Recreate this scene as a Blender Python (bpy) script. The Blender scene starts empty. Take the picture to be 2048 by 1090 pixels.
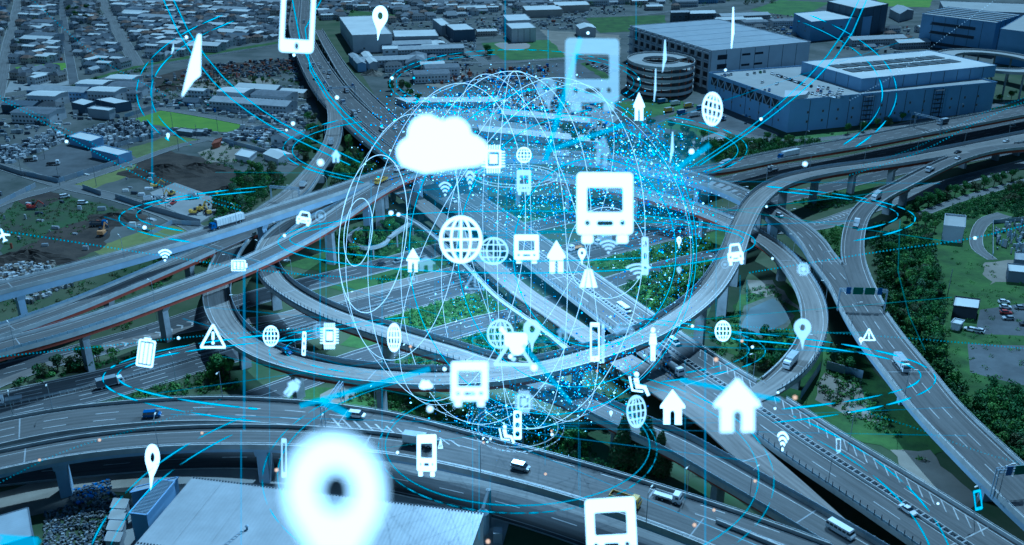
import bpy, bmesh, math, random
import numpy as np
from mathutils import Vector, Matrix, noise
random.seed(7)
RNG = np.random.default_rng(11)
scn = bpy.context.scene
COL = scn.collection
# ---------------------------------------------------------------- camera
CAMH = 150.0; FPX = 1865.0; TH = math.radians(23)
cam = bpy.data.cameras.new('camera'); camo = bpy.data.objects.new('camera', cam); COL.objects.link(camo)
camo.location = (0, 0, CAMH); camo.rotation_euler = (math.pi/2-TH, 0, 0)
cam.sensor_width = 36; cam.lens = FPX/2048*36; cam.clip_start = 1; cam.clip_end = 9000
cam.dof.use_dof = True; cam.dof.focus_distance = 400; cam.dof.aperture_fstop = cam.lens/1000/0.31
scn.camera = camo
# ---------------------------------------------------------------- sky, sun, exposure
SUNDIR = Vector((2.5, 6.0, 10.0)).normalized()           # towards the sun
w = bpy.data.worlds.new('World'); scn.world = w; w.use_nodes = True
nt = w.node_tree; bg = nt.nodes['Background']
sky = nt.nodes.new('ShaderNodeTexSky'); sky.sky_type = 'NISHITA'; sky.sun_disc = False
sky.sun_elevation = math.asin(SUNDIR.z); sky.sun_rotation = math.atan2(SUNDIR.x, SUNDIR.y)
nt.links.new(sky.outputs[0], bg.inputs[0]); bg.inputs[1].default_value = 0.05
sl = bpy.data.lights.new('sun', 'SUN'); sl.energy = 5.0; sl.angle = math.radians(.5); sl.color = (1, .96, .9)
so = bpy.data.objects.new('sun', sl); COL.objects.link(so); so.rotation_euler = SUNDIR.to_track_quat('Z', 'Y').to_euler()
vs = scn.view_settings
vs.view_transform = 'Standard'; vs.look = 'None'; vs.gamma = 1; vs.use_curve_mapping = False; vs.exposure = -0.92
vs.use_white_balance = True; vs.white_balance_temperature = 3750; vs.white_balance_tint = -14
scn.cycles.max_bounces = 5; scn.cycles.diffuse_bounces = 1; scn.cycles.transparent_max_bounces = 40
scn.cycles.glossy_bounces = 2; scn.cycles.transmission_bounces = 2; scn.cycles.volume_bounces = 0

# ---------------------------------------------------------------- pixel -> place
CT, ST = math.cos(TH), math.sin(TH)
def P(px, py, z=0.0):
    dx = (px-1024)/FPX; dy = (py-545)/FPX
    fy = CT-dy*ST; fz = -ST-dy*CT; t = (z-CAMH)/fz
    return Vector((dx*t, fy*t, z))
def D(px, py, d):
    dx = (px-1024)/FPX; dy = (py-545)/FPX
    return Vector((dx*d, (CT-dy*ST)*d, CAMH+(-ST-dy*CT)*d))
def proj(v):
    y, z = v[1], v[2]-CAMH; dep = y*CT-z*ST; up = y*ST+z*CT
    return 1024+FPX*v[0]/dep, 545-FPX*up/dep

# ---------------------------------------------------------------- materials
M = {}
def nodes(name):
    m = bpy.data.materials.new(name); m.use_nodes = True; M[name] = m
    return m, m.node_tree, m.node_tree.nodes['Principled BSDF']
def mat(name, col, rough=.8, var=.25, scale=.3, metal=0, bump=0, col2=None, detail=6, spec=.3, coord='Object'):
    m, t, b = nodes(name); N = t.nodes; L = t.links
    b.inputs['Roughness'].default_value = rough; b.inputs['Metallic'].default_value = metal
    b.inputs['Specular IOR Level'].default_value = spec
    tc = N.new('ShaderNodeTexCoord'); nz = N.new('ShaderNodeTexNoise')
    nz.inputs['Scale'].default_value = scale; nz.inputs['Detail'].default_value = detail; nz.inputs['Roughness'].default_value = .65
    L.new(tc.outputs[coord], nz.inputs['Vector'])
    mr = N.new('ShaderNodeMapRange'); mr.inputs[1].default_value = .3; mr.inputs[2].default_value = .7
    L.new(nz.outputs[0], mr.inputs[0])
    mx = N.new('ShaderNodeMix'); mx.data_type = 'RGBA'
    c2 = col2 if col2 else tuple(c*(1-var) for c in col)
    c1 = col if col2 else tuple(min(1, c*(1+var*.6)) for c in col)
    mx.inputs[6].default_value = (*c2, 1); mx.inputs[7].default_value = (*c1, 1)
    L.new(mr.outputs[0], mx.inputs[0]); L.new(mx.outputs[2], b.inputs['Base Color'])
    if bump:
        n2 = N.new('ShaderNodeTexNoise'); n2.inputs['Scale'].default_value = scale*7; n2.inputs['Detail'].default_value = 4
        L.new(tc.outputs[coord], n2.inputs['Vector'])
        bp = N.new('ShaderNodeBump'); bp.inputs['Strength'].default_value = bump; bp.inputs['Distance'].default_value = .3
        L.new(n2.outputs[0], bp.inputs['Height']); L.new(bp.outputs[0], b.inputs['Normal'])
    return m
def asphalt(name, col, lane=3.5, off=0.0):
    """road surface: u = metres across, v = metres along; worn wheel tracks, patches and grain"""
    m, t, b = nodes(name); N = t.nodes; L = t.links
    b.inputs['Roughness'].default_value = .82; b.inputs['Specular IOR Level'].default_value = .3
    uv = N.new('ShaderNodeUVMap'); sp = N.new('ShaderNodeSeparateXYZ'); L.new(uv.outputs[0], sp.inputs[0])
    def math_(op, a, bb):
        n = N.new('ShaderNodeMath'); n.operation = op
        for i, q in ((0, a), (1, bb)):
            if isinstance(q, (int, float)): n.inputs[i].default_value = q
            else: L.new(q, n.inputs[i])
        return n.outputs[0]
    s = math_('SINE', math_('MULTIPLY', math_('ADD', sp.outputs[0], off), 2*math.pi/(lane/2)), 0)
    def noise(sx, sy, sc, de=5):
        mp = N.new('ShaderNodeMapping'); mp.inputs['Scale'].default_value = (sx, sy, 1); L.new(uv.outputs[0], mp.inputs[0])
        n = N.new('ShaderNodeTexNoise'); n.inputs['Scale'].default_value = sc; n.inputs['Detail'].default_value = de
        n.inputs['Roughness'].default_value = .7
        L.new(mp.outputs[0], n.inputs['Vector']); return n.outputs[0]
    streak = noise(1, .015, 1.3); patch = noise(.15, .03, 1); grain = noise(1, 1, 2.2, 3)
    f = math_('ADD', math_('MULTIPLY', s, .06), math_('MULTIPLY', math_('SUBTRACT', streak, .5), 1.5))
    f = math_('ADD', f, math_('MULTIPLY', math_('SUBTRACT', patch, .5), 1.2))
    f = math_('ADD', f, math_('MULTIPLY', math_('SUBTRACT', grain, .5), .35))
    f = math_('ADD', f, 1.0)
    vm = N.new('ShaderNodeVectorMath'); vm.operation = 'SCALE'; vm.inputs[0].default_value = col
    L.new(f, vm.inputs['Scale']); L.new(vm.outputs[0], b.inputs['Base Color'])
    return m
def ribbed(name, col, period=.6, axis=0, rough=.45):
    """profiled sheet roof: fine ribs along one local axis"""
    m = mat(name, col, rough, .18, .12, spec=.5); t = m.node_tree; N = t.nodes; L = t.links; b = N['Principled BSDF']
    uv = N.new('ShaderNodeUVMap'); wv = N.new('ShaderNodeTexWave'); wv.bands_direction = 'XY'[axis]
    wv.inputs['Scale'].default_value = .314/period
    L.new(uv.outputs[0], wv.inputs['Vector']); bp = N.new('ShaderNodeBump'); bp.inputs['Strength'].default_value = .3
    bp.inputs['Distance'].default_value = .04; L.new(wv.outputs[0], bp.inputs['Height']); L.new(bp.outputs[0], b.inputs['Normal'])
    return m
def glow(name, col, strength, alpha=1.0):
    m = bpy.data.materials.new(name); m.use_nodes = True; M[name] = m; t = m.node_tree; N = t.nodes; L = t.links
    N.remove(N['Principled BSDF']); e = N.new('ShaderNodeEmission'); e.inputs[0].default_value = (*col, 1)
    e.inputs[1].default_value = strength; out = N['Material Output']
    if alpha < 1:
        tr = N.new('ShaderNodeBsdfTransparent'); mx = N.new('ShaderNodeMixShader'); mx.inputs[0].default_value = alpha
        L.new(tr.outputs[0], mx.inputs[1]); L.new(e.outputs[0], mx.inputs[2]); L.new(mx.outputs[0], out.inputs[0])
    else: L.new(e.outputs[0], out.inputs[0])
    m.cycles.emission_sampling = 'NONE'
    return m
asphalt('road_asphalt', (.075, .077, .08)); asphalt('viaduct_asphalt', (.115, .112, .108)); asphalt('ramp_asphalt', (.20, .19, .175)); asphalt('brown_asphalt', (.19, .175, .16))
asphalt('pale_asphalt', (.16, .16, .155))
mat('concrete', (.34, .35, .36), .85, .3, .25, bump=.1); mat('pale_concrete', (.47, .47, .45), .85, .25, .2)
mat('dark_concrete', (.2, .21, .22), .85, .35, .2)
mat('steel_grey', (.34, .4, .48), .6, .2, .1); mat('girder_red', (.27, .07, .045), .6, .3, .1)
mat('girder_blue', (.42, .50, .62), .6, .25, .08)
mat('white_paint', (.46, .46, .45), .7, .4, .5); mat('worn_paint', (.42, .42, .41), .8, .5, .8)
mat('orange_paint', (.5, .3, .12), .8, .3, .6)
mat('galvanised', (.34, .37, .4), .45, .15, .4, metal=.4); mat('dark_steel', (.07, .08, .1), .6, .2, .5)
mat('noise_panel', (.3, .36, .42), .35, .2, .15, spec=.5)
mat('black_rubber', (.02, .02, .02), .9, .1); mat('glass_dark', (.02, .03, .045), .12, .1, 1, spec=.8)
mat('car_white', (.78, .78, .78), .3, .04, spec=.6); mat('car_silver', (.42, .44, .46), .3, .05, metal=.4, spec=.6)
mat('car_black', (.03, .03, .035), .25, .1, spec=.6); mat('car_blue', (.03, .09, .28), .3, .1, spec=.6)
mat('car_red', (.35, .05, .04), .3, .1, spec=.6); mat('car_yellow', (.62, .42, .06), .4, .1, spec=.5)
mat('car_green', (.12, .25, .1), .4, .1); mat('box_white', (.7, .7, .68), .5, .12, .6); mat('box_orange', (.55, .3, .12), .6, .15)
mat('headlight', (.8, .8, .75), .2, .02); mat('tail_light', (.4, .03, .02), .3, .02)
mat('ground_mix', (.11, .12, .07), .95, .3, .03, col2=(.035, .065, .02), detail=10, bump=.3)
mat('yard_gravel', (.17, .17, .16), .95, .3, .035, detail=12, bump=.2, col2=(.05, .06, .05)); mat('yard_asphalt', (.12, .125, .13), .9, .45, .06, detail=9)
mat('yard_concrete', (.33, .33, .32), .9, .25, .05, detail=8); mat('dirt_brown', (.085, .07, .055), 1, .5, .1, bump=.8, detail=12, col2=(.03, .027, .024))
mat('dirt_pale', (.27, .245, .2), 1, .3, .06, bump=.3, detail=9); mat('infield_dirt', (.36, .32, .28), 1, .1, .05)
mat('grass_bright', (.20, .31, .03), .95, .15, .08, bump=.3, detail=12, col2=(.13, .22, .03)); mat('grass_mid', (.10, .17, .035), .95, .45, .09, bump=.6, detail=14, col2=(.035, .06, .02))
mat('grass_dull', (.15, .18, .06), .95, .3, .12, bump=.4, detail=8); mat('grass_olive', (.2, .22, .07), .95, .25, .1, detail=8)
mat('grass_park', (.13, .22, .05), .95, .3, .06, detail=14, bump=.4, col2=(.06, .11, .035)); mat('grass_dark', (.06, .11, .035), .95, .5, .05, bump=.5, detail=12, col2=(.06, .06, .045))
m_ = mat('pond_water', (.2, .24, .25), .12, .15, .05, spec=.9); mat('bank_stone', (.14, .15, .12), .9, .3, .3)
ribbed('roof_sheet', (.37, .38, .39), .9); ribbed('roof_sheet_pale', (.55, .56, .56), .8); ribbed('roof_sheet_grey', (.36, .39, .42), .8)
mat('roof_white', (.66, .66, .63), .7, .12, .05); mat('roof_deck', (.42, .42, .4), .9, .15, .05)
mat('wall_white', (.6, .61, .62), .75, .12, .08); mat('wall_grey', (.4, .42, .45), .8, .15, .08); mat('wall_blue', (.30, .41, .62), .7, .15, .05)
mat('wall_navy', (.09, .12, .17), .7, .15, .05); mat('wall_cream', (.5, .46, .4), .8, .12, .08); mat('wall_dark', (.14, .16, .19), .8, .2, .08)
mat('panel_dark', (.045, .055, .06), .35, .2, .3, spec=.6); mat('opening_shade', (.03, .035, .045), .9, .2); mat('sign_green', (.02, .12, .07), .5, .1)  # opening colour: shade behind open bays and shed sides painted in
mat('tile_grey', (.16, .17, .19), .7, .3, .3); mat('tile_dark', (.075, .08, .09), .7, .3, .3); mat('tile_blue', (.12, .14, .17), .6, .25, .3)
mat('tile_pale', (.38, .39, .4), .7, .2, .3); mat('tile_brown', (.17, .12, .09), .8, .3, .3); mat('rust', (.22, .08, .045), .9, .4, .5)
mat('tarp_blue', (.04, .13, .42), .6, .3, .6); mat('scrap_white', (.55, .56, .57), .7, .3, .8); mat('teal_paint', (.05, .3, .3), .6, .3, .6)
for n_, c_ in (('leaf_mid', (.10, .20, .04)), ('leaf_dark', (.06, .125, .035)), ('leaf_light', (.16, .28, .05)), ('leaf_olive', (.115, .13, .055)), ('leaf_grey', (.12, .18, .10))):
    mat(n_, c_, .75, .45, .9, spec=.25)
mat('bark', (.08, .06, .045), .95, .3, 1)

# ---------------------------------------------------------------- mesh builder and tags
class MB:
    def __init__(s): s.v = []; s.f = []; s.m = []; s.uv = None
    def quad(s, a, b, c, d, m=0):
        n = len(s.v); s.v += [tuple(a), tuple(b), tuple(c), tuple(d)]; s.f.append((n, n+1, n+2, n+3)); s.m.append(m)
    def tri(s, a, b, c, m=0):
        n = len(s.v); s.v += [tuple(a), tuple(b), tuple(c)]; s.f.append((n, n+1, n+2)); s.m.append(m)
    def prism(s, poly, z0, z1, m=0, top=None, taper=1.0):
        n = len(s.v); k = len(poly)
        cx = sum(p[0] for p in poly)/k; cy = sum(p[1] for p in poly)/k
        s.v += [(p[0], p[1], z0) for p in poly]+[(cx+(p[0]-cx)*taper, cy+(p[1]-cy)*taper, z1) for p in poly]
        for i in range(k):
            j = (i+1) % k; s.f.append((n+i, n+j, n+k+j, n+k+i)); s.m.append(m)
        s.f.append(tuple(n+k+i for i in range(k))); s.m.append(m if top is None else top)
        s.f.append(tuple(n+k-1-i for i in range(k))); s.m.append(m)
    def box(s, c, sz, rz=0, m=0, top=None, taper=1.0):
        hx, hy = sz[0]/2, sz[1]/2; ca, sa = math.cos(rz), math.sin(rz)
        poly = [(c[0]+x*ca-y*sa, c[1]+x*sa+y*ca) for x, y in ((-hx, -hy), (hx, -hy), (hx, hy), (-hx, hy))]
        s.prism(poly, c[2], c[2]+sz[2], m, top, taper)
    def tube(s, a, b, r, n=6, m=0, r2=None):
        a = Vector(a); b = Vector(b); d = (b-a)
        if d.length < 1e-6: return
        d.normalize(); u = d.orthogonal().normalized(); w_ = d.cross(u); k = len(s.v); r2 = r if r2 is None else r2
        for p, rr in ((a, r), (b, r2)):
            for i in range(n):
                t = 2*math.pi*i/n; s.v.append(tuple(p+u*math.cos(t)*rr+w_*math.sin(t)*rr))
        for i in range(n):
            j = (i+1) % n; s.f.append((k+i, k+j, k+n+j, k+n+i)); s.m.append(m)
        s.f.append(tuple(k+n+i for i in range(n))); s.m.append(m); s.f.append(tuple(k+n-1-i for i in range(n))); s.m.append(m)
    def beam(s, a, b, wd, ht, m=0):
        a = Vector(a); b = Vector(b); d = (b-a); L_ = d.length
        if L_ < 1e-6: return
        d.normalize(); u = d.cross(Vector((0, 0, 1)))
        u = Vector((1, 0, 0)) if u.length < 1e-3 else u.normalized()
        n_ = u.cross(d)*ht/2; u = u*wd/2; k = len(s.v)
        for p in (a, b): s.v += [tuple(p-u-n_), tuple(p+u-n_), tuple(p+u+n_), tuple(p-u+n_)]
        for q in ((0, 1, 5, 4), (1, 2, 6, 5), (2, 3, 7, 6), (3, 0, 4, 7), (3, 2, 1, 0), (4, 5, 6, 7)):
            s.f.append(tuple(k+i for i in q)); s.m.append(m)
    def build(s, name, mats, parent=None, kind=None, uvs=None, smooth=False):
        me = bpy.data.meshes.new(name); me.from_pydata(s.v, [], s.f)
        if isinstance(mats, str): mats = [mats]
        for q in mats: me.materials.append(M[q])
        if len(mats) > 1: me.polygons.foreach_set('material_index', s.m)
        if uvs is not None:
            ul = me.uv_layers.new(name='UVMap'); li = np.zeros(len(me.loops), dtype=np.int32); me.loops.foreach_get('vertex_index', li)
            ul.data.foreach_set('uv', np.asarray(uvs, dtype=np.float32)[li].ravel())
        if smooth: me.polygons.foreach_set('use_smooth', [True]*len(me.polygons))
        me.update()
        return link(name, me, parent, kind)
def link(name, me, parent=None, kind=None):
    o = bpy.data.objects.new(name, me); COL.objects.link(o)
    if parent: o.parent = parent
    if kind: o['kind'] = kind
    return o
def tag(o, label=None, cat=None, group=None, kind=None):
    if label: o['label'] = label
    if cat: o['category'] = cat
    if group: o['group'] = group
    if kind: o['kind'] = kind
    return o
def empty(name, loc, label, cat, group=None, rz=0):
    o = bpy.data.objects.new(name, None); COL.objects.link(o); o.location = loc; o.rotation_euler = (0, 0, rz)
    o.empty_display_size = .1
    return tag(o, label, cat, group)
def kids(o): return [c for c in o.children]
def copy_tree(o, parent=None):
    c = o.copy(); COL.objects.link(c); c.parent = parent
    for ch in kids(o): copy_tree(ch, c)
    return c
def flat(name, poly, z, m, kind='structure', px=True, uvs=False, rag=0):
    pts = [P(*p) for p in poly] if px else [Vector((p[0], p[1], 0)) for p in poly]
    if rag: # uneven natural edge
        out = []
        for i in range(len(pts)):
            a, c = pts[i], pts[(i+1) % len(pts)]; L_ = (c-a).length; n = max(1, int(L_/3.5)); nv = Vector((-(c-a).y, (c-a).x, 0)).normalized()
            for k in range(n):
                q = a+(c-a)*k/n; out.append(q+nv*(noise.noise(Vector((q.x*.13, q.y*.13, z*50)))*rag*2+noise.noise(Vector((q.x*.5, q.y*.5, 3)))*rag) if k else q)
        pts = out
    me = bpy.data.meshes.new(name); bm = bmesh.new()
    vs_ = [bm.verts.new((p[0], p[1], z)) for p in pts]; f = bm.faces.new(vs_)
    f.normal_update()
    if f.normal.z < 0: f.normal_flip()
    bmesh.ops.triangulate(bm, faces=[f]); bm.to_mesh(me); bm.free(); me.materials.append(M[m])
    return link(name, me, None, kind)
def inpoly(x, y, poly):
    c = False; j = len(poly)-1
    for i in range(len(poly)):
        xi, yi = poly[i][0], poly[i][1]; xj, yj = poly[j][0], poly[j][1]
        if (yi > y) != (yj > y) and x < (xj-xi)*(y-yi)/(yj-yi)+xi: c = not c
        j = i
    return c
# ================================================================ ground
g = MB(); g.quad((-4000, -300, 0), (4000, -300, 0), (4000, 6000, 0), (-4000, 6000, 0)); g.build('ground', 'ground_mix', None, 'structure')
# ================================================================ roads
ROADS = {}
def smooth_path(pts, step=4.0):
    """centripetal Catmull-Rom through (x, y, z, width) points, resampled evenly"""
    p = [np.array(q, float) for q in pts]; p = [2*p[0]-p[1]]+p+[2*p[-1]-p[-2]]; out = []
    for i in range(1, len(p)-2):
        p0, p1, p2, p3 = p[i-1:i+3]
        t0 = 0; t1 = t0+max(.01, np.linalg.norm((p1-p0)[:2]))**.5; t2 = t1+max(.01, np.linalg.norm((p2-p1)[:2]))**.5; t3 = t2+max(.01, np.linalg.norm((p3-p2)[:2]))**.5
        n = max(3, int(np.linalg.norm((p2-p1)[:2])/1.5))
        for k in range(n):
            t = t1+(t2-t1)*k/n
            a1 = (t1-t)/(t1-t0)*p0+(t-t0)/(t1-t0)*p1; a2 = (t2-t)/(t2-t1)*p1+(t-t1)/(t2-t1)*p2; a3 = (t3-t)/(t3-t2)*p2+(t-t2)/(t3-t2)*p3
            b1 = (t2-t)/(t2-t0)*a1+(t-t0)/(t2-t0)*a2; b2 = (t3-t)/(t3-t1)*a2+(t-t1)/(t3-t1)*a3
            out.append((t2-t)/(t2-t1)*b1+(t-t1)/(t2-t1)*b2)
    out.append(p[-2]); out = np.array(out)
    for _ in range(3): out[1:-1] = (out[:-2]+2*out[1:-1]+out[2:])/4
    d = np.r_[0, np.cumsum(np.linalg.norm(np.diff(out[:, :2], axis=0), axis=1))]
    n = max(2, int(d[-1]/step)); s = np.linspace(0, d[-1], n+1)
    return np.stack([np.interp(s, d, out[:, i]) for i in range(4)], 1), s
class Road:
    def __init__(s, name, pts, bias, world=False, step=4.0):
        q = pts if world else [(*P(a, b, z), w_) for a, b, z, w_ in pts]
        q = [(a, b, z, w_) for a, b, z, w_ in q]
        s.p, s.s = smooth_path(q, step); s.p[:, 2] += bias
        t = np.gradient(s.p[:, :2], axis=0); t /= np.linalg.norm(t, axis=1)[:, None]
        s.t = t; s.n = np.stack([-t[:, 1], t[:, 0]], 1); s.name = name; ROADS[name] = s
    def at(s, i, off, dz=0):
        i = min(max(i, 0), len(s.s)-1.001); k = int(i); f = i-k
        p = s.p[k]*(1-f)+s.p[k+1]*f; n = s.n[k]*(1-f)+s.n[k+1]*f
        return Vector((p[0]+n[0]*off, p[1]+n[1]*off, p[2]+dz))
    def idx(s, dist): return float(np.interp(dist, s.s, np.arange(len(s.s))))
    def head(s, i):
        k = int(min(max(i, 0), len(s.s)-1)); return math.atan2(s.t[k, 1], s.t[k, 0])
    def near(s, px, py):
        """index and lateral offset of a pixel seen on the road surface"""
        best = None
        for k in range(len(s.p)):
            q = P(px, py, s.p[k, 2]); d = math.hypot(q.x-s.p[k, 0], q.y-s.p[k, 1])
            if best is None or d < best[0]: best = (d, k, q)
        d, k, q = best; off = (q.x-s.p[k, 0])*s.n[k, 0]+(q.y-s.p[k, 1])*s.n[k, 1]
        al = (q.x-s.p[k, 0])*s.t[k, 0]+(q.y-s.p[k, 1])*s.t[k, 1]
        return k+al/max(.1, s.s[1]), off
# (pixel x, pixel y, height of the surface, width)
ND = 21.5
Road('main', [(604, -40, 9, 21), (600, 20, 9, 21), (598, 55, 9, 21), (611, 95, 9, 22), (640, 150, 9, 24), (674, 197, 9, 25), (740, 260, 9, 25), (813, 317, 9, 24), (890, 378, 9, 21), (990, 445, 9, 20), (1100, 525, 8.5, 20), (1250, 635, 8, 20), (1380, 729, 8, 21), (1522, 821, 8, 21.5), (1627, 893, 8, 22), (1766, 982, 8, 22), (1900, 1070, 8, 22), (2060, 1175, 8, 22)], 0)
Road('east_lane', [(637, 60, 9, 8), (660, 100, 9, 9), (700, 160, 9, 10.5), (738, 200, 9, 11), (790, 250, 9, 11), (850, 305, 9, 10), (900, 345, 9, 9), (960, 395, 9, 8)], .03)
Road('brown', [(760, 350, 8.6, 9), (810, 385, 8.6, 9), (856, 417, 8.6, 8.5), (950, 500, 8.4, 8.5), (1043, 582, 8.2, 8.5), (1117, 632, 8, 8.5), (1195, 687, 8, 8.5), (1270, 735, 8, 10), (1348, 785, 8, 11.5), (1430, 840, 8, 11), (1500, 905, 8, 10), (1590, 975, 8, 7), (1700, 1062, 8, 4), (1760, 1105, 8, 3)], .02)
Road('ramp', [(960, 735, 9, 8), (1060, 767, 9, 9), (1155, 801, 9.5, 9.5), (1260, 850, 10, 10), (1360, 895, 10, 10.4), (1417, 927, 10, 10.4), (1550, 1003, 10, 10.4), (1679, 1079, 10, 10.4), (1820, 1165, 10, 10.4)], .05)
Road('loop', [(652, 180, 9, 9), (664, 205, 9, 9), (670, 245, 9.5, 9), (662, 290, 10, 9.5), (630, 340, 10.5, 9.5), (590, 388, 10.5, 12.5), (545, 420, 10.5, 13), (500, 455, 10, 11), (462, 500, 9.5, 10), (437, 560, 9, 10), (437, 612, 9.5, 10), (467, 663, 10, 10), (530, 705, 11.5, 10), (620, 733, 13, 10), (730, 750, 14, 10), (850, 758, 15, 10), (990, 752, 16, 10), (1120, 728, 17, 10), (1230, 695, 18, 9.5), (1330, 650, 19, 9.5), (1410, 590, 20, 9.2), (1458, 520, 20.5, 9), (1483, 455, 20.5, 9), (1515, 400, 20, 9.5), (1565, 366, 18, 9.5), (1650, 344, 15, 9.5), (1785, 325, 12, 10), (1902, 304, 11, 12), (2048, 275, 10, 13), (2150, 255, 10, 13)], .10)
Road('inner', [(700, 388, 17, 8), (650, 415, 15, 8), (600, 438, 14, 8.5), (555, 470, 13, 9), (532, 515, 12.5, 9), (550, 560, 12.5, 9.5), (600, 598, 13, 9.5), (680, 636, 14, 10), (800, 675, 15, 10), (900, 705, 15.5, 10), (985, 730, 16, 9), (1060, 735, 16.5, 7)], .07)
Road('high', [(-120, 610, 19, 8.5), (0, 578, 19, 8.5), (150, 539, 19.5, 8.5), (300, 498, 20, 8.5), (440, 457, 20.5, 8.5), (560, 419, 21, 8.5), (670, 383, 21.5, 8.8), (770, 349, 22, 10), (850, 326, 22, 15), (930, 313, 21.5, 17), (1017, 307, 21, 15), (1115, 311, 20, 13.5), (1193, 317, 19, 13), (1280, 332, 18, 12), (1358, 348, 17, 11), (1456, 378, 14, 10.5), (1530, 415, 12.5, 10.5), (1592, 455, 11.5, 10.5), (1622, 482, 11, 10.5), (1647, 520, 10.5, 11), (1690, 570, 10, 13), (1718, 612, 10, 15), (1759, 674, 10, 15.3), (1815, 745, 10, 15), (1871, 815, 10, 14.5), (1950, 895, 10, 14.5), (2060, 1000, 10, 14.5), (2150, 1080, 10, 14.5)], .13)
Road('red_left', [(-120, 735, 16, 10.5), (0, 698, 16, 10.5), (110, 668, 16, 10.5), (209, 637, 16, 10.5), (349, 586, 16.3, 10.5), (488, 533, 16.8, 10.5), (593, 482, 17.5, 10.5), (662, 442, 18.5, 10.5), (720, 402, 19.5, 10.5), (780, 367, 20.5, 10), (840, 342, 21.3, 8)], .17)
Road('low_left', [(-120, 700, 10, 8), (0, 666, 10, 8), (139, 618, 10, 8), (279, 560, 10, 8), (360, 525, 10.2, 8), (440, 490, 10.8, 8), (540, 447, 11.5, 8), (640, 405, 12.5, 8), (740, 372, 13, 8), (830, 350, 13, 8)], .20)
Road('d2', [(860, 348, 19, 7), (940, 342, 17.5, 8), (1017, 347, 16.5, 8.5), (1154, 363, 15, 8.5), (1300, 393, 13, 8.5), (1378, 414, 12, 8.5), (1465, 449, 11, 8.5), (1540, 492, 10, 8.8), (1590, 542, 9.5, 9), (1622, 600, 9, 9), (1628, 655, 9, 9), (1612, 702, 8.7, 9), (1580, 743, 8.4, 9), (1540, 775, 8.2, 8), (1500, 798, 8.1, 6)], .23)
Road('e1', [(1380, 345, 15.5, 8), (1440, 337, 12, 11), (1560, 312, 10, 14), (1700, 288, 9.5, 16), (1850, 259, 9.5, 17), (2048, 222, 9.5, 17), (2150, 202, 9.5, 17)], .16)
Road('r4', [(2060, 291, 10.2, 10), (1990, 298, 10.5, 9.5), (1921, 316, 10.8, 9), (1859, 343, 11, 9), (1804, 372, 11, 9), (1755, 398, 11, 9), (1722, 430, 11, 9), (1707, 470, 10.8, 9), (1706, 520, 10.5, 9), (1722, 570, 10.2, 9), (1742, 612, 10, 9)], .26)
Road('v1', [(-150, 905, 12, 15), (0, 868, 12, 14), (130, 843, 12, 13.5), (300, 826, 12, 13), (420, 822, 12, 13), (520, 825, 12, 13), (650, 836, 12, 13), (780, 853, 12, 11), (880, 873, 12, 8.5), (1000, 903, 12, 7.2), (1150, 943, 12, 7), (1340, 1001, 12, 7), (1500, 1055, 12, 7), (1650, 1110, 12, 7)], .06)
Road('v2', [(-150, 960, 13, 10), (0, 925, 13, 10), (150, 896, 13, 10), (300, 880, 13, 10), (480, 874, 13, 10), (650, 880, 13, 10), (800, 895, 13, 10), (900, 913, 13, 10), (1030, 943, 13, 10), (1150, 976, 13, 10), (1280, 1018, 13, 10), (1400, 1062, 13, 10), (1550, 1125, 13, 10)], .06)
Road('footbridge', [(778, 475, 7, 2.2), (800, 460, 7, 2.2), (822, 446, 7, 2.2)], .0, step=2)
Road('footbridge_long', [(797, 428, 7, 2.1), (832, 446, 7, 2.1), (880, 483, 7, 2.1), (944, 545, 7, 2.1), (992, 594, 7, 2.1), (1051, 637, 7, 2.1), (1090, 664, 7, 2.1), (1135, 700, 6, 2.6)], .03, step=3)
Road('footbridge_loop', [(778, 476, 6.6, 1.8), (768, 489, 6, 1.8), (738, 497, 5, 1.8), (708, 489, 4, 1.8), (700, 471, 3.2, 1.8), (722, 456, 2.4, 1.8)], .02, step=2)
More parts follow.
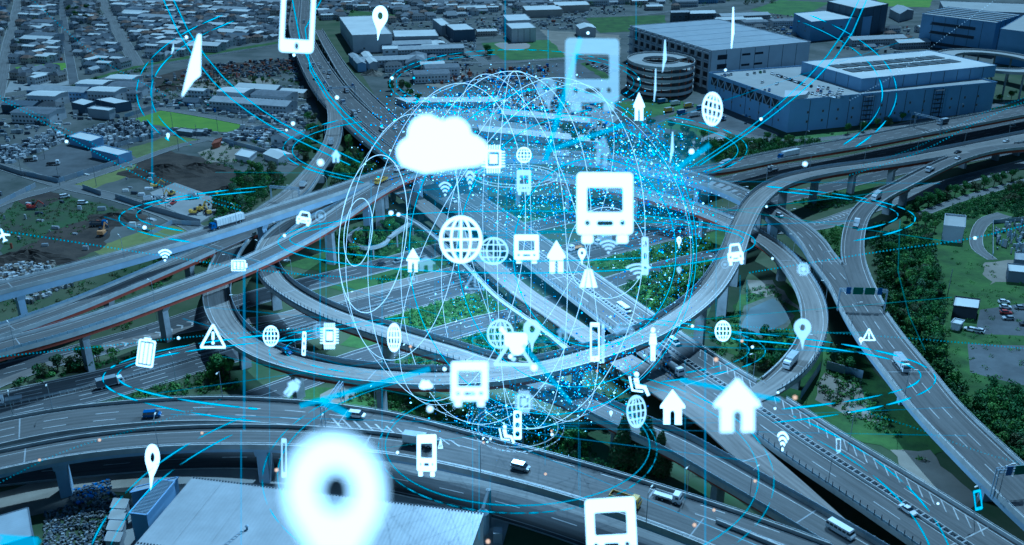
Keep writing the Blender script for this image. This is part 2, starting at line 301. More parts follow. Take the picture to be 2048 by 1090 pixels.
GR = [('g2', [(-120, 840, 0, 21), (0, 815, 0, 21), (209, 769, 0, 21), (383, 720, 0, 21), (573, 665, 0, 21), (715, 624, 0, 21), (910, 571, 0, 21), (1050, 533, 0, 21), (1176, 501, 0, 21), (1293, 472, 0, 21), (1400, 447, 0, 21), (1480, 428, 0, 21)], .05, 'road_asphalt'),
 ('g2a', [(1440, 432, 0, 11), (1560, 400, 0, 11), (1667, 374, 0, 11), (1814, 339, 0, 11), (1950, 315, 0, 11), (2060, 295, 0, 11)], .08, 'road_asphalt'),
 ('g2b', [(1420, 450, 0, 9), (1520, 462, 0, 9), (1634, 452, 0, 10), (1730, 420, 0, 10), (1860, 378, 0, 10), (2060, 325, 0, 10)], .11, 'pale_asphalt'),
 ('g1', [(-120, 775, 0, 12), (0, 745, 0, 12), (150, 708, 0, 13), (296, 667, 0, 13), (390, 636, 0, 13), (495, 600, 0, 13), (650, 560, 0, 13), (760, 532, 0, 13), (900, 494, 0, 13), (1000, 468, 0, 12), (1100, 446, 0, 12), (1300, 400, 0, 12), (1475, 358, 0, 13), (1575, 337, 0, 14), (1700, 322, 0, 17), (1800, 304, 0, 21), (1882, 288, 0, 22), (1980, 264, 0, 22), (2080, 240, 0, 22)], .05, 'road_asphalt'),
 ('frontage', [(-80, 800, 0, 5), (60, 745, 0, 5), (190, 700, 0, 5), (400, 655, 0, 5), (560, 634, 0, 5), (690, 595, 0, 5.5), (885, 546, 0, 5.5), (960, 525, 0, 5)], .08, 'brown_asphalt'),
 ('g3', [(500, 800, 0, 10), (600, 765, 0, 11), (700, 725, 0, 12), (850, 680, 0, 12), (945, 652, 0, 12), (1040, 628, 0, 11), (1150, 590, 0, 10), (1300, 540, 0, 9), (1400, 515, 0, 8), (1500, 492, 0, 8)], .05, 'road_asphalt'),
 ('v3', [(-60, 960, 0, 9), (120, 940, 0, 9), (380, 918, 0, 10), (560, 918, 0, 11), (774, 955, 0, 12), (950, 993, 0, 13), (1100, 1035, 0, 13), (1230, 1080, 0, 13), (1350, 1130, 0, 13)], .05, 'road_asphalt'),
 ('verge_road', [(560, 898, 0, 5), (700, 915, 0, 5), (850, 945, 0, 5), (1000, 972, 0, 5), (1200, 1030, 0, 6), (1400, 1100, 0, 6)], .09, 'pale_asphalt'),
 ('s1', [(-10, 215, 0, 9), (3, 160, 0, 9), (15, 90, 0, 9), (28, 40, 0, 9), (40, -20, 0, 9)], .05, 'pale_asphalt'),
 ('s2', [(148, 168, 0, 7), (138, 110, 0, 7), (130, 60, 0, 7), (122, -20, 0, 7)], .05, 'yard_asphalt'),
 ('s3', [(275, 132, 0, 11), (240, 70, 0, 11), (215, 25, 0, 11), (196, -20, 0, 11)], .05, 'pale_asphalt'),
 ('s4', [(-40, 318, 0, 8), (30, 342, 0, 8), (130, 372, 0, 8), (240, 398, 0, 8), (330, 428, 0, 8), (400, 462, 0, 8)], .05, 'pale_asphalt'),
 ('s5', [(-40, 424, 0, 7), (30, 398, 0, 7), (118, 374, 0, 7), (240, 334, 0, 6), (360, 292, 0, 6), (430, 276, 0, 6)], .08, 'pale_asphalt'),
 ('s6', [(235, 209, 0, 7), (330, 219, 0, 7), (470, 243, 0, 7), (530, 256, 0, 7)], .05, 'pale_asphalt'),
 ('s7', [(300, 259, 0, 6), (345, 267, 0, 6), (430, 281, 0, 6), (520, 300, 0, 6), (600, 330, 0, 6)], .11, 'pale_asphalt'),
 ('s8', [(0, 200, 0, 7), (170, 168, 0, 7), (280, 138, 0, 7), (420, 112, 0, 6), (590, 84, 0, 6)], .08, 'yard_asphalt'),
 ('s9', [(878, 72, 0, 9), (905, 90, 0, 9), (950, 112, 0, 8), (975, 130, 0, 8)], .05, 'pale_asphalt'),
 ('s10', [(850, 121, 0, 8), (980, 126, 0, 8), (1130, 117, 0, 8), (1240, 112, 0, 8)], .08, 'pale_asphalt'),
 ('s11', [(700, 52, 0, 6), (850, 44, 0, 6), (1010, 33, 0, 6), (1250, 32, 0, 6), (1420, 12, 0, 6)], .05, 'pale_asphalt'),
 ('s12', [(1010, 20, 0, 7), (990, 0, 0, 7), (975, -20, 0, 7)], .08, 'pale_asphalt'),
 ('s13', [(800, 10, 0, 6), (860, 30, 0, 6), (910, 44, 0, 6)], .08, 'pale_asphalt'),
 ('park_road', [(1840, 430, 0, 4.5), (1920, 400, 0, 4.5), (2060, 360, 0, 4.5)], .05, 'pale_asphalt'),
 ('field_path', [(2010, 430, 0, 7), (1975, 440, 0, 6), (1955, 465, 0, 5), (1957, 500, 0, 5), (1985, 520, 0, 4)], .05, 'pale_asphalt'),
 ('side_street', [(1340, 235, 0, 7), (1450, 262, 0, 7), (1560, 282, 0, 7), (1700, 272, 0, 6), (1850, 240, 0, 6), (2060, 198, 0, 6)], .08, 'pale_asphalt')]
for n_, p_, b_, m_ in GR: Road(n_, p_, b_+.1)
def strip(r, o0, o1, dz, name, m, parent, i0=0, i1=None, skip=None, kind=None):
    """flat sheet between two offsets along a road"""
    i1 = len(r.p)-1 if i1 is None else i1; b = MB(); uv = []; prev = False
    for k in range(i0, i1+1):
        a0 = o0(k) if callable(o0) else o0; a1 = o1(k) if callable(o1) else o1
        b.v += [tuple(r.at(k, a0, dz)), tuple(r.at(k, a1, dz))]; uv += [(a0, r.s[k]), (a1, r.s[k])]
        if k > i0 and not (skip and skip(k)):
            n = len(b.v)-4; b.f.append((n+1, n, n+2, n+3)); b.m.append(0)
    if not b.f: return None
    cuts = [0]+[q for q in range(1, len(b.f)) if b.f[q][1] != b.f[q-1][1]+2]+[len(b.f)]; out = None
    for a_, c_ in zip(cuts, cuts[1:]):
        fs = b.f[a_:c_]; lo = min(min(f) for f in fs); hi = max(max(f) for f in fs); g_ = MB(); g_.v = b.v[lo:hi+1]; g_.f = [tuple(i-lo for i in f) for f in fs]; g_.m = [0]*len(fs); out = g_.build(name, m, parent, kind, uvs=uv[lo:hi+1])
    return out
def sweep(r, prof, name, m, parent, skip=None, kind=None, side=None, closed=True):
    """sweep a cross-section (offset, dz) list along a road; profile offsets may be functions of k"""
    b = MB(); n = len(prof)
    for k in range(len(r.p)):
        for o, dz in prof: b.v.append(tuple(r.at(k, o(k) if callable(o) else o, dz(k) if callable(dz) else dz)))
    for k in range(1, len(r.p)):
        if skip and (skip(k) or skip(k-1)): continue
        a = (k-1)*n; c = k*n
        for i in range(n if closed else n-1):
            j = (i+1) % n; b.f.append((a+i, a+j, c+j, c+i)); b.m.append(0)
    if not b.f: return None
    out = None; npf = n if closed else n-1    # one mesh for each unbroken run
    cuts = [0]+[q for q in range(npf, len(b.f), npf) if b.f[q][0] != b.f[q-npf][0]+n]+[len(b.f)]
    for a_, c_ in zip(cuts, cuts[1:]):
        fs = b.f[a_:c_]; lo = min(min(f) for f in fs); hi = max(max(f) for f in fs); g_ = MB(); g_.v = b.v[lo:hi+1]; g_.f = [tuple(i-lo for i in f) for f in fs]; g_.m = [0]*len(fs); out = g_.build(name, m, parent, kind)
    return out
def covered(pt, skipname, dzmax=1.6, pad=0.0, names=None):
    """is the point inside the surface of another road at about the same height"""
    for nm, r in ROADS.items():
        if nm == skipname or (names and nm not in names): continue
        d = (r.p[:, 0]-pt[0])**2+(r.p[:, 1]-pt[1])**2; k = int(d.argmin())
        if abs(r.p[k, 2]-pt[2]) > dzmax: continue
        off = abs((pt[0]-r.p[k, 0])*r.n[k, 0]+(pt[1]-r.p[k, 1])*r.n[k, 1]); al = abs((pt[0]-r.p[k, 0])*r.t[k, 0]+(pt[1]-r.p[k, 1])*r.t[k, 1])
        if off < r.p[k, 3]/2-pad and al < r.s[1]: return True
    return False
def dashes(r, off, root, name='lane_marking', ln=6, gap=8, wd=.28, m='white_paint', i0=0, i1=None):
    i1 = len(r.p)-1 if i1 is None else i1; s = r.s[i0]+2
    while s < r.s[i1]-ln:
        b = MB()
        q = [r.idx(s), r.idx(s+ln/2), r.idx(s+ln)]
        for a, c in ((0, 1), (1, 2)):
            fo = off if not callable(off) else None
            oa = off(q[a]) if callable(off) else off; oc = off(q[c]) if callable(off) else off
            b.quad(r.at(q[a], oa-wd/2, .03), r.at(q[a], oa+wd/2, .03), r.at(q[c], oc+wd/2, .03), r.at(q[c], oc-wd/2, .03))
        s += ln+gap; c_ = proj(r.at(q[1], 0))
        if -20 < c_[0] < 2068 and -10 < c_[1] < 1100: b.v = b.v[:4]+[b.v[6], b.v[7]]; b.f = [(3, 2, 1, 0), (5, 4, 2, 3)]; b.m = [0, 0]; b.build(name, m, root)
def line(r, off, root, wd=.22, m='white_paint', i0=0, i1=None, skip=None, name='edge_line'):
    f = (lambda k: off(k)) if callable(off) else (lambda k: off)
    return strip(r, lambda k: f(k)-wd/2, lambda k: f(k)+wd/2, .028, name, m, root, i0, i1, skip)
def hatch(nm, a, c, o0, o1, gap, slant, wd, m='white_paint', name='hatching_bar', chev=False):
    r = ROADS[nm]; ia, _ = r.near(*a); ic, _ = r.near(*c); s0, s1 = sorted((np.interp(ia, range(len(r.s)), r.s), np.interp(ic, range(len(r.s)), r.s)))
    s = s0
    while s < s1:
        b = MB(); f = (s-s0)/(s1-s0); p0 = o0[0]*(1-f)+o0[1]*f; p1 = o1[0]*(1-f)+o1[1]*f
        if chev:
            mid = (p0+p1)/2
            for e in (p0, p1):
                b.quad(r.at(r.idx(s), e, .034), r.at(r.idx(s+wd), e, .034), r.at(r.idx(s+slant+wd), mid, .034), r.at(r.idx(s+slant), mid, .034))
        else: b.quad(r.at(r.idx(s), p0, .034), r.at(r.idx(s+wd), p0, .034), r.at(r.idx(s+slant+wd), p1, .034), r.at(r.idx(s+slant), p1, .034))
        s += gap
        if chev: b.v = b.v[:4]+[b.v[4], b.v[5]]; b.f = [(0, 1, 2, 3), (4, 5, 2, 3)]; b.m = [0, 0]
        b.build(name, m, r.root)
def viaduct(nm, label, girder='steel_grey', surf='viaduct_asphalt', gd=2.2, left='wall', right='wall', pier=34, dash=True, inset=1.6, pierw=2.4, edge=True, cat='viaduct', shoulder=1.0, name='viaduct', pieroff=0, thin=False):
    r = ROADS[nm]; L_ = len(r.p); hw = lambda k: r.p[min(max(int(k), 0), L_-1), 3]/2
    root = empty(name, tuple(r.at(L_//2, 0)), label, cat, 'elevated roads of the interchange' if cat == 'viaduct' else None); r.root = root
    off = -Vector(root.location)
    cov = {sg: [covered(r.at(k, sg*(hw(k)-.1)), nm) for k in range(L_)] for sg in (-1, 1)}
    top = strip(r, lambda k: -hw(k), lambda k: hw(k), 0, 'deck', surf, root)
    sweep(r, [(lambda k: -hw(k), -.02), (lambda k: hw(k), -.02), (lambda k: hw(k), -.45), (lambda k: -hw(k), -.45)], 'slab', 'concrete', root)
    gw = lambda k: max(.4, hw(k)-inset)
    sweep(r, [(lambda k: -gw(k), -.452), (lambda k: gw(k), -.452), (lambda k: gw(k)*.94, -.45-gd), (lambda k: -gw(k)*.94, -.45-gd)], 'girder', girder, root)
    for sg, kind in ((1, left), (-1, right)):
        sk = lambda k, sg=sg: cov[sg][min(k, L_-1)]
        ph = .55 if thin else .95; th = .12 if thin else .32
        if kind:
            sweep(r, [(lambda k: sg*(hw(k)+.003), ph), (lambda k: sg*(hw(k)-th), ph), (lambda k: sg*(hw(k)-th-.02), .005), (lambda k: sg*(hw(k)-th-.02), -.6), (lambda k: sg*(hw(k)+.003), -.6)], 'parapet', 'pale_concrete', root, sk)
        if kind == 'wall' and not thin: # low tube rail on posts
            b = MB(); c = MB()
            for k in range(L_-1):
                if cov[sg][k]: continue
                b.tube(r.at(k, sg*(hw(k)-.16), .95), r.at(k, sg*(hw(k)-.16), 1.35), .05, 4)
                c.beam(r.at(k, sg*(hw(k)-.16), 1.38), r.at(k+1, sg*(hw(k+1)-.16), 1.38), .09, .07)
            if b.f: b.build('rail_post', 'galvanised', root, 'stuff'); c.build('handrail', 'galvanised', root, 'stuff')
        if kind in ('fence', 'panel'): # noise panels between posts
            h = 2.6 if kind == 'fence' else 2.0; b = MB(); c = MB(); s = 0; 
            while s < r.s[-1]-2.2:
                i = r.idx(s); j = r.idx(s+2.2)
                if not cov[sg][int(i)]:
                    oi = sg*(hw(i)-.16); oj = sg*(hw(j)-.16)
                    b.beam(r.at(i, oi, .95), r.at(i, oi, h), .16, .22)
                    a0 = r.at(i, oi, .96); a1 = r.at(j, oj, .96); a2 = r.at(j, oj, h-.12 if kind == 'panel' else 1.55); a3 = r.at(i, oi, h-.12 if kind == 'panel' else 1.55)
                    nn = Vector((*r.n[int(i)], 0))*.04
                    c.quad(a0-nn, a1-nn, a2-nn, a3-nn); c.quad(a3+nn, a2+nn, a1+nn, a0+nn); c.quad(a3-nn, a2-nn, a2+nn, a3+nn)
                s += 2.2
            if b.f: b.build('fence_post', 'dark_steel' if kind == 'fence' else 'steel_grey', root, 'stuff'); c.build('noise_panel', 'noise_panel', root, 'stuff')
    if edge:
        for sg in (-1, 1): line(r, lambda k, sg=sg: sg*(hw(k)-shoulder), root, skip=lambda k, sg=sg: cov[sg][k] or covered(r.at(k, sg*(hw(k)-shoulder)), nm))
    if dash is True: dashes(r, 0, root)
    # piers, kept clear of the roads below
    if pier:
        s = pier*.5+pieroff
        while s < r.s[-1]-4:
            for ds in (0, 5, -5, 10, -10, 14, -14):
                i = r.idx(s+ds); c = r.at(i, 0); base = 0; ok = True
                for nm2, r2 in ROADS.items():
                    if nm2 == nm: continue
                    d = (r2.p[:, 0]-c.x)**2+(r2.p[:, 1]-c.y)**2; k = int(d.argmin())
                    if r2.p[k, 2] < c.z-1.8 and math.sqrt(d[k]) < r2.p[k, 3]/2+1.8: ok = False; break
                    if abs(r2.p[k, 2]-c.z) < 1.8 and nm2 < nm and math.sqrt(d[k]) < r2.p[k, 3]/2: ok = False; break
                if ok: break
            if ok and c.z-gd-.5 > 2:
                h = r.head(i); zt = c.z-.45-gd; b = MB()
                if thin: b.tube((c.x, c.y, 0), (c.x, c.y, zt), .4, 8)
                else:
                    b.box((c.x, c.y, 0), (pierw*.85, pierw*1.45, zt-1.1), h, taper=.94)
                    cw = gw(i)*2*.92; bb = []
                    t = Vector((math.cos(h), math.sin(h), 0)); n = Vector((-t.y, t.x, 0)); q = pierw*.5
                    for sg in (1, -1):
                        f = c+t*q*sg; f.z = 0
                        b.quad(*(lambda L_: L_ if sg > 0 else L_[::-1])([f+n*cw/2+Vector((0, 0, zt-.004)), f-n*cw/2+Vector((0, 0, zt-.004)), f-n*pierw*.7+Vector((0, 0, zt-1.9)), f+n*pierw*.7+Vector((0, 0, zt-1.9))]))
                    for sg in (1, -1):
                        e1 = c+n*sg*cw/2; e2 = c+n*sg*pierw*.7
                        b.quad(Vector((*(e1+t*q).xy, zt-.004)), Vector((*(e2+t*q).xy, zt-1.9)), Vector((*(e2-t*q).xy, zt-1.9)), Vector((*(e1-t*q).xy, zt-.004)))
                    e = c.copy(); b.quad(*[Vector((*(c+t*q*a+n*cw/2*d_).xy, zt-.004)) for a, d_ in ((-1, -1), (1, -1), (1, 1), (-1, 1))])
                b.build('pier', 'concrete' if girder != 'girder_blue' else 'girder_blue', root)
            s += pier
    # expansion joints
    s = 22
    while s < r.s[-1]-2 and not thin:
        i = r.idx(s); b = MB(); b.quad(r.at(i, -hw(i)+.4, .02), r.at(i, hw(i)-.4, .02), r.at(r.idx(s+.35), hw(i)-.4, .02), r.at(r.idx(s+.35), -hw(i)+.4, .02)); s += 88
        b.f = [tuple(reversed(f)) for f in b.f]; b.build('expansion_joint', 'concrete' if nm != 'main' else 'worn_paint', root)
    mi = Matrix.Translation(root.location).inverted()
    for c in root.children: c.matrix_parent_inverse = mi
    return root
def unparent_fix(root):
    mi = Matrix.Translation(root.location).inverted()
    for c in root.children: c.matrix_parent_inverse = mi
viaduct('main', 'wide grey expressway running diagonally under the curved ramps, with a ladder-like median', 'girder_blue', dash=False, left='wall', right='fence', inset=3, pier=32, pierw=3.2, edge=False)
viaduct('east_lane', 'separate carriageway along the east side of the far diagonal expressway', 'steel_grey', dash=True, right='wall')
viaduct('brown', 'unmarked brownish elevated strip between diagonal expressway and footbridge', 'girder_red', 'brown_asphalt', dash=False, edge=False, left=None, right=None, inset=1, gd=1.6, pierw=1.8)
viaduct('ramp', 'two lane ramp leaving lower right beside the brownish strip, dark red girder', 'girder_red', dash=False, right='panel', left='panel', shoulder=1.9)
viaduct('loop', 'long looping ramp with red girder sweeping under and over the whole interchange', 'girder_red', 'ramp_asphalt', dash=False, left='panel', right='wall', shoulder=1.8, pier=30)
viaduct('inner', 'inner curved ramp with post fences that joins the loop in the centre', 'girder_red', 'ramp_asphalt', dash=False, left='panel', right='fence', shoulder=2.0, pier=30)
viaduct('high', 'highest blue-grey viaduct crossing at left then curving down to the lower right', 'girder_blue', dash=False, left='wall', right='wall', gd=3.0, pier=48, pierw=2.8, inset=1.0, shoulder=1.3)
viaduct('red_left', 'viaduct with red girder entering at left below the highest one', 'girder_red', dash=False, left='wall', right='panel', pier=42, pierw=2.6, shoulder=1.6, pieroff=6)
viaduct('low_left', 'low red-girdered ramp in shade beneath the highest viaduct at left', 'girder_red', dash=False, left='panel', right='wall', pier=38, shoulder=1.4)
viaduct('d2', 'curved ramp from centre that bends around the pond back to the expressway', 'girder_red', 'ramp_asphalt', dash=False, left='fence', right='wall', pier=30, shoulder=1.6)
viaduct('e1', 'elevated expressway with red girder running right past the logistics building', 'girder_red', dash=False, pier=34, left='wall', right='wall')
viaduct('r4', 'right-hand merging ramp carrying two trucks above the tree row', 'girder_red', dash=False, left='wall', right='wall', pier=32, shoulder=1.5)
viaduct('v1', 'upper of the two curved viaducts across the bottom with dashed lanes', 'steel_grey', dash=False, left='wall', right='wall', pier=38, shoulder=.9)
viaduct('v2', 'lower of the two curved viaducts across the bottom beside the warehouse', 'girder_blue', dash=False, left='wall', right='wall', pier=52, pierw=3.4, shoulder=2.2, pieroff=4)
viaduct('footbridge', 'short branch of the concrete footbridge at its bend', 'steel_grey', 'concrete', gd=.3, thin=True, inset=.2, pier=14, dash=False, edge=False, cat='footbridge', name='footbridge')
viaduct('footbridge_long', 'long narrow concrete footbridge running down past the globe symbols', 'steel_grey', 'concrete', gd=.4, thin=True, inset=.2, pier=24, dash=False, edge=False, cat='footbridge', name='footbridge')
viaduct('footbridge_loop', 'small curling footbridge ramp inside the left circle of the sphere', 'steel_grey', 'concrete', gd=.3, thin=True, inset=.2, pier=12, dash=False, edge=False, cat='footbridge', name='footbridge')
for n_, p_, b_, m_ in GR:
    r = ROADS[n_]; hw = lambda k: r.p[min(int(k), len(r.p)-1), 3]/2
    b = MB(); uv = []
    for k in range(len(r.p)):
        for o in (-hw(k), hw(k)): b.v.append(tuple(r.at(k, o))); uv.append((o, r.s[k]))
        if k: n = len(b.v)-4; b.f.append((n+1, n, n+2, n+3)); b.m.append(0)
    nmz = {'footpath': 'path'}.get(n_, 'path' if n_ in ('park_road', 'field_path') else 'road')
    r.root = b.build(nmz, m_, None, 'structure', uvs=uv)
    # kerbs are a real step on both sides
    c = MB()
    for sg in (-1, 1):
        for k in range(1, len(r.p)):
            p0 = r.at(k-1, sg*(hw(k-1)+.12), .03); p1 = r.at(k, sg*(hw(k)+.12), .03)
            if covered(p0, n_, .8) or covered(p1, n_, .8): continue
            c.beam(p0, p1, .24, .26)
    c.build('kerb', 'pale_concrete', r.root, 'stuff')
# markings on the expressways
R = ROADS['main']; root = R.root
hwm = lambda k: R.p[min(int(k), len(R.p)-1), 3]/2
for sg in (-1, 1):
    line(R, lambda k, sg=sg: sg*(hwm(k)-1.3), root, .24); line(R, lambda k, sg=sg: sg*1.5, root, .22)
    dashes(R, lambda k, sg=sg: sg*(hwm(k)-1.4+1.4)/2, root, ln=8, gap=12, wd=.25)
b = MB(); c = MB()
strip(R, -.95, .95, .045, 'median_strip', 'dark_steel', root)
for sg in (-1, 1): sweep(R, [(sg*.98, .75), (sg*.8, .75), (sg*.8, .05), (sg*.98, .05)], 'median_rail', 'pale_concrete', root)
s = 0
while s < R.s[-1]-1:
    i = R.idx(s); b.beam(R.at(i, -.8, .62), R.at(i, .8, .62), .35, .16); s += 1.9
b.build('median_crossbar', 'concrete', root, 'stuff')
hatch('main', (1400, 700), (1990, 1060), (6.2, 6.6), (9.4, 9.9), 3.4, -4.2, .5, m='worn_paint')
unparent_fix(root)
R = ROADS['g2']; root = R.root
for sg in (-1, 1):
    line(R, sg*1.2, root); line(R, sg*9.3, root); dashes(R, sg*3.9, root, ln=8, gap=10); dashes(R, sg*6.6, root, ln=8, gap=10)
b = MB(); s = 0
while s < R.s[-1]-1:
    i = R.idx(s)
    for sg in (-.45, .45): b.beam(R.at(i, sg, 0), R.at(i, sg, .8), .14, .14)
    b.beam(R.at(i, -.45, .72), R.at(i, .45, .72), .12, .1); s += 2.2
b.build('barrier_post', 'pale_concrete', root, 'stuff')
for sg in (-.45, .45): sweep(R, [(sg-.05, .85), (sg+.05, .85), (sg+.05, .55), (sg-.05, .55)], 'guard_rail', 'galvanised', root)
for nm, offs, eo in (('g1', (-2, 2), 5.6), ('g2a', (0,), 4.6), ('g2b', (0,), 4.2), ('g3', (0,), 4.4), ('v3', (0,), 5.2)):
    R = ROADS[nm]
    for o in offs: dashes(R, o, R.root, ln=7, gap=9)
    for sg in (-1, 1): line(R, sg*eo, R.root)
hatch('g1', (215, 690), (385, 640), (-1, -1), (-5, -5), 4, 1.2, .8, chev=True)
hatch('g2b', (1640, 455), (1760, 412), (1.2, 1.2), (4.2, 4.2), 3.2, 1.2, .9, chev=True)
for nm, offs in (('v1', (-1.9, 1.9)), ('e1', (-2.4, 2.4)), ('high', ())):
    R = ROADS[nm]
    for o in offs: dashes(R, o, R.root, ln=6, gap=7, wd=.3)
R = ROADS['high']; k0 = int(R.near(1530, 415)[0])
for o in (-2.0, 1.8): dashes(R, o, R.root, ln=6, gap=8, wd=.28, i0=k0)
k1 = int(R.near(850, 326)[0]); dashes(R, 0, R.root, ln=6, gap=8, i0=k1, i1=k0)
R = ROADS['v2']; line(R, -2.6, R.root, .16, name='edge_line')
hatch('v1', (660, 838), (900, 880), (0.3, -.6), (-5.0, -3.2), 3.2, 5.5, .75, chev=False)
hatch('loop', (600, 380), (515, 446), (-1.8, -1.2), (2.2, 1.4), 1.9, .5, .7)
hatch('e1', (1830, 262), (1960, 238), (-6, -6), (-3, -3), 3.2, 1.5, .9)
hatch('high', (1712, 560), (1730, 612), (2.8, .6), (4.6, .9), 3.0, .8, .7, chev=True)
for nm in ('v1', 'e1', 'high', 'v2', 'loop', 'main'): unparent_fix(ROADS[nm].root)
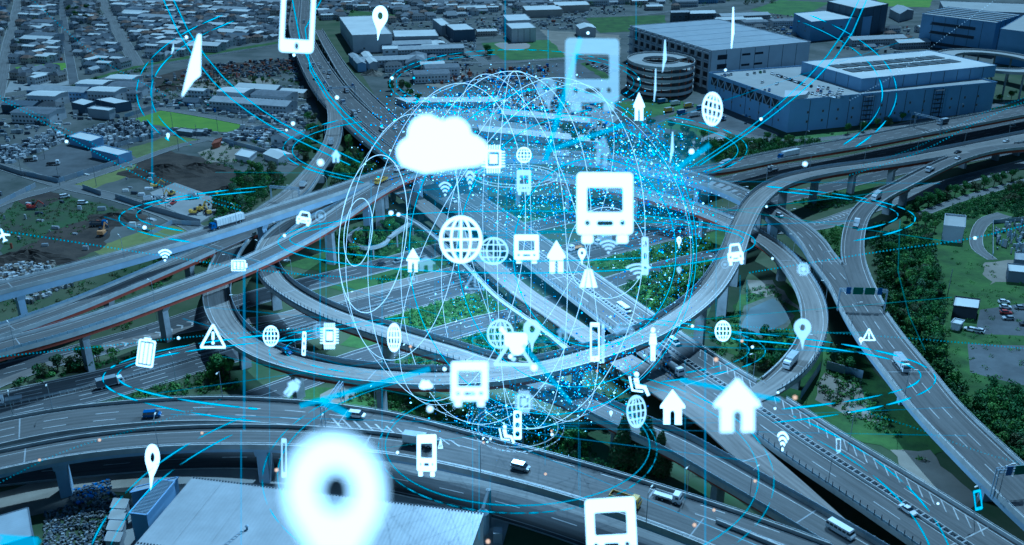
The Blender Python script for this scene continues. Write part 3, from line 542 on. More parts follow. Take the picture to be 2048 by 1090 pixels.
# ================================================================ lots, fields, water
Z = [0]
def lot(name, poly, m):
    Z[0] += 1; return flat(name, poly, .008+.0017*Z[0], m, rag=1.1 if m[:5] in ('grass', 'dirt_') else 0)
lot('yard', [(-200, -40), (620, -40), (600, 110), (640, 230), (600, 330), (480, 420), (330, 470), (-200, 560)], 'yard_gravel')
lot('yard', [(690, -40), (2300, -40), (2300, 30), (1650, 250), (1380, 240), (1300, 300), (1000, 290), (780, 240), (700, 110)], 'yard_gravel')
for nm, m_, poly in (
 ('field', 'grass_bright', [(264, 240), (322, 221), (508, 248), (455, 264), (348, 258)]),
 ('field', 'grass_bright', [(30, 134), (136, 125), (134, 139), (33, 147)]),
 ('field', 'grass_dull', [(250, 300), (348, 270), (416, 281), (275, 318)]),
 ('field', 'grass_olive', [(128, 374), (280, 326), (291, 332), (260, 352), (163, 383)]),
 ('field', 'grass_olive', [(180, 500), (300, 455), (345, 452), (385, 460), (280, 498), (230, 515)]),
 ('field', 'grass_dark', [(0, 430), (40, 400), (110, 385), (250, 420), (150, 470), (0, 520)]),
 ('yard', 'dirt_brown', [(35, 402), (90, 380), (135, 392), (75, 418)]),
 ('yard', 'dirt_brown', [(275, 322), (330, 300), (420, 320), (500, 350), (470, 385), (330, 380), (262, 352)]),
 ('yard', 'dirt_brown', [(0, 520), (110, 460), (170, 440), (230, 450), (200, 500), (100, 535), (0, 570)]),
 ('yard', 'yard_concrete', [(300, 385), (350, 365), (420, 390), (440, 420), (400, 445), (320, 410)]),
 ('yard', 'dirt_pale', [(395, 305), (455, 285), (500, 300), (480, 325), (420, 325)]),
 ('yard', 'yard_asphalt', [(45, 325), (120, 290), (215, 298), (200, 345), (100, 365)]),
 ('yard', 'yard_concrete', [(510, 232), (560, 210), (600, 212), (590, 232), (545, 245)]),
 ('yard', 'yard_asphalt', [(455, 266), (512, 249), (550, 258), (520, 285), (440, 280)]),
 ('yard', 'dirt_pale', [(330, 170), (430, 150), (560, 158), (540, 178), (400, 185)]),
 ('yard', 'dirt_brown', [(280, 160), (400, 130), (590, 118), (590, 140), (420, 155), (300, 180)]),
 ('grass_strip', 'grass_mid', [(150, 165), (280, 130), (420, 104), (590, 78), (590, 82), (420, 110), (280, 137), (160, 171)]),
 ('yard', 'yard_concrete', [(20, 163), (145, 150), (148, 168), (10, 186)]),
 ('field', 'grass_mid', [(690, 60), (760, 55), (800, 30), (700, 20)]),
 ('field', 'grass_park', [(962, 86), (1130, 78), (1144, 116), (1010, 121), (985, 108)]),
 ('infield', 'infield_dirt', [(988, 88), (1000, 85), (1050, 85), (1061, 90), (1058, 96), (1035, 101), (1010, 100), (996, 94)]),
 ('yard', 'yard_asphalt', [(1092, 127), (1230, 118), (1240, 165), (1120, 162)]),
 ('yard', 'dirt_pale', [(850, 150), (925, 140), (930, 165), (890, 178), (850, 170)]),
 ('yard', 'dirt_pale', [(1080, 60), (1240, 70), (1240, 110), (1130, 112)]),
 ('grass_strip', 'grass_mid', [(1160, 127), (1172, 124), (1225, 155), (1215, 164)]),
 ('field', 'grass_mid', [(1170, 36), (1330, 30), (1330, 60), (1200, 66)]),
 ('yard', 'yard_concrete', [(800, 205), (1010, 190), (1180, 210), (1240, 235), (1180, 285), (1000, 265), (850, 240)]),
 ('field', 'grass_park', [(1310, 255), (1350, 225), (1390, 238), (1440, 252), (1400, 272), (1370, 262)]),
 ('field', 'grass_park', [(1240, 205), (1330, 195), (1400, 210), (1300, 235), (1250, 235)]),
 ('field', 'grass_park', [(1500, 20), (1560, 0), (1660, 5), (1600, 35)]), ('field', 'grass_bright', [(1740, -20), (1870, -20), (1860, 15), (1760, 12)]),
 ('yard', 'yard_asphalt', [(1330, 240), (1440, 205), (1560, 268), (1540, 285), (1450, 262)]),
 ('yard', 'yard_concrete', [(1380, 285), (1440, 262), (1465, 275), (1445, 312), (1400, 310)]),
 ('yard', 'yard_asphalt', [(1490, 280), (1530, 278), (1530, 300), (1490, 300)]),
 ('field', 'grass_park', [(1560, 275), (1700, 262), (1680, 280), (1580, 292)]),
 ('field', 'grass_mid', [(655, 575), (885, 512), (940, 500), (930, 520), (700, 590)]),
 ('field', 'grass_mid', [(560, 530), (760, 470), (900, 470), (860, 495), (640, 545)]),
 ('field', 'grass_mid', [(740, 628), (960, 575), (1040, 610), (940, 645), (760, 700), (680, 690)]),
 ('field', 'grass_park', [(985, 425), (1160, 400), (1200, 430), (1050, 465), (1010, 455)]),
 ('field', 'grass_mid', [(1150, 525), (1430, 462), (1500, 470), (1430, 530), (1240, 545)]),
 ('field', 'grass_dark', [(1200, 545), (1440, 530), (1440, 620), (1320, 650)]),
 ('field', 'grass_park', [(1500, 372), (1570, 366), (1560, 385), (1500, 392)]),
 ('field', 'grass_mid', [(1580, 405), (1700, 372), (1760, 365), (1740, 390), (1640, 425)]),
 ('field', 'grass_mid', [(1630, 462), (1715, 440), (1710, 540), (1665, 500)]),
 ('field', 'grass_mid', [(1480, 590), (1600, 560), (1620, 700), (1560, 740), (1440, 700)]),
 ('yard', 'dirt_pale', [(1495, 560), (1545, 560), (1600, 620), (1560, 600), (1500, 585)]),
 ('field', 'grass_mid', [(1600, 700), (1700, 690), (1900, 900), (1840, 930), (1680, 860), (1560, 790)]),
 ('yard', 'dirt_pale', [(1650, 745), (1720, 770), (1760, 850), (1690, 830), (1630, 800)]),
 ('yard', 'dirt_pale', [(1780, 900), (1860, 900), (1960, 1000), (1900, 1040)]),
 ('field', 'grass_mid', [(1800, 400), (2200, 340), (2300, 1100), (2000, 1000), (1900, 850), (1800, 650)]),
 ('field', 'grass_mid', [(1905, 470), (1985, 450), (2000, 560), (1990, 605), (1890, 605), (1880, 540)]),
 ('yard', 'yard_asphalt', [(1960, 620), (2300, 570), (2300, 700), (2050, 672), (1950, 668)]),
 ('yard', 'yard_asphalt', [(1935, 688), (2300, 700), (2300, 790), (2040, 770), (1940, 745)]),
 ('yard', 'dirt_pale', [(1970, 525), (2030, 520), (2030, 560), (1980, 570)]),
 ('yard', 'dirt_pale', [(-100, 1010), (0, 985), (150, 945), (380, 925), (420, 945), (250, 985), (0, 1040)]),
 ('yard', 'yard_concrete', [(300, 930), (560, 930), (820, 990), (1020, 1040), (1000, 1110), (200, 1110)]),
 ('yard', 'dirt_pale', [(560, 905), (700, 912), (1050, 985), (1400, 1095), (1300, 1110), (1000, 1000), (760, 950)]),
 ('grass_strip', 'grass_mid', [(940, 945), (1010, 958), (1020, 975), (950, 962)]), ('grass_strip', 'grass_mid', [(1090, 980), (1280, 1040), (1400, 1090), (1300, 1070), (1100, 1000)]),
 ('field', 'grass_dark', [(880, 860), (1080, 840), (1350, 900), (1560, 1040), (1640, 1130), (1480, 1090), (1200, 960), (930, 900)]),
 ('field', 'grass_mid', [(400, 800), (600, 770), (900, 800), (1060, 830), (900, 860), (640, 815)]),
 ('yard', 'dirt_pale', [(640, 790), (700, 760), (760, 775), (700, 800), (640, 812)])):
    lot(nm, poly, m_)
lot('pond_bank', [(1488, 612), (1545, 590), (1590, 632), (1575, 655), (1515, 682), (1468, 680)], 'bank_stone')
lot('pond_bank', [(1492, 614), (1545, 593), (1586, 633), (1571, 652), (1515, 677), (1472, 677)], 'bank_stone')
flat('pond_water', [(1500, 617), (1545, 597), (1551, 599), (1582, 635), (1569, 648), (1514, 673), (1476, 675), (1484, 648)], .16, 'pond_water')
def jumble(name, poly, n, mats, smin=.6, smax=3, hmax=2.5, tall=0, kind='stuff', heap=0):
    """uncountable piled stuff: many small odd boxes and slabs"""
    w_ = [P(*p) for p in poly]; xs = [p.x for p in w_]; ys = [p.y for p in w_]; b = MB(); pl = [(p.x, p.y) for p in w_]; k = 0; t = 0
    cx = sum(xs)/len(xs); cy = sum(ys)/len(ys); rr = max(max(xs)-min(xs), max(ys)-min(ys))/2
    while k < n and t < n*12:
        t += 1; x = random.uniform(min(xs), max(xs)); y = random.uniform(min(ys), max(ys))
        if not inpoly(x, y, pl) or covered((x, y, 0), '', 1.0, -1): continue
        s = random.uniform(smin, smax); z = heap*max(0, 1-math.hypot(x-cx, y-cy)/rr)*random.random()
        b.box((x, y, max(0, z-.3)), (s, s*random.uniform(.3, 1), random.uniform(.3, hmax)), random.uniform(0, 3.1), random.randrange(len(mats)), taper=random.uniform(.6, 1)); k += 1
    return b.build(name, mats, None, kind)
def mound(poly_c, rx, ry, h, m, label):
    c = P(*poly_c); b = MB(); n = 22; rings = 7
    for j in range(rings+1):
        f = j/rings
        for i in range(n):
            a = 2*math.pi*i/n; q = 1+.22*math.sin(3*a+c.x)+.12*math.sin(7*a+c.y)
            z = h*(1-f**1.4)*(1+.25*math.sin(5*a+9*f+c.x)) if j < rings else -.1
            b.v.append((c.x+math.cos(a)*rx*f*q, c.y+math.sin(a)*ry*f*q, max(-.1, z)))
    for j in range(rings):
        for i in range(n):
            k = (i+1) % n; b.f.append((j*n+i, (j+1)*n+i, (j+1)*n+k, j*n+k)); b.m.append(0)
    o = b.build('spoil_heap', m, None); tag(o, label, 'earth heap', 'earth heaps in the yards'); return o
for c_, rx, ry, h, m_, lb in (((330, 345), 22, 13, 4, 'dirt_brown', 'large dark brown earth heap in the yard left of the curved ramp'), ((395, 340), 16, 9, 3.5, 'dirt_brown', 'dark earth heap beside the white parked trucks'),
 ((455, 385), 10, 8, 3, 'dirt_brown', 'dark earth heap beside the yellow diggers near the trees'), ((230, 440), 14, 9, 3, 'dirt_brown', 'earth heap next to the blue dump truck above the highest viaduct'),
 ((60, 520), 20, 9, 4, 'dirt_brown', 'long dark heap at the left edge above the highest viaduct'), ((470, 165), 13, 8, 4, 'dirt_pale', 'pale sand heap in the scrapyard left of the expressway'), ((745, 150), 10, 6, 4, 'dirt_pale', 'pale sand heap right of the far expressway'),
 ((335, 178), 14, 7, 3, 'dirt_brown', 'dark soil heap left of the scrapyard')):
    mound(c_, rx, ry, h, m_, lb)
tag(jumble('scrap_pile', [(330, 160), (420, 128), (590, 118), (590, 150), (480, 160), (400, 168)], 520, ['rust', 'dark_steel', 'dark_steel', 'concrete', 'wall_navy', 'rust', 'dark_concrete'], .8, 3.2, 2.4), kind='stuff')
jumble('building_material', [(160, 265), (250, 240), (340, 262), (330, 270), (230, 296)], 360, ['dark_steel', 'scrap_white', 'concrete', 'car_silver'], .8, 3.5, 3.2)
jumble('building_material', [(0, 300), (110, 262), (150, 280), (90, 300), (0, 335)], 260, ['scrap_white', 'dark_steel', 'concrete', 'car_silver'], 1, 4, 2.6)
jumble('scrap_pile', [(850, 165), (870, 135), (930, 130), (945, 150), (1000, 138), (1095, 132), (1100, 160), (960, 180)], 380, ['tarp_blue', 'dark_steel', 'car_silver', 'rust', 'scrap_white'], 1, 4, 3)
jumble('scrap_pile', [(900, 190), (1120, 180), (1190, 205), (1180, 235), (900, 225)], 300, ['tarp_blue', 'dark_steel', 'car_silver', 'box_orange', 'scrap_white'], 1, 4, 2.4)
jumble('sandbag_pile', [(0, 535), (100, 510), (130, 520), (60, 560), (0, 590)], 240, ['scrap_white', 'concrete', 'dirt_pale'], .7, 2.4, 1.8)
jumble('sandbag_pile', [(20, 605), (130, 560), (150, 570), (60, 610)], 100, ['scrap_white', 'concrete', 'dirt_pale'], .7, 2.4, 1.8)
jumble('waste_heap', [(90, 1025), (225, 985), (265, 1005), (235, 1100), (85, 1110)], 1100, ['concrete', 'dark_concrete', 'wall_navy', 'concrete', 'dark_steel', 'dark_steel', 'dark_concrete', 'yard_gravel', 'yard_gravel'], .2, 1.0, .6, heap=1.4)
jumble('waste_heap', [(130, 985), (220, 960), (225, 985), (150, 1010)], 260, ['wall_navy', 'dark_steel', 'tarp_blue', 'dark_concrete'], .3, 1.2, .7, heap=.8)
jumble('market_crates', [(330, 205), (460, 195), (520, 215), (350, 212)], 160, ['teal_paint', 'scrap_white', 'car_silver', 'dark_steel'], 1, 4, 2.4)
jumble('substation_equipment', [(1990, 455), (2048, 445), (2100, 460), (2100, 515), (2040, 512), (1992, 505)], 170, ['concrete', 'galvanised', 'steel_grey'], .3, 1.6, 3.5)
# ================================================================ buildings
def q4(a, b, c, z):
    A, B, C = P(*a, z), P(*b, z), P(*c, z); return A, B, B+C-A, C
def facade(mb, p, q, z0, z1, cols, rows, wd, ht, m, inset=.12, u0=.05, u1=.95, v0=None):
    """window panes set proud of their own reveal along wall p-q"""
    d = (q-p); L_ = d.length; d = d/L_; n = Vector((d.y, -d.x, 0))
    for r_ in range(rows):
        z = z0+(z1-z0)*(r_+.5)/rows-ht/2
        for c in range(cols):
            s = L_*(u0+(u1-u0)*(c+.5)/cols)
            a = p+d*(s-wd/2)+n*.03; b = p+d*(s+wd/2)+n*.03
            mb.append((Vector((a.x, a.y, z)), Vector((b.x, b.y, z)), ht, n))
def windows(root, lst, name='window', m='panel_dark'):
    for a, b, ht, n in lst[:120]:
        o = MB(); d = (b-a).normalized(); up = Vector((0, 0, ht))
        o.quad(a+n*.04, b+n*.04, b+up+n*.04, a+up+n*.04)
        f = .12
        for x0, x1, z0, z1 in ((-f, (b-a).length+f, -f, 0), (-f, (b-a).length+f, ht, ht+f), (-f, 0, 0, ht), ((b-a).length, (b-a).length+f, 0, ht)):
            p0 = a+d*x0+Vector((0, 0, z0)); p1 = a+d*x1+Vector((0, 0, z0)); u = Vector((0, 0, z1-z0))
            o.quad(p0+n*.1, p1+n*.1, p1+u+n*.1, p0+u+n*.1, 1); o.quad(p0, p0+n*.1, p0+u+n*.1, p0+u, 1); o.quad(p1+n*.1, p1, p1+u, p1+u+n*.1, 1); o.quad(p0+u+n*.1, p1+u+n*.1, p1+u, p0+u, 1)
        o.build(name, [m, 'wall_grey'], root)
GRP_B = None
def building(name, a, b, c, z, label, cat='building', wall='wall_white', roof='roof_white', base=0, win=None, gable=0, over=.4, panels=0, parapet=.5, uvroof=False, px=True, group=None, joint='dark_steel'):
    """a = nearest roof corner, b and c the two corners beside it (pixels at roof height z)"""
    A, B, C2, C = q4(a, b, c, z) if px else (a, b, b+c-a, c)
    cen = (A+C2)/2; pts = [A, B, C2, C]
    ar = sum(pts[i].x*pts[(i+1) % 4].y-pts[(i+1) % 4].x*pts[i].y for i in range(4))
    if ar < 0: pts = [pts[0], pts[3], pts[2], pts[1]]
    root = empty(name, (cen.x, cen.y, base), label, cat, group)
    L0 = (pts[1]-pts[0]).length; L1 = (pts[3]-pts[0]).length
    wz = z-.0; b_ = MB(); poly = [(p.x, p.y) for p in pts]
    n = len(b_.v)
    for i in range(4):
        p, q = pts[i], pts[(i+1) % 4]; b_.quad((p.x, p.y, base), (q.x, q.y, base), (q.x, q.y, wz), (p.x, p.y, wz))
    if gable:
        long0 = L0 >= L1; P0, P1, P2, P3 = pts if long0 else pts[1:]+pts[:1]
        r0 = (P0+P3)/2+Vector((0, 0, gable)); r1 = (P1+P2)/2+Vector((0, 0, gable))
        b_.tri(P3, P0, r0); b_.tri(P1, P2, r1)
    b_.build('wall', wall, root)
    r_ = MB(); uv = []
    if gable:
        e = (P1-P0).normalized()*over; f = (P3-P0).normalized()*over; dz = Vector((0, 0, -gable*over/((P3-P0).length/2)))
        t = Vector((0, 0, .12))
        for (u0, u1, rr0, rr1, ff) in ((P0, P1, r0, r1, -f), (P2, P3, r1, r0, f)):
            s_ = e if ff == -f else -e
            a0 = u0-s_+ff+dz+t; a1 = u1+s_+ff+dz+t; a2 = rr1+s_+t; a3 = rr0-s_+t
            r_.quad(a0, a1, a2, a3); LL = (a1-a0).length; WW = (a2-a1).length; uv += [(0, 0), (LL, 0), (LL, WW), (0, WW)]
            r_.quad(a0-t, a1-t, a1, a0); uv += [(0, 0)]*4
        for x, y, zz in ((P0-e-f+dz, P3-e+f+dz, r0-e), (P2+e+f+dz, P1+e-f+dz, r1+e)):
            r_.quad(x, x+t, zz+t, zz); uv += [(0, 0)]*4; r_.quad(zz, zz+t, y+t, y); uv += [(0, 0)]*4
        r_.build('roof', roof, root, uvs=uv)
    else:
        d0 = (pts[1]-pts[0]).normalized(); d1 = (pts[3]-pts[0]).normalized()
        Q = [pts[0]-d0*.15-d1*.15, pts[1]+d0*.15-d1*.15, pts[2]+d0*.15+d1*.15, pts[3]-d0*.15+d1*.15]
        k = [Vector((p.x, p.y, wz+.003)) for p in Q]
        r_.quad(*k); uv += [(0, 0), (L0, 0), (L0, L1), (0, L1)]
        r_.build('roof', roof, root, uvs=uv)
        if parapet:
            e_ = MB()
            for i in range(4):
                p, q = Q[i], Q[(i+1) % 4]; e_.beam((p.x, p.y, wz+parapet/2-.1), (q.x, q.y, wz+parapet/2-.1), .3, parapet)
            e_.build('parapet', wall, root)
    if panels:
        for i in range(4):
            p, q = pts[i], pts[(i+1) % 4]; L_ = (q-p).length; nn = int(L_/panels)
            d = (q-p)/L_; nv = Vector((d.y, -d.x, 0))
            mid = (p+q)/2
            if nv.dot(Vector((0, 0, 0))-Vector((mid.x, mid.y, 0))) < 0: continue
            for j in range(1, nn):
                s_ = p+d*(L_*j/nn)+nv*.06; jb = MB(); jb.beam((s_.x, s_.y, base+.3), (s_.x, s_.y, wz-.3), .35, .12); jb.build('downpipe', joint, root)
    if win:
        lst = []
        for i in range(4):
            p, q = pts[i], pts[(i+1) % 4]; d = (q-p).normalized(); nv = Vector((d.y, -d.x, 0)); mid = (p+q)/2
            if nv.dot(Vector((-mid.x, -mid.y, 0))) < 0: continue
            L_ = (q-p).length; facade(lst, p, q, win[0], win[1], max(1, int(L_/win[2])), win[3], win[4], win[5], None)
        windows(root, lst)
    unparent_fix(root); root['pts'] = 0; del root['pts']
    return root, pts
# big distribution warehouses and named buildings
r1, _ = building('warehouse', (705, 71), (784, 68), (679, 34), 16, 'big pale warehouse with flat white roof beside the far expressway', 'warehouse', 'wall_white', 'roof_white', win=(2, 6, 18, 1, 1.6, 1.2))
building('warehouse', (715, 127), (732, 127), (697, 108), 7, 'grey-blue shed at the foot of the big pale warehouse', 'shed', 'wall_blue', 'tile_pale', gable=1.2)
building('warehouse', (739, 127), (755, 124), (722, 106), 7, 'pale twin shed right of the grey-blue shed', 'shed', 'wall_grey', 'roof_white', gable=1.2)
building('office_building', (765, 99), (796, 98), (765, 92), 9, 'small white office with dark openings in front of big pale warehouse', 'office', 'wall_white', 'roof_white', win=(5, 8.5, 5, 1, 2.2, 1.6))
building('warehouse', (790, 74), (877, 72), (786, 61), 6, 'long low white roofed hall right of the big pale warehouse', 'warehouse', 'wall_grey', 'roof_white')
building('warehouse', (844, 93), (877, 91), (843, 82), 6, 'small white box building in the lorry yard', 'shed', 'wall_white', 'roof_white')
building('house', (811, 127), (854, 123), (812, 111), 5, 'grey hipped roof house by the lorry yard', 'house', 'wall_grey', 'tile_grey', gable=3)
building('warehouse', (908, 61), (950, 59), (891, 49), 11, 'white warehouse with dark glazed end near the ball field', 'warehouse', 'wall_navy', 'roof_white')
building('warehouse', (883, 52), (902, 50), (865, 38), 10, 'narrow white warehouse behind the one with dark end', 'warehouse', 'wall_grey', 'roof_white')
building('warehouse', (1024, 58), (1072, 56), (1012, 47), 13, 'white cube-like warehouse behind the ball field', 'warehouse', 'wall_white', 'roof_white', panels=6)
building('warehouse', (1016, 42), (1062, 40), (1006, 30), 13, 'second white warehouse directly behind the cube-like one', 'warehouse', 'wall_white', 'roof_white')
building('warehouse', (1052, 21), (1125, 19), (1045, 12), 8, 'long white roofed shed at the top centre', 'warehouse', 'wall_cream', 'roof_white')
building('warehouse', (1112, 12), (1180, 10), (1106, 4), 8, 'longest far white shed at the top edge', 'warehouse', 'wall_cream', 'roof_white')
building('warehouse', (1160, 58), (1192, 56), (1152, 50), 9, 'pale hall beside the dark ploughed field', 'warehouse', 'wall_grey', 'roof_white', gable=2)
building('office_building', (1380, 28), (1433, 27), (1378, 21), 12, 'dark long office block behind the multi-storey depot', 'office', 'wall_dark', 'roof_white', win=(2, 11, 6, 2, 3, 2))
building('office_building', (1342, 26), (1380, 25), (1341, 21), 13, 'dark block left of the long office block', 'office', 'wall_dark', 'tile_pale', win=(2, 11, 6, 2, 3, 2))
building('logistics_centre', (1623, 44), (1744, 33), (1588, 27), 19, 'blue-trimmed distribution building behind the roof parking deck', 'warehouse', 'wall_blue', 'roof_white', win=(6, 14, 26, 2, 2.4, 1))
building('logistics_centre', (1719, 18), (1777, 8), (1655, 3), 28, 'tall dark banded distribution tower at upper right', 'warehouse', 'wall_navy', 'roof_white', panels=12)
building('warehouse', (1800, 28), (1828, 21), (1780, 18), 9, 'pale gabled shed right of the dark banded tower', 'shed', 'wall_grey', 'tile_pale', gable=3)
building('logistics_centre', (1993, 46), (1845, 28), (2040, 30), 29, 'huge shaded windowless depot at upper right with two ledges', 'warehouse', 'wall_blue', 'roof_deck', panels=12)
A, B, C2, C = q4((1993, 46), (1845, 28), (2040, 30), 29); d = (B-A); n = Vector((d.y, -d.x, 0)).normalized(); n = n if n.dot(-A) > 0 else -n; bd = [o for o in COL.objects if o.get('label', '').startswith('huge shaded windowless')][0]
for z_, u0, u1 in ((21, .25, .85), (13, .25, .85), (3, .1, .95)):
    p = A+d*u0+n*1; q = A+d*u1+n*1; b = MB(); b.beam((p.x, p.y, z_), (q.x, q.y, z_), 2.2, .7); b.beam((p.x-n.x*.9, p.y-n.y*.9, z_+1.2), (q.x-n.x*.9, q.y-n.y*.9, z_+1.2), .1, 1.7, 0); b.build('ledge', 'dark_steel', bd)
for k in range(5):
    p = A+(C-A)*(.15+.17*k); q = B+(C2-B)*(.15+.17*k); b = MB(); b.beam((p.x, p.y, 29.6), (q.x, q.y, 29.6), 2, .7); b.build('roof_ridge', 'steel_grey', bd)
unparent_fix(bd)
building('logistics_centre', (2002, 58), (2160, 78), (2050, 30), 29, 'huge shaded depot at the right edge', 'warehouse', 'wall_blue', 'roof_deck')
building('warehouse', (1890, 20), (2100, 28), (1880, 2), 20, 'long pale depot at the very top right', 'warehouse', 'wall_grey', 'roof_deck')
building('small_office', (577, 279), (541, 273), (609, 266), 5.5, 'white office with grey gabled roof left of the curved ramp', 'office', 'wall_white', 'tile_grey', gable=2.4, over=.5, win=(2, 4.6, 6, 1, 2, 1.3))
building('warehouse', (182, 283), (137, 273), (206, 274), 5, 'blue-grey box store left of the second box store', 'shed', 'wall_blue', 'roof_white')
building('warehouse', (236, 311), (181, 298), (263, 304), 5, 'open fronted box store with bright roof by the bumpy field', 'shed', 'wall_blue', 'roof_white')
building('warehouse', (217, 222), (175, 217), (230, 217), 6, 'small pale roofed unit by the yard wall at left', 'shed', 'wall_grey', 'roof_white')
building('warehouse', (168, 211), (142, 205), (190, 203), 6.5, 'pale roofed unit with navy walls at left', 'shed', 'wall_navy', 'roof_white')
building('warehouse', (230, 208), (190, 199), (262, 203), 6, 'wide pale roofed unit behind the small one', 'shed', 'wall_navy', 'roof_white')
building('utility_building', (1888, 453), (1929, 457), (1891, 430), 7, 'small windowless utility block among trees at right', 'utility building', 'wall_grey', 'roof_deck', parapet=.9)
building('shed', (1907, 612), (1956, 618), (1911, 594), 4.6, 'open timber shed with pale sheet roof by the car park', 'shed', 'opening_shade', 'roof_white')  # closed walls coloured as the shade of open sides
building('shed', (1903, 646), (1921, 650), (1910, 638), 2.6, 'small white cabin beside the open timber shed', 'shed', 'wall_grey', 'roof_white')
building('shed', (2018, 543), (2068, 548), (2016, 528), 4.5, 'pale roofed shed at the right edge below the substation', 'shed', 'wall_dark', 'roof_white')
building('shed', (2030, 520), (2080, 524), (2031, 505), 4.5, 'second shed at the right edge near the substation', 'shed', 'wall_dark', 'tile_pale')
building('shed', (352, 262), (384, 266), (362, 256), 2.6, 'small dark roofed hut at the edge of the bright green field', 'shed', 'wall_dark', 'tile_pale')
building('shed', (386, 264), (405, 265), (392, 258), 2.4, 'second small hut beside the bright green field', 'shed', 'wall_dark', 'tile_pale')
building('warehouse', (470, 310), (498, 316), (485, 298), 3, 'low pale cabin in the yard left of the office', 'shed', 'wall_white', 'roof_white')
building('warehouse', (527, 307), (556, 318), (556, 298), 3.4, 'pale gabled store below the white office', 'shed', 'wall_white', 'roof_white', gable=1.5)
building('container', (424, 289), (438, 285), (430, 280), 3, 'rust coloured shed by the lane junction', 'shed', 'rust', 'rust')
# foreground warehouse with sheeted roof
FL, FR = P(385, 956, 11), P(966, 1027, 11); NL = FL+(P(272, 1088, 11)-FL)*1.9; 
fg, pts = building('foreground_warehouse', NL, NL+(FR-FL), FL, 11, 'large foreground warehouse with pale profiled sheet roof', 'warehouse', 'wall_white', 'roof_sheet', px=False, parapet=0)
FRAME = lambda u, v, z=0: Vector((FL.x+(FR.x-FL.x)*u+(NL.x-FL.x)*v, FL.y+(FR.y-FL.y)*u+(NL.y-FL.y)*v, 11+z))
for j in range(9): # the roof is laid in strips that can be told apart
    b = MB(); u0 = j/9+.0012; u1 = (j+1)/9-.0012; sag = random.uniform(.02, .08)
    a = [FRAME(u0, 0, .02+sag), FRAME(u0, 1, .02+sag), FRAME(u1, 1, .02+sag), FRAME(u1, 0, .02+sag)]
    W_ = (a[3]-a[0]).length; H_ = (a[1]-a[0]).length
    b.quad(*a); b.quad(a[0]-Vector((0, 0, sag)), a[1]-Vector((0, 0, sag)), a[1], a[0]); b.build('roof_sheet', 'roof_sheet', fg, uvs=[(0, 0), (0, H_), (W_, H_), (W_, 0)]*2)
b = MB()
for i in range(95):
    for v in (.0, .52):
        p = FRAME((i+.5)/95, v, .1); b.box(tuple(p), (.35, .35, .22))
b.build('snow_guard', 'dark_steel', fg, 'stuff')
for u, v in ((.30, .33), (.545, .33), (.78, .36), (.965, .38)):
    p = FRAME(u, v, .05); b = MB(); b.tube(p, p+Vector((0, 0, .9)), .28, 8); b.tube(p+Vector((0, 0, .9)), p+Vector((0, 0, 1.15)), .5, 8, r2=.15); b.build('roof_vent', 'steel_grey', fg)
    b = MB()
    for k in range(9): q = FRAME(u-.01-.004*k, v+.02+.02*k, .12); b.beam(q-Vector((.5, 0, 0)), q+Vector((.5, 0, 0)), .12, .08)
    [b.beam(FRAME(u-.01, v+.02, .12)+Vector((x_, 0, 0)), FRAME(u-.042, v+.18, .12)+Vector((x_, 0, 0)), .08, .06) for x_ in (-.4, .4)]; b.build('roof_ladder', 'steel_grey', fg)
unparent_fix(fg)
r_, p_ = building('annex_building', (293, 1030), (260, 1026), (348, 964), 10, 'narrow annex with ribbed roof beside the foreground warehouse', 'building', 'wall_blue', 'roof_sheet_grey', parapet=.35)
for j in range(26):
    A, B, C2, C = q4((293, 1030), (260, 1026), (348, 964), 10); f = (j+.5)/26; a = A+(C-A)*f; b_ = B+(C2-B)*f; b = MB(); b.beam(a+Vector((0, 0, .12)), b_+Vector((0, 0, .12)), .16, .2); b.build('roof_rib', 'steel_grey', r_)
unparent_fix(r_)
r_, p_ = building('annex_building', (345, 965), (262, 985), (355, 955), 8, 'low ribbed roof annex behind the narrow annex', 'building', 'wall_blue', 'roof_sheet_grey', parapet=.3)
building('shed', (64, 1072), (-60, 1110), (55, 1016), 8, 'shaded ribbed roof shed at the lower left corner', 'shed', 'wall_dark', 'roof_sheet_grey', parapet=.2)
for j in range(4):
    building('shed', (250-4*j, 1016+22*j), (222-4*j, 1014+22*j), (256-4*j, 999+22*j), 4, ['first', 'second', 'third', 'fourth'][j]+' flat cabin from the top in the row left of the narrow annex', 'cabin', 'wall_grey', 'roof_deck', parapet=.1, group='cabins in a row')
# silo and pipes
c = P(975, 1068, 0); s = empty('dust_collector', (c.x, c.y, 0), 'grey cylindrical dust collector with ducts beside foreground warehouse', 'silo')
b = MB(); b.tube((c.x-1, c.y-2, 2.5), (c.x-1, c.y-2, 8), 1.5, 14); b.tube((c.x-1, c.y-2, 8), (c.x-1, c.y-2, 9.2), 1.5, 14, r2=.4); b.tube((c.x-1, c.y-2, 1), (c.x-1, c.y-2, 2.5), .3, 12, r2=1.5); b.build('tank', 'steel_grey', s)
b = MB(); b.tube((c.x+.3, c.y+2.5, 0), (c.x+.3, c.y+2.5, 11.5), .65, 10); b.tube((c.x+.3, c.y+2.5, 11.2), (c.x-1, c.y-2, 9), .5, 10); b.build('duct', 'galvanised', s)
b = MB()
for dx, dy in ((-1, -1), (1, -1), (1, 1), (-1, 1)): b.beam((c.x-1+dx, c.y-2+dy, 0), (c.x-1+dx, c.y-2+dy, 3), .15, .15)
b.build('stand', 'galvanised', s); b = MB(); b.box((c.x+2.6, c.y-2.4, 0), (2.2, 2.6, 3)); b.build('control_cabin', 'wall_grey', s); unparent_fix(s)
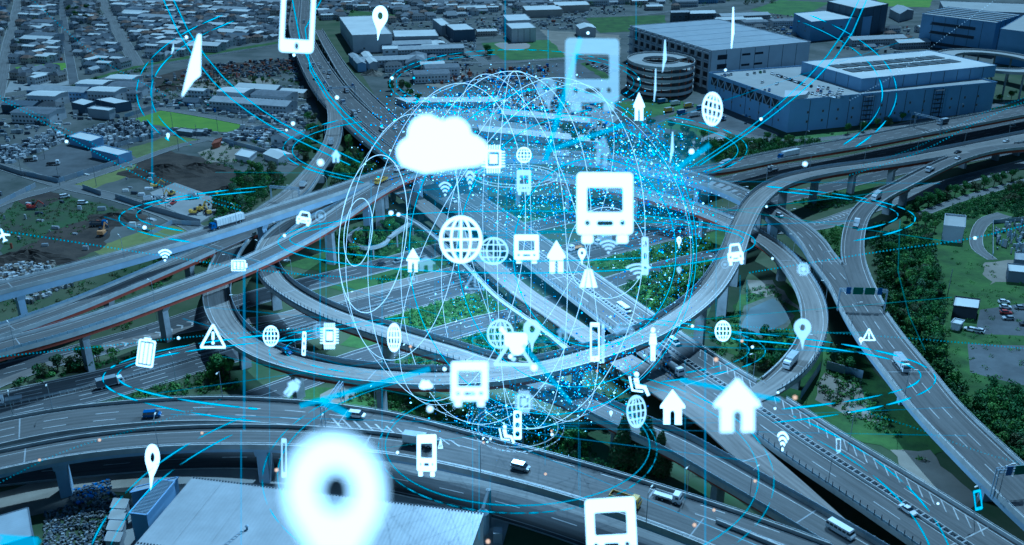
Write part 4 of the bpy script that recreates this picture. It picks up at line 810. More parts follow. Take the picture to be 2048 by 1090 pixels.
# multi-storey depot (open bays on the left face, their shade painted as dark sheets)
W2, w2p = building('multistorey_depot', (1424, 102), (1621, 84), (1260, 52), 29, 'large multi-storey depot with pale metal roof and open truck bays', 'warehouse', 'wall_white', 'roof_sheet_grey', panels=13, parapet=.6, win=None)
A, B, C2, C = q4((1424, 102), (1621, 84), (1260, 52), 29)
d = (C-A); L_ = d.length; d /= L_; n = Vector((d.y, -d.x, 0)); n = n if n.dot(-A) > 0 else -n
for k in range(13):
    p = A+d*(L_*k/13+.6); b = MB(); b.beam((p.x+n.x*1.2, p.y+n.y*1.2, 0), (p.x+n.x*1.2, p.y+n.y*1.2, 28.9), 1.3, 1.3); b.build('column', 'wall_grey', W2)
for lv in range(4):
    for k in range(12):
        p = A+d*(L_*k/13+1.6); q = A+d*(L_*(k+1)/13-.4); b = MB(); z = 2+lv*6.6
        b.quad(*[Vector((v.x+n.x*.06, v.y+n.y*.06, zz)) for v, zz in ((p, z), (q, z), (q, z+4.4), (p, z+4.4))]); b.build('open_bay', 'opening_shade', W2)
    p = A+n*.9; q = C+n*.9; b = MB(); b.beam((p.x, p.y, 6.9+lv*6.6), (q.x, q.y, 6.9+lv*6.6), 1.7, 1.2); b.build('floor_edge', 'wall_grey', W2)
dr = (B-A).normalized(); nr = Vector((dr.y, -dr.x, 0)); nr = nr if nr.dot(-A) > 0 else -nr
for u, z, wd, ht in ((.06, 22, 9, 3.4), (.06, 15, 9, 3.4), (.06, 8, 9, 3.4), (.30, 23.5, 8, 1.4), (.43, 23.5, 8, 1.4), (.30, 15.5, 8, 1.4), (.43, 15.5, 8, 1.4)):
    p = A+dr*((B-A).length*u)+nr*.08; q = p+dr*wd; b = MB()
    b.quad(*[Vector((v.x, v.y, zz)) for v, zz in ((p, z), (q, z), (q, z+ht), (p, z+ht))]); b.beam((p.x, p.y, z-.1), (q.x, q.y, z-.1), .3, .2); b.build('louvred_opening', 'opening_shade', W2)
for k in range(1, 6): # roof seams
    b = MB(); p = A+(C-A)*k/6; q = B+(C2-B)*k/6; b.beam(p+Vector((0, 0, .08)), q+Vector((0, 0, .08)), .8, .15); b.build('roof_seam', 'steel_grey', W2)
unparent_fix(W2)
# spiral truck ramp in front of it
cx = P(1320, 190, 0); RP = empty('spiral_ramp', (cx.x, cx.y, 0), 'five level spiral truck ramp joined to the multi-storey depot', 'ramp')
RX, RY = 25, 36; cen = P(1322, 121, 22)
def oval(b, rx, ry, rx2, ry2, z, t, m=0, a0=0, a1=2*math.pi, n=56):
    st = len(b.v)
    for i in range(n+1):
        a = a0+(a1-a0)*i/n
        for (qx, qy, zz) in ((rx, ry, z), (rx2, ry2, z), (rx2, ry2, z-t), (rx, ry, z-t)): b.v.append((cen.x+math.cos(a)*qx, cen.y+math.sin(a)*qy, zz))
    for i in range(n):
        for j in range(4): k = (j+1) % 4; b.f.append((st+4*i+j, st+4*i+k, st+4*i+4+k, st+4*i+4+j)); b.m.append(m)
for lv, z in enumerate((22, 17.2, 12.4, 7.6, 2.8)):
    b = MB(); oval(b, 14, 15, 24.6, 33, z, .7, a0=.4, a1=5.9 if lv == 0 else 6.7); b.build('ramp_deck', 'roof_deck', RP)
    b = MB(); oval(b, 24.7, 33.1, 25.1, 33.5, z+1.3, 2.2); b.build('outer_parapet', 'pale_concrete', RP)
    b = MB(); oval(b, 13.5, 14.5, 13.9, 14.9, z+1.0, 1.6, a0=.4, a1=5.9); b.build('inner_parapet', 'pale_concrete', RP)
for i in range(22):
    a = 2*math.pi*i/22; x = cen.x+math.cos(a)*23.6; y = cen.y+math.sin(a)*31.8; b = MB(); b.beam((x, y, 0), (x, y, 21.2), .7, .7); b.build('steel_column', 'rust', RP)
unparent_fix(RP)
# logistics centre with roof parking
LC, lp = building('logistics_centre', (1581, 203), (1993, 166), (1418, 147), 20, 'long logistics building with cars parked on its roof deck', 'warehouse', 'wall_blue', 'roof_deck', panels=14, parapet=1.1, win=(3, 15, 12, 2, 1.3, 1.5))
A, B, C2, C = q4((1581, 203), (1993, 166), (1418, 147), 20)
# upper hall standing on the deck
a3, b3, c3 = P(1724, 158, 28), P(1993, 131, 28), P(1604, 124, 28)
U, up = building('upper_hall', a3, b3, c3, 28, 'pale upper hall with dark solar panels standing on the logistics building', 'warehouse', 'wall_blue', 'roof_white', base=20.01, px=False, panels=12, parapet=.4)
e1_ = (b3-a3); e2_ = (c3-a3)
for r_i in range(2):
    for k in range(10):
        u0 = .07+.083*k; v0 = .30+.24*r_i; b = MB()
        q = [a3+e1_*u+e2_*v+Vector((0, 0, .35)) for u, v in ((u0, v0), (u0+.07, v0), (u0+.07, v0+.17), (u0, v0+.17))]
        b.prism([(p.x, p.y) for p in q], 28.2, 28.5); b.build('solar_panel', 'panel_dark', U)
unparent_fix(U)
d = (C-A); L_ = d.length; d /= L_; n = Vector((d.y, -d.x, 0)); n = n if n.dot(-A) > 0 else -n
for k in range(9):
    p = A+d*(L_*(.12+.095*k)); q = A+d*(L_*(.12+.095*k+.08)); b = MB()
    b.quad(*[Vector((v.x+n.x*.07, v.y+n.y*.07, zz)) for v, zz in ((p, 13), (q, 13), (q, 18.4), (p, 18.4))]); b.build('open_bay', 'opening_shade', LC)
    b = MB(); m1 = (p+q)/2
    for a_, c_ in ((p, m1), (q, m1)): b.beam((a_.x+n.x*.2, a_.y+n.y*.2, 18.3), (c_.x+n.x*.2, c_.y+n.y*.2, 13.1), .45, .45)
    b.build('brace', 'wall_grey', LC)
b = MB(); q = [P(*p, 23) for p in ((1568, 196), (1612, 190), (1618, 183), (1570, 182))]; b.prism([(p.x, p.y) for p in q], 20.01, 23.5); b.build('stair_block', 'wall_white', LC)
for u in (.335, .68):
    dd = (B-A); p = A+dd*u; nn = Vector((dd.y, -dd.x, 0)).normalized(); nn = nn if nn.dot(-A) > 0 else -nn; b = MB()
    for z in range(1, 20, 3): b.beam((p.x+nn.x*1.5, p.y+nn.y*1.5, z), (p.x+nn.x*1.5+dd.normalized().x*7, p.y+nn.y*1.5+dd.normalized().y*7, z), 2.4, .2)
    for s_ in (0, 7):
        for w_ in (.4, 2.6): x = p+dd.normalized()*s_+nn*w_; b.beam((x.x, x.y, 0), (x.x, x.y, 20), .25, .25)
    b.build('fire_stair', 'dark_steel', LC)
unparent_fix(LC)
c = P(1985, 122, 20); cen = Vector((c.x, c.y, 0)); RP2 = empty('curved_ramp', (c.x, c.y, 0), 'oval truck ramp at the right end of the logistics building', 'ramp')
b = MB(); oval(b, 26, 34, 38, 50, 20, .8); b.build('ramp_deck', 'roof_deck', RP2); b = MB(); oval(b, 38.1, 50.1, 38.5, 50.5, 21.2, 2); b.build('outer_parapet', 'pale_concrete', RP2)
b = MB(); oval(b, 25.5, 33.5, 25.9, 33.9, 21, 1.8); b.build('inner_parapet', 'pale_concrete', RP2)
for i in range(20):
    a = 2*math.pi*i/20; x = cen.x+math.cos(a)*36; y = cen.y+math.sin(a)*48; b = MB(); b.beam((x, y, 0), (x, y, 19.2), 1, 1); b.build('column', 'concrete', RP2)
unparent_fix(RP2)
# yard walls
WALLS = [([(45, 350), (117, 366), (262, 319)], 2.6, 'around the dark asphalt yard'), ([(230, 296), (346, 263)], 2.8, 'behind the bumpy field'), ([(231, 397), (300, 420), (402, 449)], 2.6, 'below the digger yard'), ([(166, 378), (203, 391)], 2.5, 'at the corner of the olive field'),
 ([(250, 236), (320, 214)], 2.8, 'above the left end of the bright green field'), ([(423, 217), (502, 232)], 2.6, 'behind the far edge of the bright green field'), ([(510, 234), (543, 245)], 2.6, 'right of the bright green field'), ([(0, 410), (72, 374)], 2.5, 'along the lane at far left'),
 ([(300, 472), (345, 448), (402, 452)], 2.2, 'around the small yard above the highest viaduct'), ([(440, 282), (520, 303), (590, 325)], 2.4, 'along the lane below the parked cars'), ([(154, 222), (240, 236)], 2.5, 'in front of the pale roofed units'), ([(0, 336), (48, 352)], 2.5, 'at left edge of the asphalt yard'),
 ([(505, 262), (541, 255)], 2.4, 'beside the car park near the office'), ([(1985, 515), (1985, 448), (2060, 440)], 2, 'around the substation at right'), ([(20, 690), (200, 640)], 1.6, 'behind the low red ramp at left'), ([(1640, 740), (1600, 800)], 3, 'left of the bushy plot between the roads'), ([(1652, 738), (1725, 758)], 3, 'above the bushy plot between the roads')]
for pts_, h, lb in WALLS:
    w_ = [P(*p) for p in pts_]; r = empty('yard_wall', tuple(w_[0]), 'pale panel wall '+lb, 'wall', 'panel walls around the yards')
    for a, b_ in zip(w_, w_[1:]):
        L_ = (b_-a).length; n = max(1, int(L_/4))
        for k in range(n):
            p = a+(b_-a)*k/n; q = a+(b_-a)*((k+.985)/n); b = MB(); hh = h+random.uniform(-.06, .06)
            b.beam((p.x, p.y, hh/2), (q.x, q.y, hh/2), .14, hh); b.build('wall_panel', random.choice(['wall_grey', 'steel_grey', 'wall_grey']), r)
    unparent_fix(r)
# ================================================================ town of small houses and sheds
OCC = []   # (x, y, r) taken by named buildings
for o in list(COL.objects):
    if o.type == 'EMPTY' and o.get('category') not in ('viaduct', 'footbridge', 'wall', None):
        bb = [c.matrix_local @ Vector(v) for c in o.children for v in c.bound_box]
        pts = [o.matrix_basis @ p for p in bb]
        if pts: OCC.append((min(p.x for p in pts), max(p.x for p in pts), min(p.y for p in pts), max(p.y for p in pts)))
FREE = [[(264, 240), (322, 221), (508, 248), (455, 264), (348, 258)], [(30, 132), (136, 123), (134, 139), (33, 147)], [(955, 76), (1240, 70), (1240, 165), (960, 125)], [(690, 60), (760, 55), (800, 30), (700, 20)],
 [(1500, 20), (1560, -20), (1900, -40), (1860, 17), (1600, 37)], [(330, 160), (600, 112), (600, 165), (400, 185)], [(1170, 30), (1380, 30), (1330, 60), (1200, 66)], [(150, 160), (600, 70), (600, 90), (160, 175)]]
FREE = [[(P(*q).x, P(*q).y) for q in f] for f in FREE]
def clear(x, y, r, roads=True):
    for a, b_, c, d in OCC:
        if a-r < x < b_+r and c-r < y < d+r: return False
    if any(inpoly(x+dx*r, y+dy*r, f) for f in FREE for dx, dy in ((0, 0), (1, 0), (-1, 0), (0, 1), (0, -1))): return False
    if roads:
        for rd in ROADS.values():
            d2 = (rd.p[:, 0]-x)**2+(rd.p[:, 1]-y)**2; k = int(d2.argmin())
            if math.sqrt(d2[k]) < rd.p[k, 3]/2+r: return False
    return True
def house_meshes(w_, d_, h, g, wall, roof, hip):
    a = MB(); P4 = [(-w_/2, -d_/2), (w_/2, -d_/2), (w_/2, d_/2), (-w_/2, d_/2)]
    for i in range(4):
        p, q = P4[i], P4[(i+1) % 4]; a.quad((*p, 0), (*q, 0), (*q, h), (*p, h))
    rx = w_/2 if not hip else w_/2-d_*.35
    if not hip:
        for s in (-1, 1): a.tri((s*w_/2, -d_/2*s, h), (s*w_/2, d_/2*s, h), (s*w_/2, 0, h+g))
    r = MB(); o = .45; wx, wy = w_/2+o, d_/2+o; R0, R1 = (-rx-(0 if hip else o), 0, h+g), (rx+(0 if hip else o), 0, h+g); zz = h-.12
    r.quad((-wx, -wy, zz), (wx, -wy, zz), R1, R0); r.quad((wx, wy, zz), (-wx, wy, zz), R0, R1)
    if hip: r.tri((wx, -wy, zz), (wx, wy, zz), R1); r.tri((-wx, wy, zz), (-wx, -wy, zz), R0)
    v = MB()
    for i in range(int(w_/2.6)):
        x = -w_/2+1.3+i*2.6
        for z in ([1, 3.8] if h > 4.5 else [1]): v.box((x, -d_/2-.02, z), (1.3, .08, 1.2))
    for z in ([1, 3.8] if h > 4.5 else [1]): v.box((w_/2+.02, 0, z), (.08, 1.4, 1.2)); v.box((-w_/2-.02, 0, z), (.08, 1.4, 1.2))
    out = []
    for nm, mb, m_ in (('wall', a, wall), ('roof', r, roof), ('windows', v, 'panel_dark')):
        me = bpy.data.meshes.new(nm); me.from_pydata(mb.v, [], mb.f); me.materials.append(M[m_]); out.append((nm, me, mb))
    return out
HV = []
for w_, d_, h, g, wl, rf, hip, lb in ((10, 7.5, 5.4, 2.2, 'wall_white', 'tile_grey', False, 'white walled house with grey gabled roof'), (9, 8, 5.6, 2.2, 'wall_cream', 'tile_dark', True, 'cream walled house with black hipped roof'),
   (12, 8, 3.2, 2, 'wall_grey', 'tile_blue', False, 'low grey house with blue tiled roof'), (9, 7, 5.4, 2, 'wall_cream', 'tile_brown', True, 'cream walled house with brown hipped roof'),
   (14, 9, 5.5, 2.4, 'wall_white', 'tile_dark', True, 'large white house with black hipped roof'), (11, 7, 3.5, 1.6, 'wall_white', 'tile_pale', False, 'low white house with pale roof'),
   (8, 7, 6, 1.8, 'wall_grey', 'tile_grey', True, 'grey walled house with grey hipped roof'), (13, 8, 6, .8, 'wall_white', 'roof_white', False, 'white flat house with nearly flat pale roof')):
    HV.append((house_meshes(w_, d_, h, g, wl, rf, hip), lb, max(w_, d_)))
SV = []
for w_, d_, h, g, wl, rf, lb in ((34, 14, 6, 2.2, 'wall_grey', 'roof_white', 'long grey shed with white roof'), (46, 15, 6.5, 2.4, 'wall_blue', 'tile_pale', 'long blue-grey shed with pale roof'), (24, 14, 6, 1.8, 'wall_navy', 'tile_blue', 'navy shed with blue-grey roof'),
   (20, 12, 5, 1.4, 'wall_cream', 'roof_white', 'short cream shed with white roof'), (60, 16, 6, 2.2, 'wall_grey', 'tile_pale', 'very long grey shed with pale roof'), (28, 18, 7, 1.2, 'wall_white', 'tile_grey', 'white workshop with grey roof'), (22, 16, 8, .8, 'wall_white', 'roof_white', 'white flat roofed workshop')):
    SV.append((house_meshes(w_, d_, h, g, wl, rf, False), lb, max(w_, d_)))
AREAS = (('upper left town', [(-60, -30), (590, -30), (585, 75), (420, 105), (280, 132), (150, 160), (-60, 190)], 'h', math.radians(-17), 11.5, .22, 'in the far town at left'),
 ('top centre', [(630, -30), (1250, -30), (1250, 8), (1000, 22), (880, 40), (790, 50), (640, 40)], 'h', math.radians(14), 12.5, .16, 'in the far town at top centre'),
 ('top right', [(1250, -30), (1560, -30), (1500, 12), (1440, 20), (1270, 25)], 's', math.radians(10), 34, .7, 'in the far fields at top right'),
 ('left industry', [(-60, 195), (150, 172), (300, 150), (330, 180), (330, 205), (240, 215), (140, 235), (-60, 290)], 's', math.radians(-10), 27, .9, 'in the yards at far left'),
 ('middle industry', [(330, 185), (590, 150), (610, 210), (500, 230), (340, 210)], 's', math.radians(-16), 27, .75, 'between the scrapyard and the green field'),
 ('centre industry', [(790, 100), (980, 60), (985, 120), (860, 170), (760, 140)], 's', math.radians(12), 30, .6, 'in the yards right of the far expressway'),
 ('behind depot', [(1440, 35), (1620, 50), (1600, 75), (1450, 55)], 's', math.radians(14), 34, .8, 'behind the multi-storey depot'),
 ('right of depot', [(1760, 60), (1850, 55), (1840, 100), (1700, 100)], 's', math.radians(14), 34, .6, 'before the shaded depots at upper right'))
def put(var, x, y, rz, label, cat, group):
    e = empty('house' if cat == 'house' else 'shed', (x, y, 0), label, cat, group, rz)
    for nm, me, _ in var[0]: link(nm, me, e, 'stuff' if nm == 'windows' else None)
cand = []
for nm, poly, kind, rz, sp, pshed, where in AREAS:
    wp = [(P(*q).x, P(*q).y) for q in poly]; x0, x1 = min(p[0] for p in wp), max(p[0] for p in wp); y0, y1 = min(p[1] for p in wp), max(p[1] for p in wp)
    ca, sa = math.cos(rz), math.sin(rz); cx, cy = (x0+x1)/2, (y0+y1)/2; R_ = math.hypot(x1-x0, y1-y0)/2; n = int(R_/sp)+1; shadow = []
    for j in range(-n, n+1):
        i = -n*1.0
        while i < n:
            big = random.random() < pshed; var = random.choice(SV if (big and kind == 's') or (big and random.random() < .35) else HV)
            u = i*sp+random.uniform(-1, 1); v = j*sp*.82+random.uniform(-1.5, 1.5)
            i += max(1, (var[2]+3)/sp)
            if random.random() < .06: continue
            u += var[2]/2; x = cx+u*ca-v*sa; y = cy+u*sa+v*ca
            if not inpoly(x, y, wp) or not clear(x, y, var[2]*.45): continue
            px, py = proj((x, y, 3))
            if px < -30 or px > 2078 or py < -12: continue
            r2 = rz if random.random() < .8 or var[2] > 16 else rz+math.pi/2
            cand.append((math.hypot(x, y), var, x, y, r2, where))
cand.sort(key=lambda c: c[0]); nh = ns = 0; mass = {}
far_v, far_f, far_m = [], [], []; mlist = []
for _, var, x, y, r2, where in cand:
    shed = var in SV
    if shed and ns < 160: put(var, x, y, r2, var[1]+' '+where, 'shed', 'sheds '+where); ns += 1
    elif not shed and nh < 300: put(var, x, y, r2, var[1]+' '+where, 'house', 'houses '+where); nh += 1
    else:
        ca, sa = math.cos(r2), math.sin(r2)
        for nm, me, mb in var[0]:
            mn = me.materials[0].name
            if mn not in mlist: mlist.append(mn)
            k = len(far_v); far_v += [(x+a*ca-b_*sa, y+a*sa+b_*ca, c) for a, b_, c in mb.v]; far_f += [tuple(k+q for q in f) for f in mb.f]; far_m += [mlist.index(mn)]*len(mb.f)
if far_v:
    b = MB(); b.v, b.f, b.m = far_v, far_f, far_m; b.build('far_houses', mlist, None, 'stuff')
# ================================================================ vegetation
def leaf_cloud(n, blobs, size, rng):
    """small leaf faces spread through a cluster of lobes; returns vertices and faces"""
    bl = np.array(blobs); wgt = bl[:, 3]**2; ch = rng.choice(len(bl), n, p=wgt/wgt.sum()); v = rng.normal(size=(n, 3)); v /= np.linalg.norm(v, axis=1)[:, None]
    rad = rng.uniform(.55, 1.06, n)**.6; c = bl[ch, :3]+v*(bl[ch, 3]*rad)[:, None]*np.array([1, 1, .8])
    nr = v+rng.normal(scale=.5, size=(n, 3)); nr /= np.linalg.norm(nr, axis=1)[:, None]
    u = np.cross(nr, rng.normal(size=(n, 3))); u /= np.linalg.norm(u, axis=1)[:, None]; w_ = np.cross(nr, u)
    s = size*rng.uniform(.5, 1.3, n)[:, None]
    q = np.stack([c-u*s-w_*s*.6, c+u*s-w_*s*.6, c+u*s*.7+w_*s*.7, c-u*s*.7+w_*s*.7], 1)
    return q.reshape(-1, 3)
def quads_mesh(name, v, mats, mi=None):
    n = len(v)//4; me = bpy.data.meshes.new(name); me.vertices.add(len(v)); me.vertices.foreach_set('co', v.astype(np.float32).ravel())
    me.loops.add(4*n); me.loops.foreach_set('vertex_index', np.arange(4*n, dtype=np.int32)); me.polygons.add(n)
    me.polygons.foreach_set('loop_start', np.arange(0, 4*n, 4, dtype=np.int32))
    for m_ in mats: me.materials.append(M[m_])
    if mi is not None: me.polygons.foreach_set('material_index', mi.astype(np.int32))
    me.update(calc_edges=True); return me
LEAF = ['leaf_mid', 'leaf_dark', 'leaf_light', 'leaf_olive', 'leaf_grey']
TV = []
for i in range(9):
    rg = np.random.default_rng(50+i); h = rg.uniform(5.5, 8.5); R_ = rg.uniform(2.4, 3.4); blobs = []
    for k in range(10):
        a = rg.uniform(0, 6.28); q = rg.uniform(0, .75)*R_; blobs.append((math.cos(a)*q, math.sin(a)*q, h-R_*rg.uniform(.1, 1.1), rg.uniform(.34, .58)*R_))
    v = leaf_cloud(1300, blobs, .27, rg); mi = (rg.random(1300) < .25).astype(int)
    me = quads_mesh('crown', v, [LEAF[i % 5], LEAF[(i+1) % 5]], mi)
    t = MB(); t.tube((0, 0, -.2), (.1, .1, h*.55), .26, 6, r2=.15)
    for k in range(4):
        a = k*1.6+i; t.tube((.05, .05, h*.4), (math.cos(a)*R_*.5, math.sin(a)*R_*.5, h*.72), .12, 5, r2=.04)
    tm = bpy.data.meshes.new('trunk'); tm.from_pydata(t.v, [], t.f); tm.materials.append(M['bark']); TV.append((me, tm, h))
rg = np.random.default_rng(99); blobs = [(rg.uniform(-.7, .7)*(1-k/16), rg.uniform(-.7, .7)*(1-k/16), 2.2+k*.88, 3.9*(1-k/18)) for k in range(15)]
CON = []
me = quads_mesh('crown', leaf_cloud(6500, blobs, .3, rg), ['leaf_olive', 'leaf_dark'], (rg.random(6500) < .5).astype(int)); t = MB(); t.tube((0, 0, 0), (0, 0, 12), .35, 7, r2=.08)
tm = bpy.data.meshes.new('trunk'); tm.from_pydata(t.v, [], t.f); tm.materials.append(M['bark']); CON = (me, tm, 15)
NT = [0]
TDESC = ['mid green', 'dark green', 'light green', 'olive green', 'grey green']
def tree(x, y, where, var=None, s=1.0, name='tree', label=None):
    if NT[0] >= 300: return
    i = random.randrange(9) if var is None else var; me, tm, h = TV[i] if var != 'con' else CON; NT[0] += 1
    e = empty(name, (x, y, 0), label or (TDESC[i % 5]+' leafy tree '+where), 'tree', 'trees '+where if not label else None, random.uniform(0, 6.28)); e.scale = (s,)*3
    link('crown', me, e); link('trunk', tm, e)
def scatter(poly, n, where, smin=.7, smax=1.2, low=True, mn=1.5, vars_=None):
    w_ = [(P(*q).x, P(*q).y) for q in poly]; xs = [p[0] for p in w_]; ys = [p[1] for p in w_]; k = t = 0
    while k < n and t < n*25:
        t += 1; x = random.uniform(min(xs), max(xs)); y = random.uniform(min(ys), max(ys))
        if not inpoly(x, y, w_): continue
        if not tree_ok(x, y, 1.6): continue
        tree(x, y, where, random.choice(vars_) if vars_ else None, random.uniform(smin, smax)); k += 1
def tree_ok(x, y, r, hmax=9):
    for rd in ROADS.values():
        d2 = (rd.p[:, 0]-x)**2+(rd.p[:, 1]-y)**2; k = int(d2.argmin())
        if rd.p[k, 2] < 14 and math.sqrt(d2[k]) < rd.p[k, 3]/2+r: return False
    return not any(a-1 < x < b_+1 and c-1 < y < d+1 for a, b_, c, d in OCC)
for x_, y_, s_, lb in ((1245, 930, 1.05, 'tall brownish conifer left of the pair beside the lower viaducts'), (1290, 938, 1.1, 'tallest dark conifer in the grove beside the lower viaducts'), (1318, 948, .9, 'shorter conifer right of the pair beside the lower viaducts')):
    p = P(x_, y_); tree(p.x, p.y, '', 'con', s_, 'conifer', lb)
scatter([(430, 430), (470, 345), (560, 345), (575, 360), (520, 400), (460, 450)], 16, 'left of the curved ramp')
scatter([(648, 330), (700, 285), (775, 350), (700, 378), (620, 400)], 20, 'between the curved ramp and the expressway')
scatter([(616, 235), (640, 235), (648, 275), (640, 318), (606, 335), (590, 318), (616, 290)], 14, 'right of the white office')
scatter([(690, 470), (790, 450), (810, 500), (700, 530)], 10, 'inside the small spiral of the footbridge', .6, .9)
scatter([(320, 505), (430, 500), (420, 545), (330, 565)], 9, 'between the viaducts at left')
scatter([(1030, 640), (1110, 650), (1190, 715), (1060, 735)], 8, 'beneath the loop in the centre', .6, 1)
scatter([(1290, 560), (1430, 535), (1420, 590), (1340, 640), (1300, 600)], 16, 'between the expressway and the loop', .5, .9)
scatter([(1080, 865), (1210, 860), (1230, 910), (1120, 905)], 8, 'above the lower viaducts', .7, 1)
scatter([(1330, 925), (1420, 960), (1530, 1040), (1480, 1060), (1370, 980)], 12, 'in the ditch between lower viaducts and ramp', .5, .8, vars_=[2, 4, 7])
scatter([(1760, 500), (1850, 470), (1880, 600), (1880, 740), (1940, 880), (1890, 890), (1830, 740), (1790, 620)], 36, 'in the belt right of the merging road', .55, .95)
scatter([(1740, 420), (1850, 420), (1890, 440), (1870, 480), (1745, 500)], 10, 'near the utility block', .6, .95)
scatter([(1470, 685), (1560, 665), (1580, 715), (1540, 745), (1470, 725)], 9, 'below the pond', .6, .95)
scatter([(1610, 700), (1680, 700), (1720, 760), (1640, 745)], 5, 'right of the curved ramp end', .5, .8)
scatter([(1390, 285), (1480, 275), (1640, 285), (1640, 308), (1440, 330)], 20, 'along the elevated road by the logistics building', .7, 1)
scatter([(1270, 260), (1370, 262), (1390, 300), (1300, 305)], 9, 'behind the particle cloud', .8, 1.2)
scatter([(1120, 265), (1200, 275), (1190, 300), (1110, 290)], 5, 'beside the flat roofed sheds at centre', .8, 1.2)
scatter([(750, 175), (820, 180), (840, 215), (800, 215)], 8, 'right of the far expressway', .9, 1.2)
scatter([(400, 715), (470, 715), (490, 760), (420, 755)], 7, 'left under the loop', .7, 1.1)
scatter([(30, 755), (160, 715), (230, 705), (180, 745)], 7, 'along the at-grade road at lower left', .6, .9)
scatter([(2000, 850), (2060, 840), (2060, 960), (1960, 900)], 8, 'at the right edge', .6, .9)
scatter([(1990, 370), (2060, 350), (2060, 430), (1990, 420)], 6, 'at the right edge near the park lane', .6, .9)
scatter([(350, 175), (520, 160), (570, 180), (420, 200)], 10, 'around the sand heap', .5, .9)
scatter([(965, 95), (985, 108), (985, 125), (965, 120)], 5, 'beside the ball field', .8, 1.2)
scatter([(120, 22), (180, 20), (190, 45), (130, 48)], 8, 'in the dark grove of the far town', 1, 1.4)
for rdn, o, n, a, c, wh in (('park_road', 4.5, 11, (1850, 428), (2048, 363), 'in the row along the park lane'), ('side_street', 4.6, 14, (1680, 270), (2040, 200), 'in the row in front of the logistics building')):
    R = ROADS[rdn]; ia, ic = R.near(*a)[0], R.near(*c)[0]
    for k in range(n):
        p = R.at(ia+(ic-ia)*(k+.5)/n, o+random.uniform(-.5, .5)); tree(p.x, p.y, wh, random.choice((0, 3, 5)), random.uniform(.75, .95))
def shrubs(name, poly, dens, h, mats, size=.24, cell=2.0, leaves=60, pad=1.2):
    w_ = [(P(*q).x, P(*q).y) for q in poly]; xs = [p[0] for p in w_]; ys = [p[1] for p in w_]; allv = []; allm = []; y = min(ys)
    rg = np.random.default_rng(int(abs(xs[0])*7) % 9999)
    while y < max(ys):
        x = min(xs)
        while x < max(xs):
            a = x+rg.uniform(-cell/2, cell/2); b_ = y+rg.uniform(-cell/2, cell/2); x += cell
            if rg.random() > dens or not inpoly(a, b_, w_) or not tree_ok(a, b_, pad): continue
            if 0: continue
            r0 = rg.uniform(.5, 1)*cell*.75; hh = h*rg.uniform(.35, 1); bl = [(a+rg.normal()*.5, b_+rg.normal()*.5, hh*rg.uniform(.2, .7), r0*rg.uniform(.5, .9)) for _ in range(3)]
            v = leaf_cloud(leaves, bl, size, rg); allv.append(v); allm.append(np.where(rg.random(leaves) < .2, rg.integers(len(mats)), rg.integers(len(mats))))
        y += cell
    if allv: link(name, quads_mesh(name, np.concatenate(allv), mats, np.concatenate(allm)), None, 'stuff')
shrubs('hedge', [(720, 640), (830, 605), (950, 578), (1000, 590), (1000, 610), (930, 645), (850, 668), (770, 690), (740, 672)], .95, 2.4, ['leaf_mid', 'leaf_light', 'leaf_mid'])
shrubs('bushes', [(660, 470), (800, 440), (860, 470), (820, 510), (680, 540)], .8, 2.2, ['leaf_dark', 'leaf_mid'])
shrubs('bushes', [(1020, 640), (1130, 650), (1240, 730), (1180, 745), (1050, 740)], .8, 2, ['leaf_dark', 'leaf_mid'])
shrubs('bushes', [(1210, 555), (1430, 525), (1440, 560), (1400, 600), (1330, 645), (1280, 610)], .85, 2.4, ['leaf_dark', 'leaf_mid', 'leaf_dark'])
shrubs('bushes', [(1170, 530), (1300, 500), (1440, 480), (1450, 510), (1300, 528), (1230, 545)], .85, 1.5, ['leaf_mid', 'leaf_light'])
shrubs('bushes', [(940, 405), (1050, 400), (1180, 415), (1160, 430), (1060, 450), (1000, 440)], .6, 1.5, ['leaf_mid', 'leaf_light'])
shrubs('hedge', [(660, 588), (800, 545), (860, 530), (870, 537), (760, 568), (670, 600)], .9, 1.1, ['leaf_mid', 'leaf_dark'], cell=1.5, pad=.3)
shrubs('bushes', [(640, 795), (760, 780), (900, 800), (960, 830), (1040, 850), (960, 860), (860, 845), (720, 812)], .85, 2.2, ['leaf_mid', 'leaf_light', 'leaf_olive'])
shrubs('bushes', [(980, 880), (1080, 850), (1200, 855), (1330, 905), (1420, 950), (1540, 1030), (1560, 1070), (1440, 1030), (1300, 965), (1120, 915)], .8, 2.2, ['leaf_dark', 'leaf_mid', 'leaf_light'])
shrubs('bushes', [(1750, 470), (1860, 450), (1890, 600), (1890, 740), (1960, 890), (1920, 940), (1830, 790), (1770, 620)], .85, 2.2, ['leaf_dark', 'leaf_mid', 'leaf_grey'])
shrubs('bushes', [(1830, 420), (2060, 350), (2060, 430), (1960, 435), (1860, 450)], .7, 1.8, ['leaf_dark', 'leaf_mid'])
shrubs('bushes', [(1480, 690), (1570, 665), (1590, 700), (1560, 745), (1470, 725)], .85, 2.0, ['leaf_mid', 'leaf_grey', 'leaf_dark'])
shrubs('bushes', [(1492, 582), (1560, 570), (1612, 618), (1604, 665), (1585, 630), (1545, 588), (1496, 604)], .8, 1.0, ['leaf_mid', 'leaf_grey'])
shrubs('bushes', [(1610, 700), (1690, 695), (1730, 760), (1800, 830), (1790, 880), (1700, 840), (1640, 790)], .75, 1.5, ['leaf_mid', 'leaf_grey', 'leaf_light'])
shrubs('bushes', [(1380, 290), (1640, 275), (1640, 312), (1440, 335)], .85, 2.4, ['leaf_dark', 'leaf_mid'], cell=2.6)
shrubs('bushes', [(1590, 405), (1690, 375), (1770, 362), (1750, 395), (1640, 425)], .8, 1.3, ['leaf_grey', 'leaf_mid'])
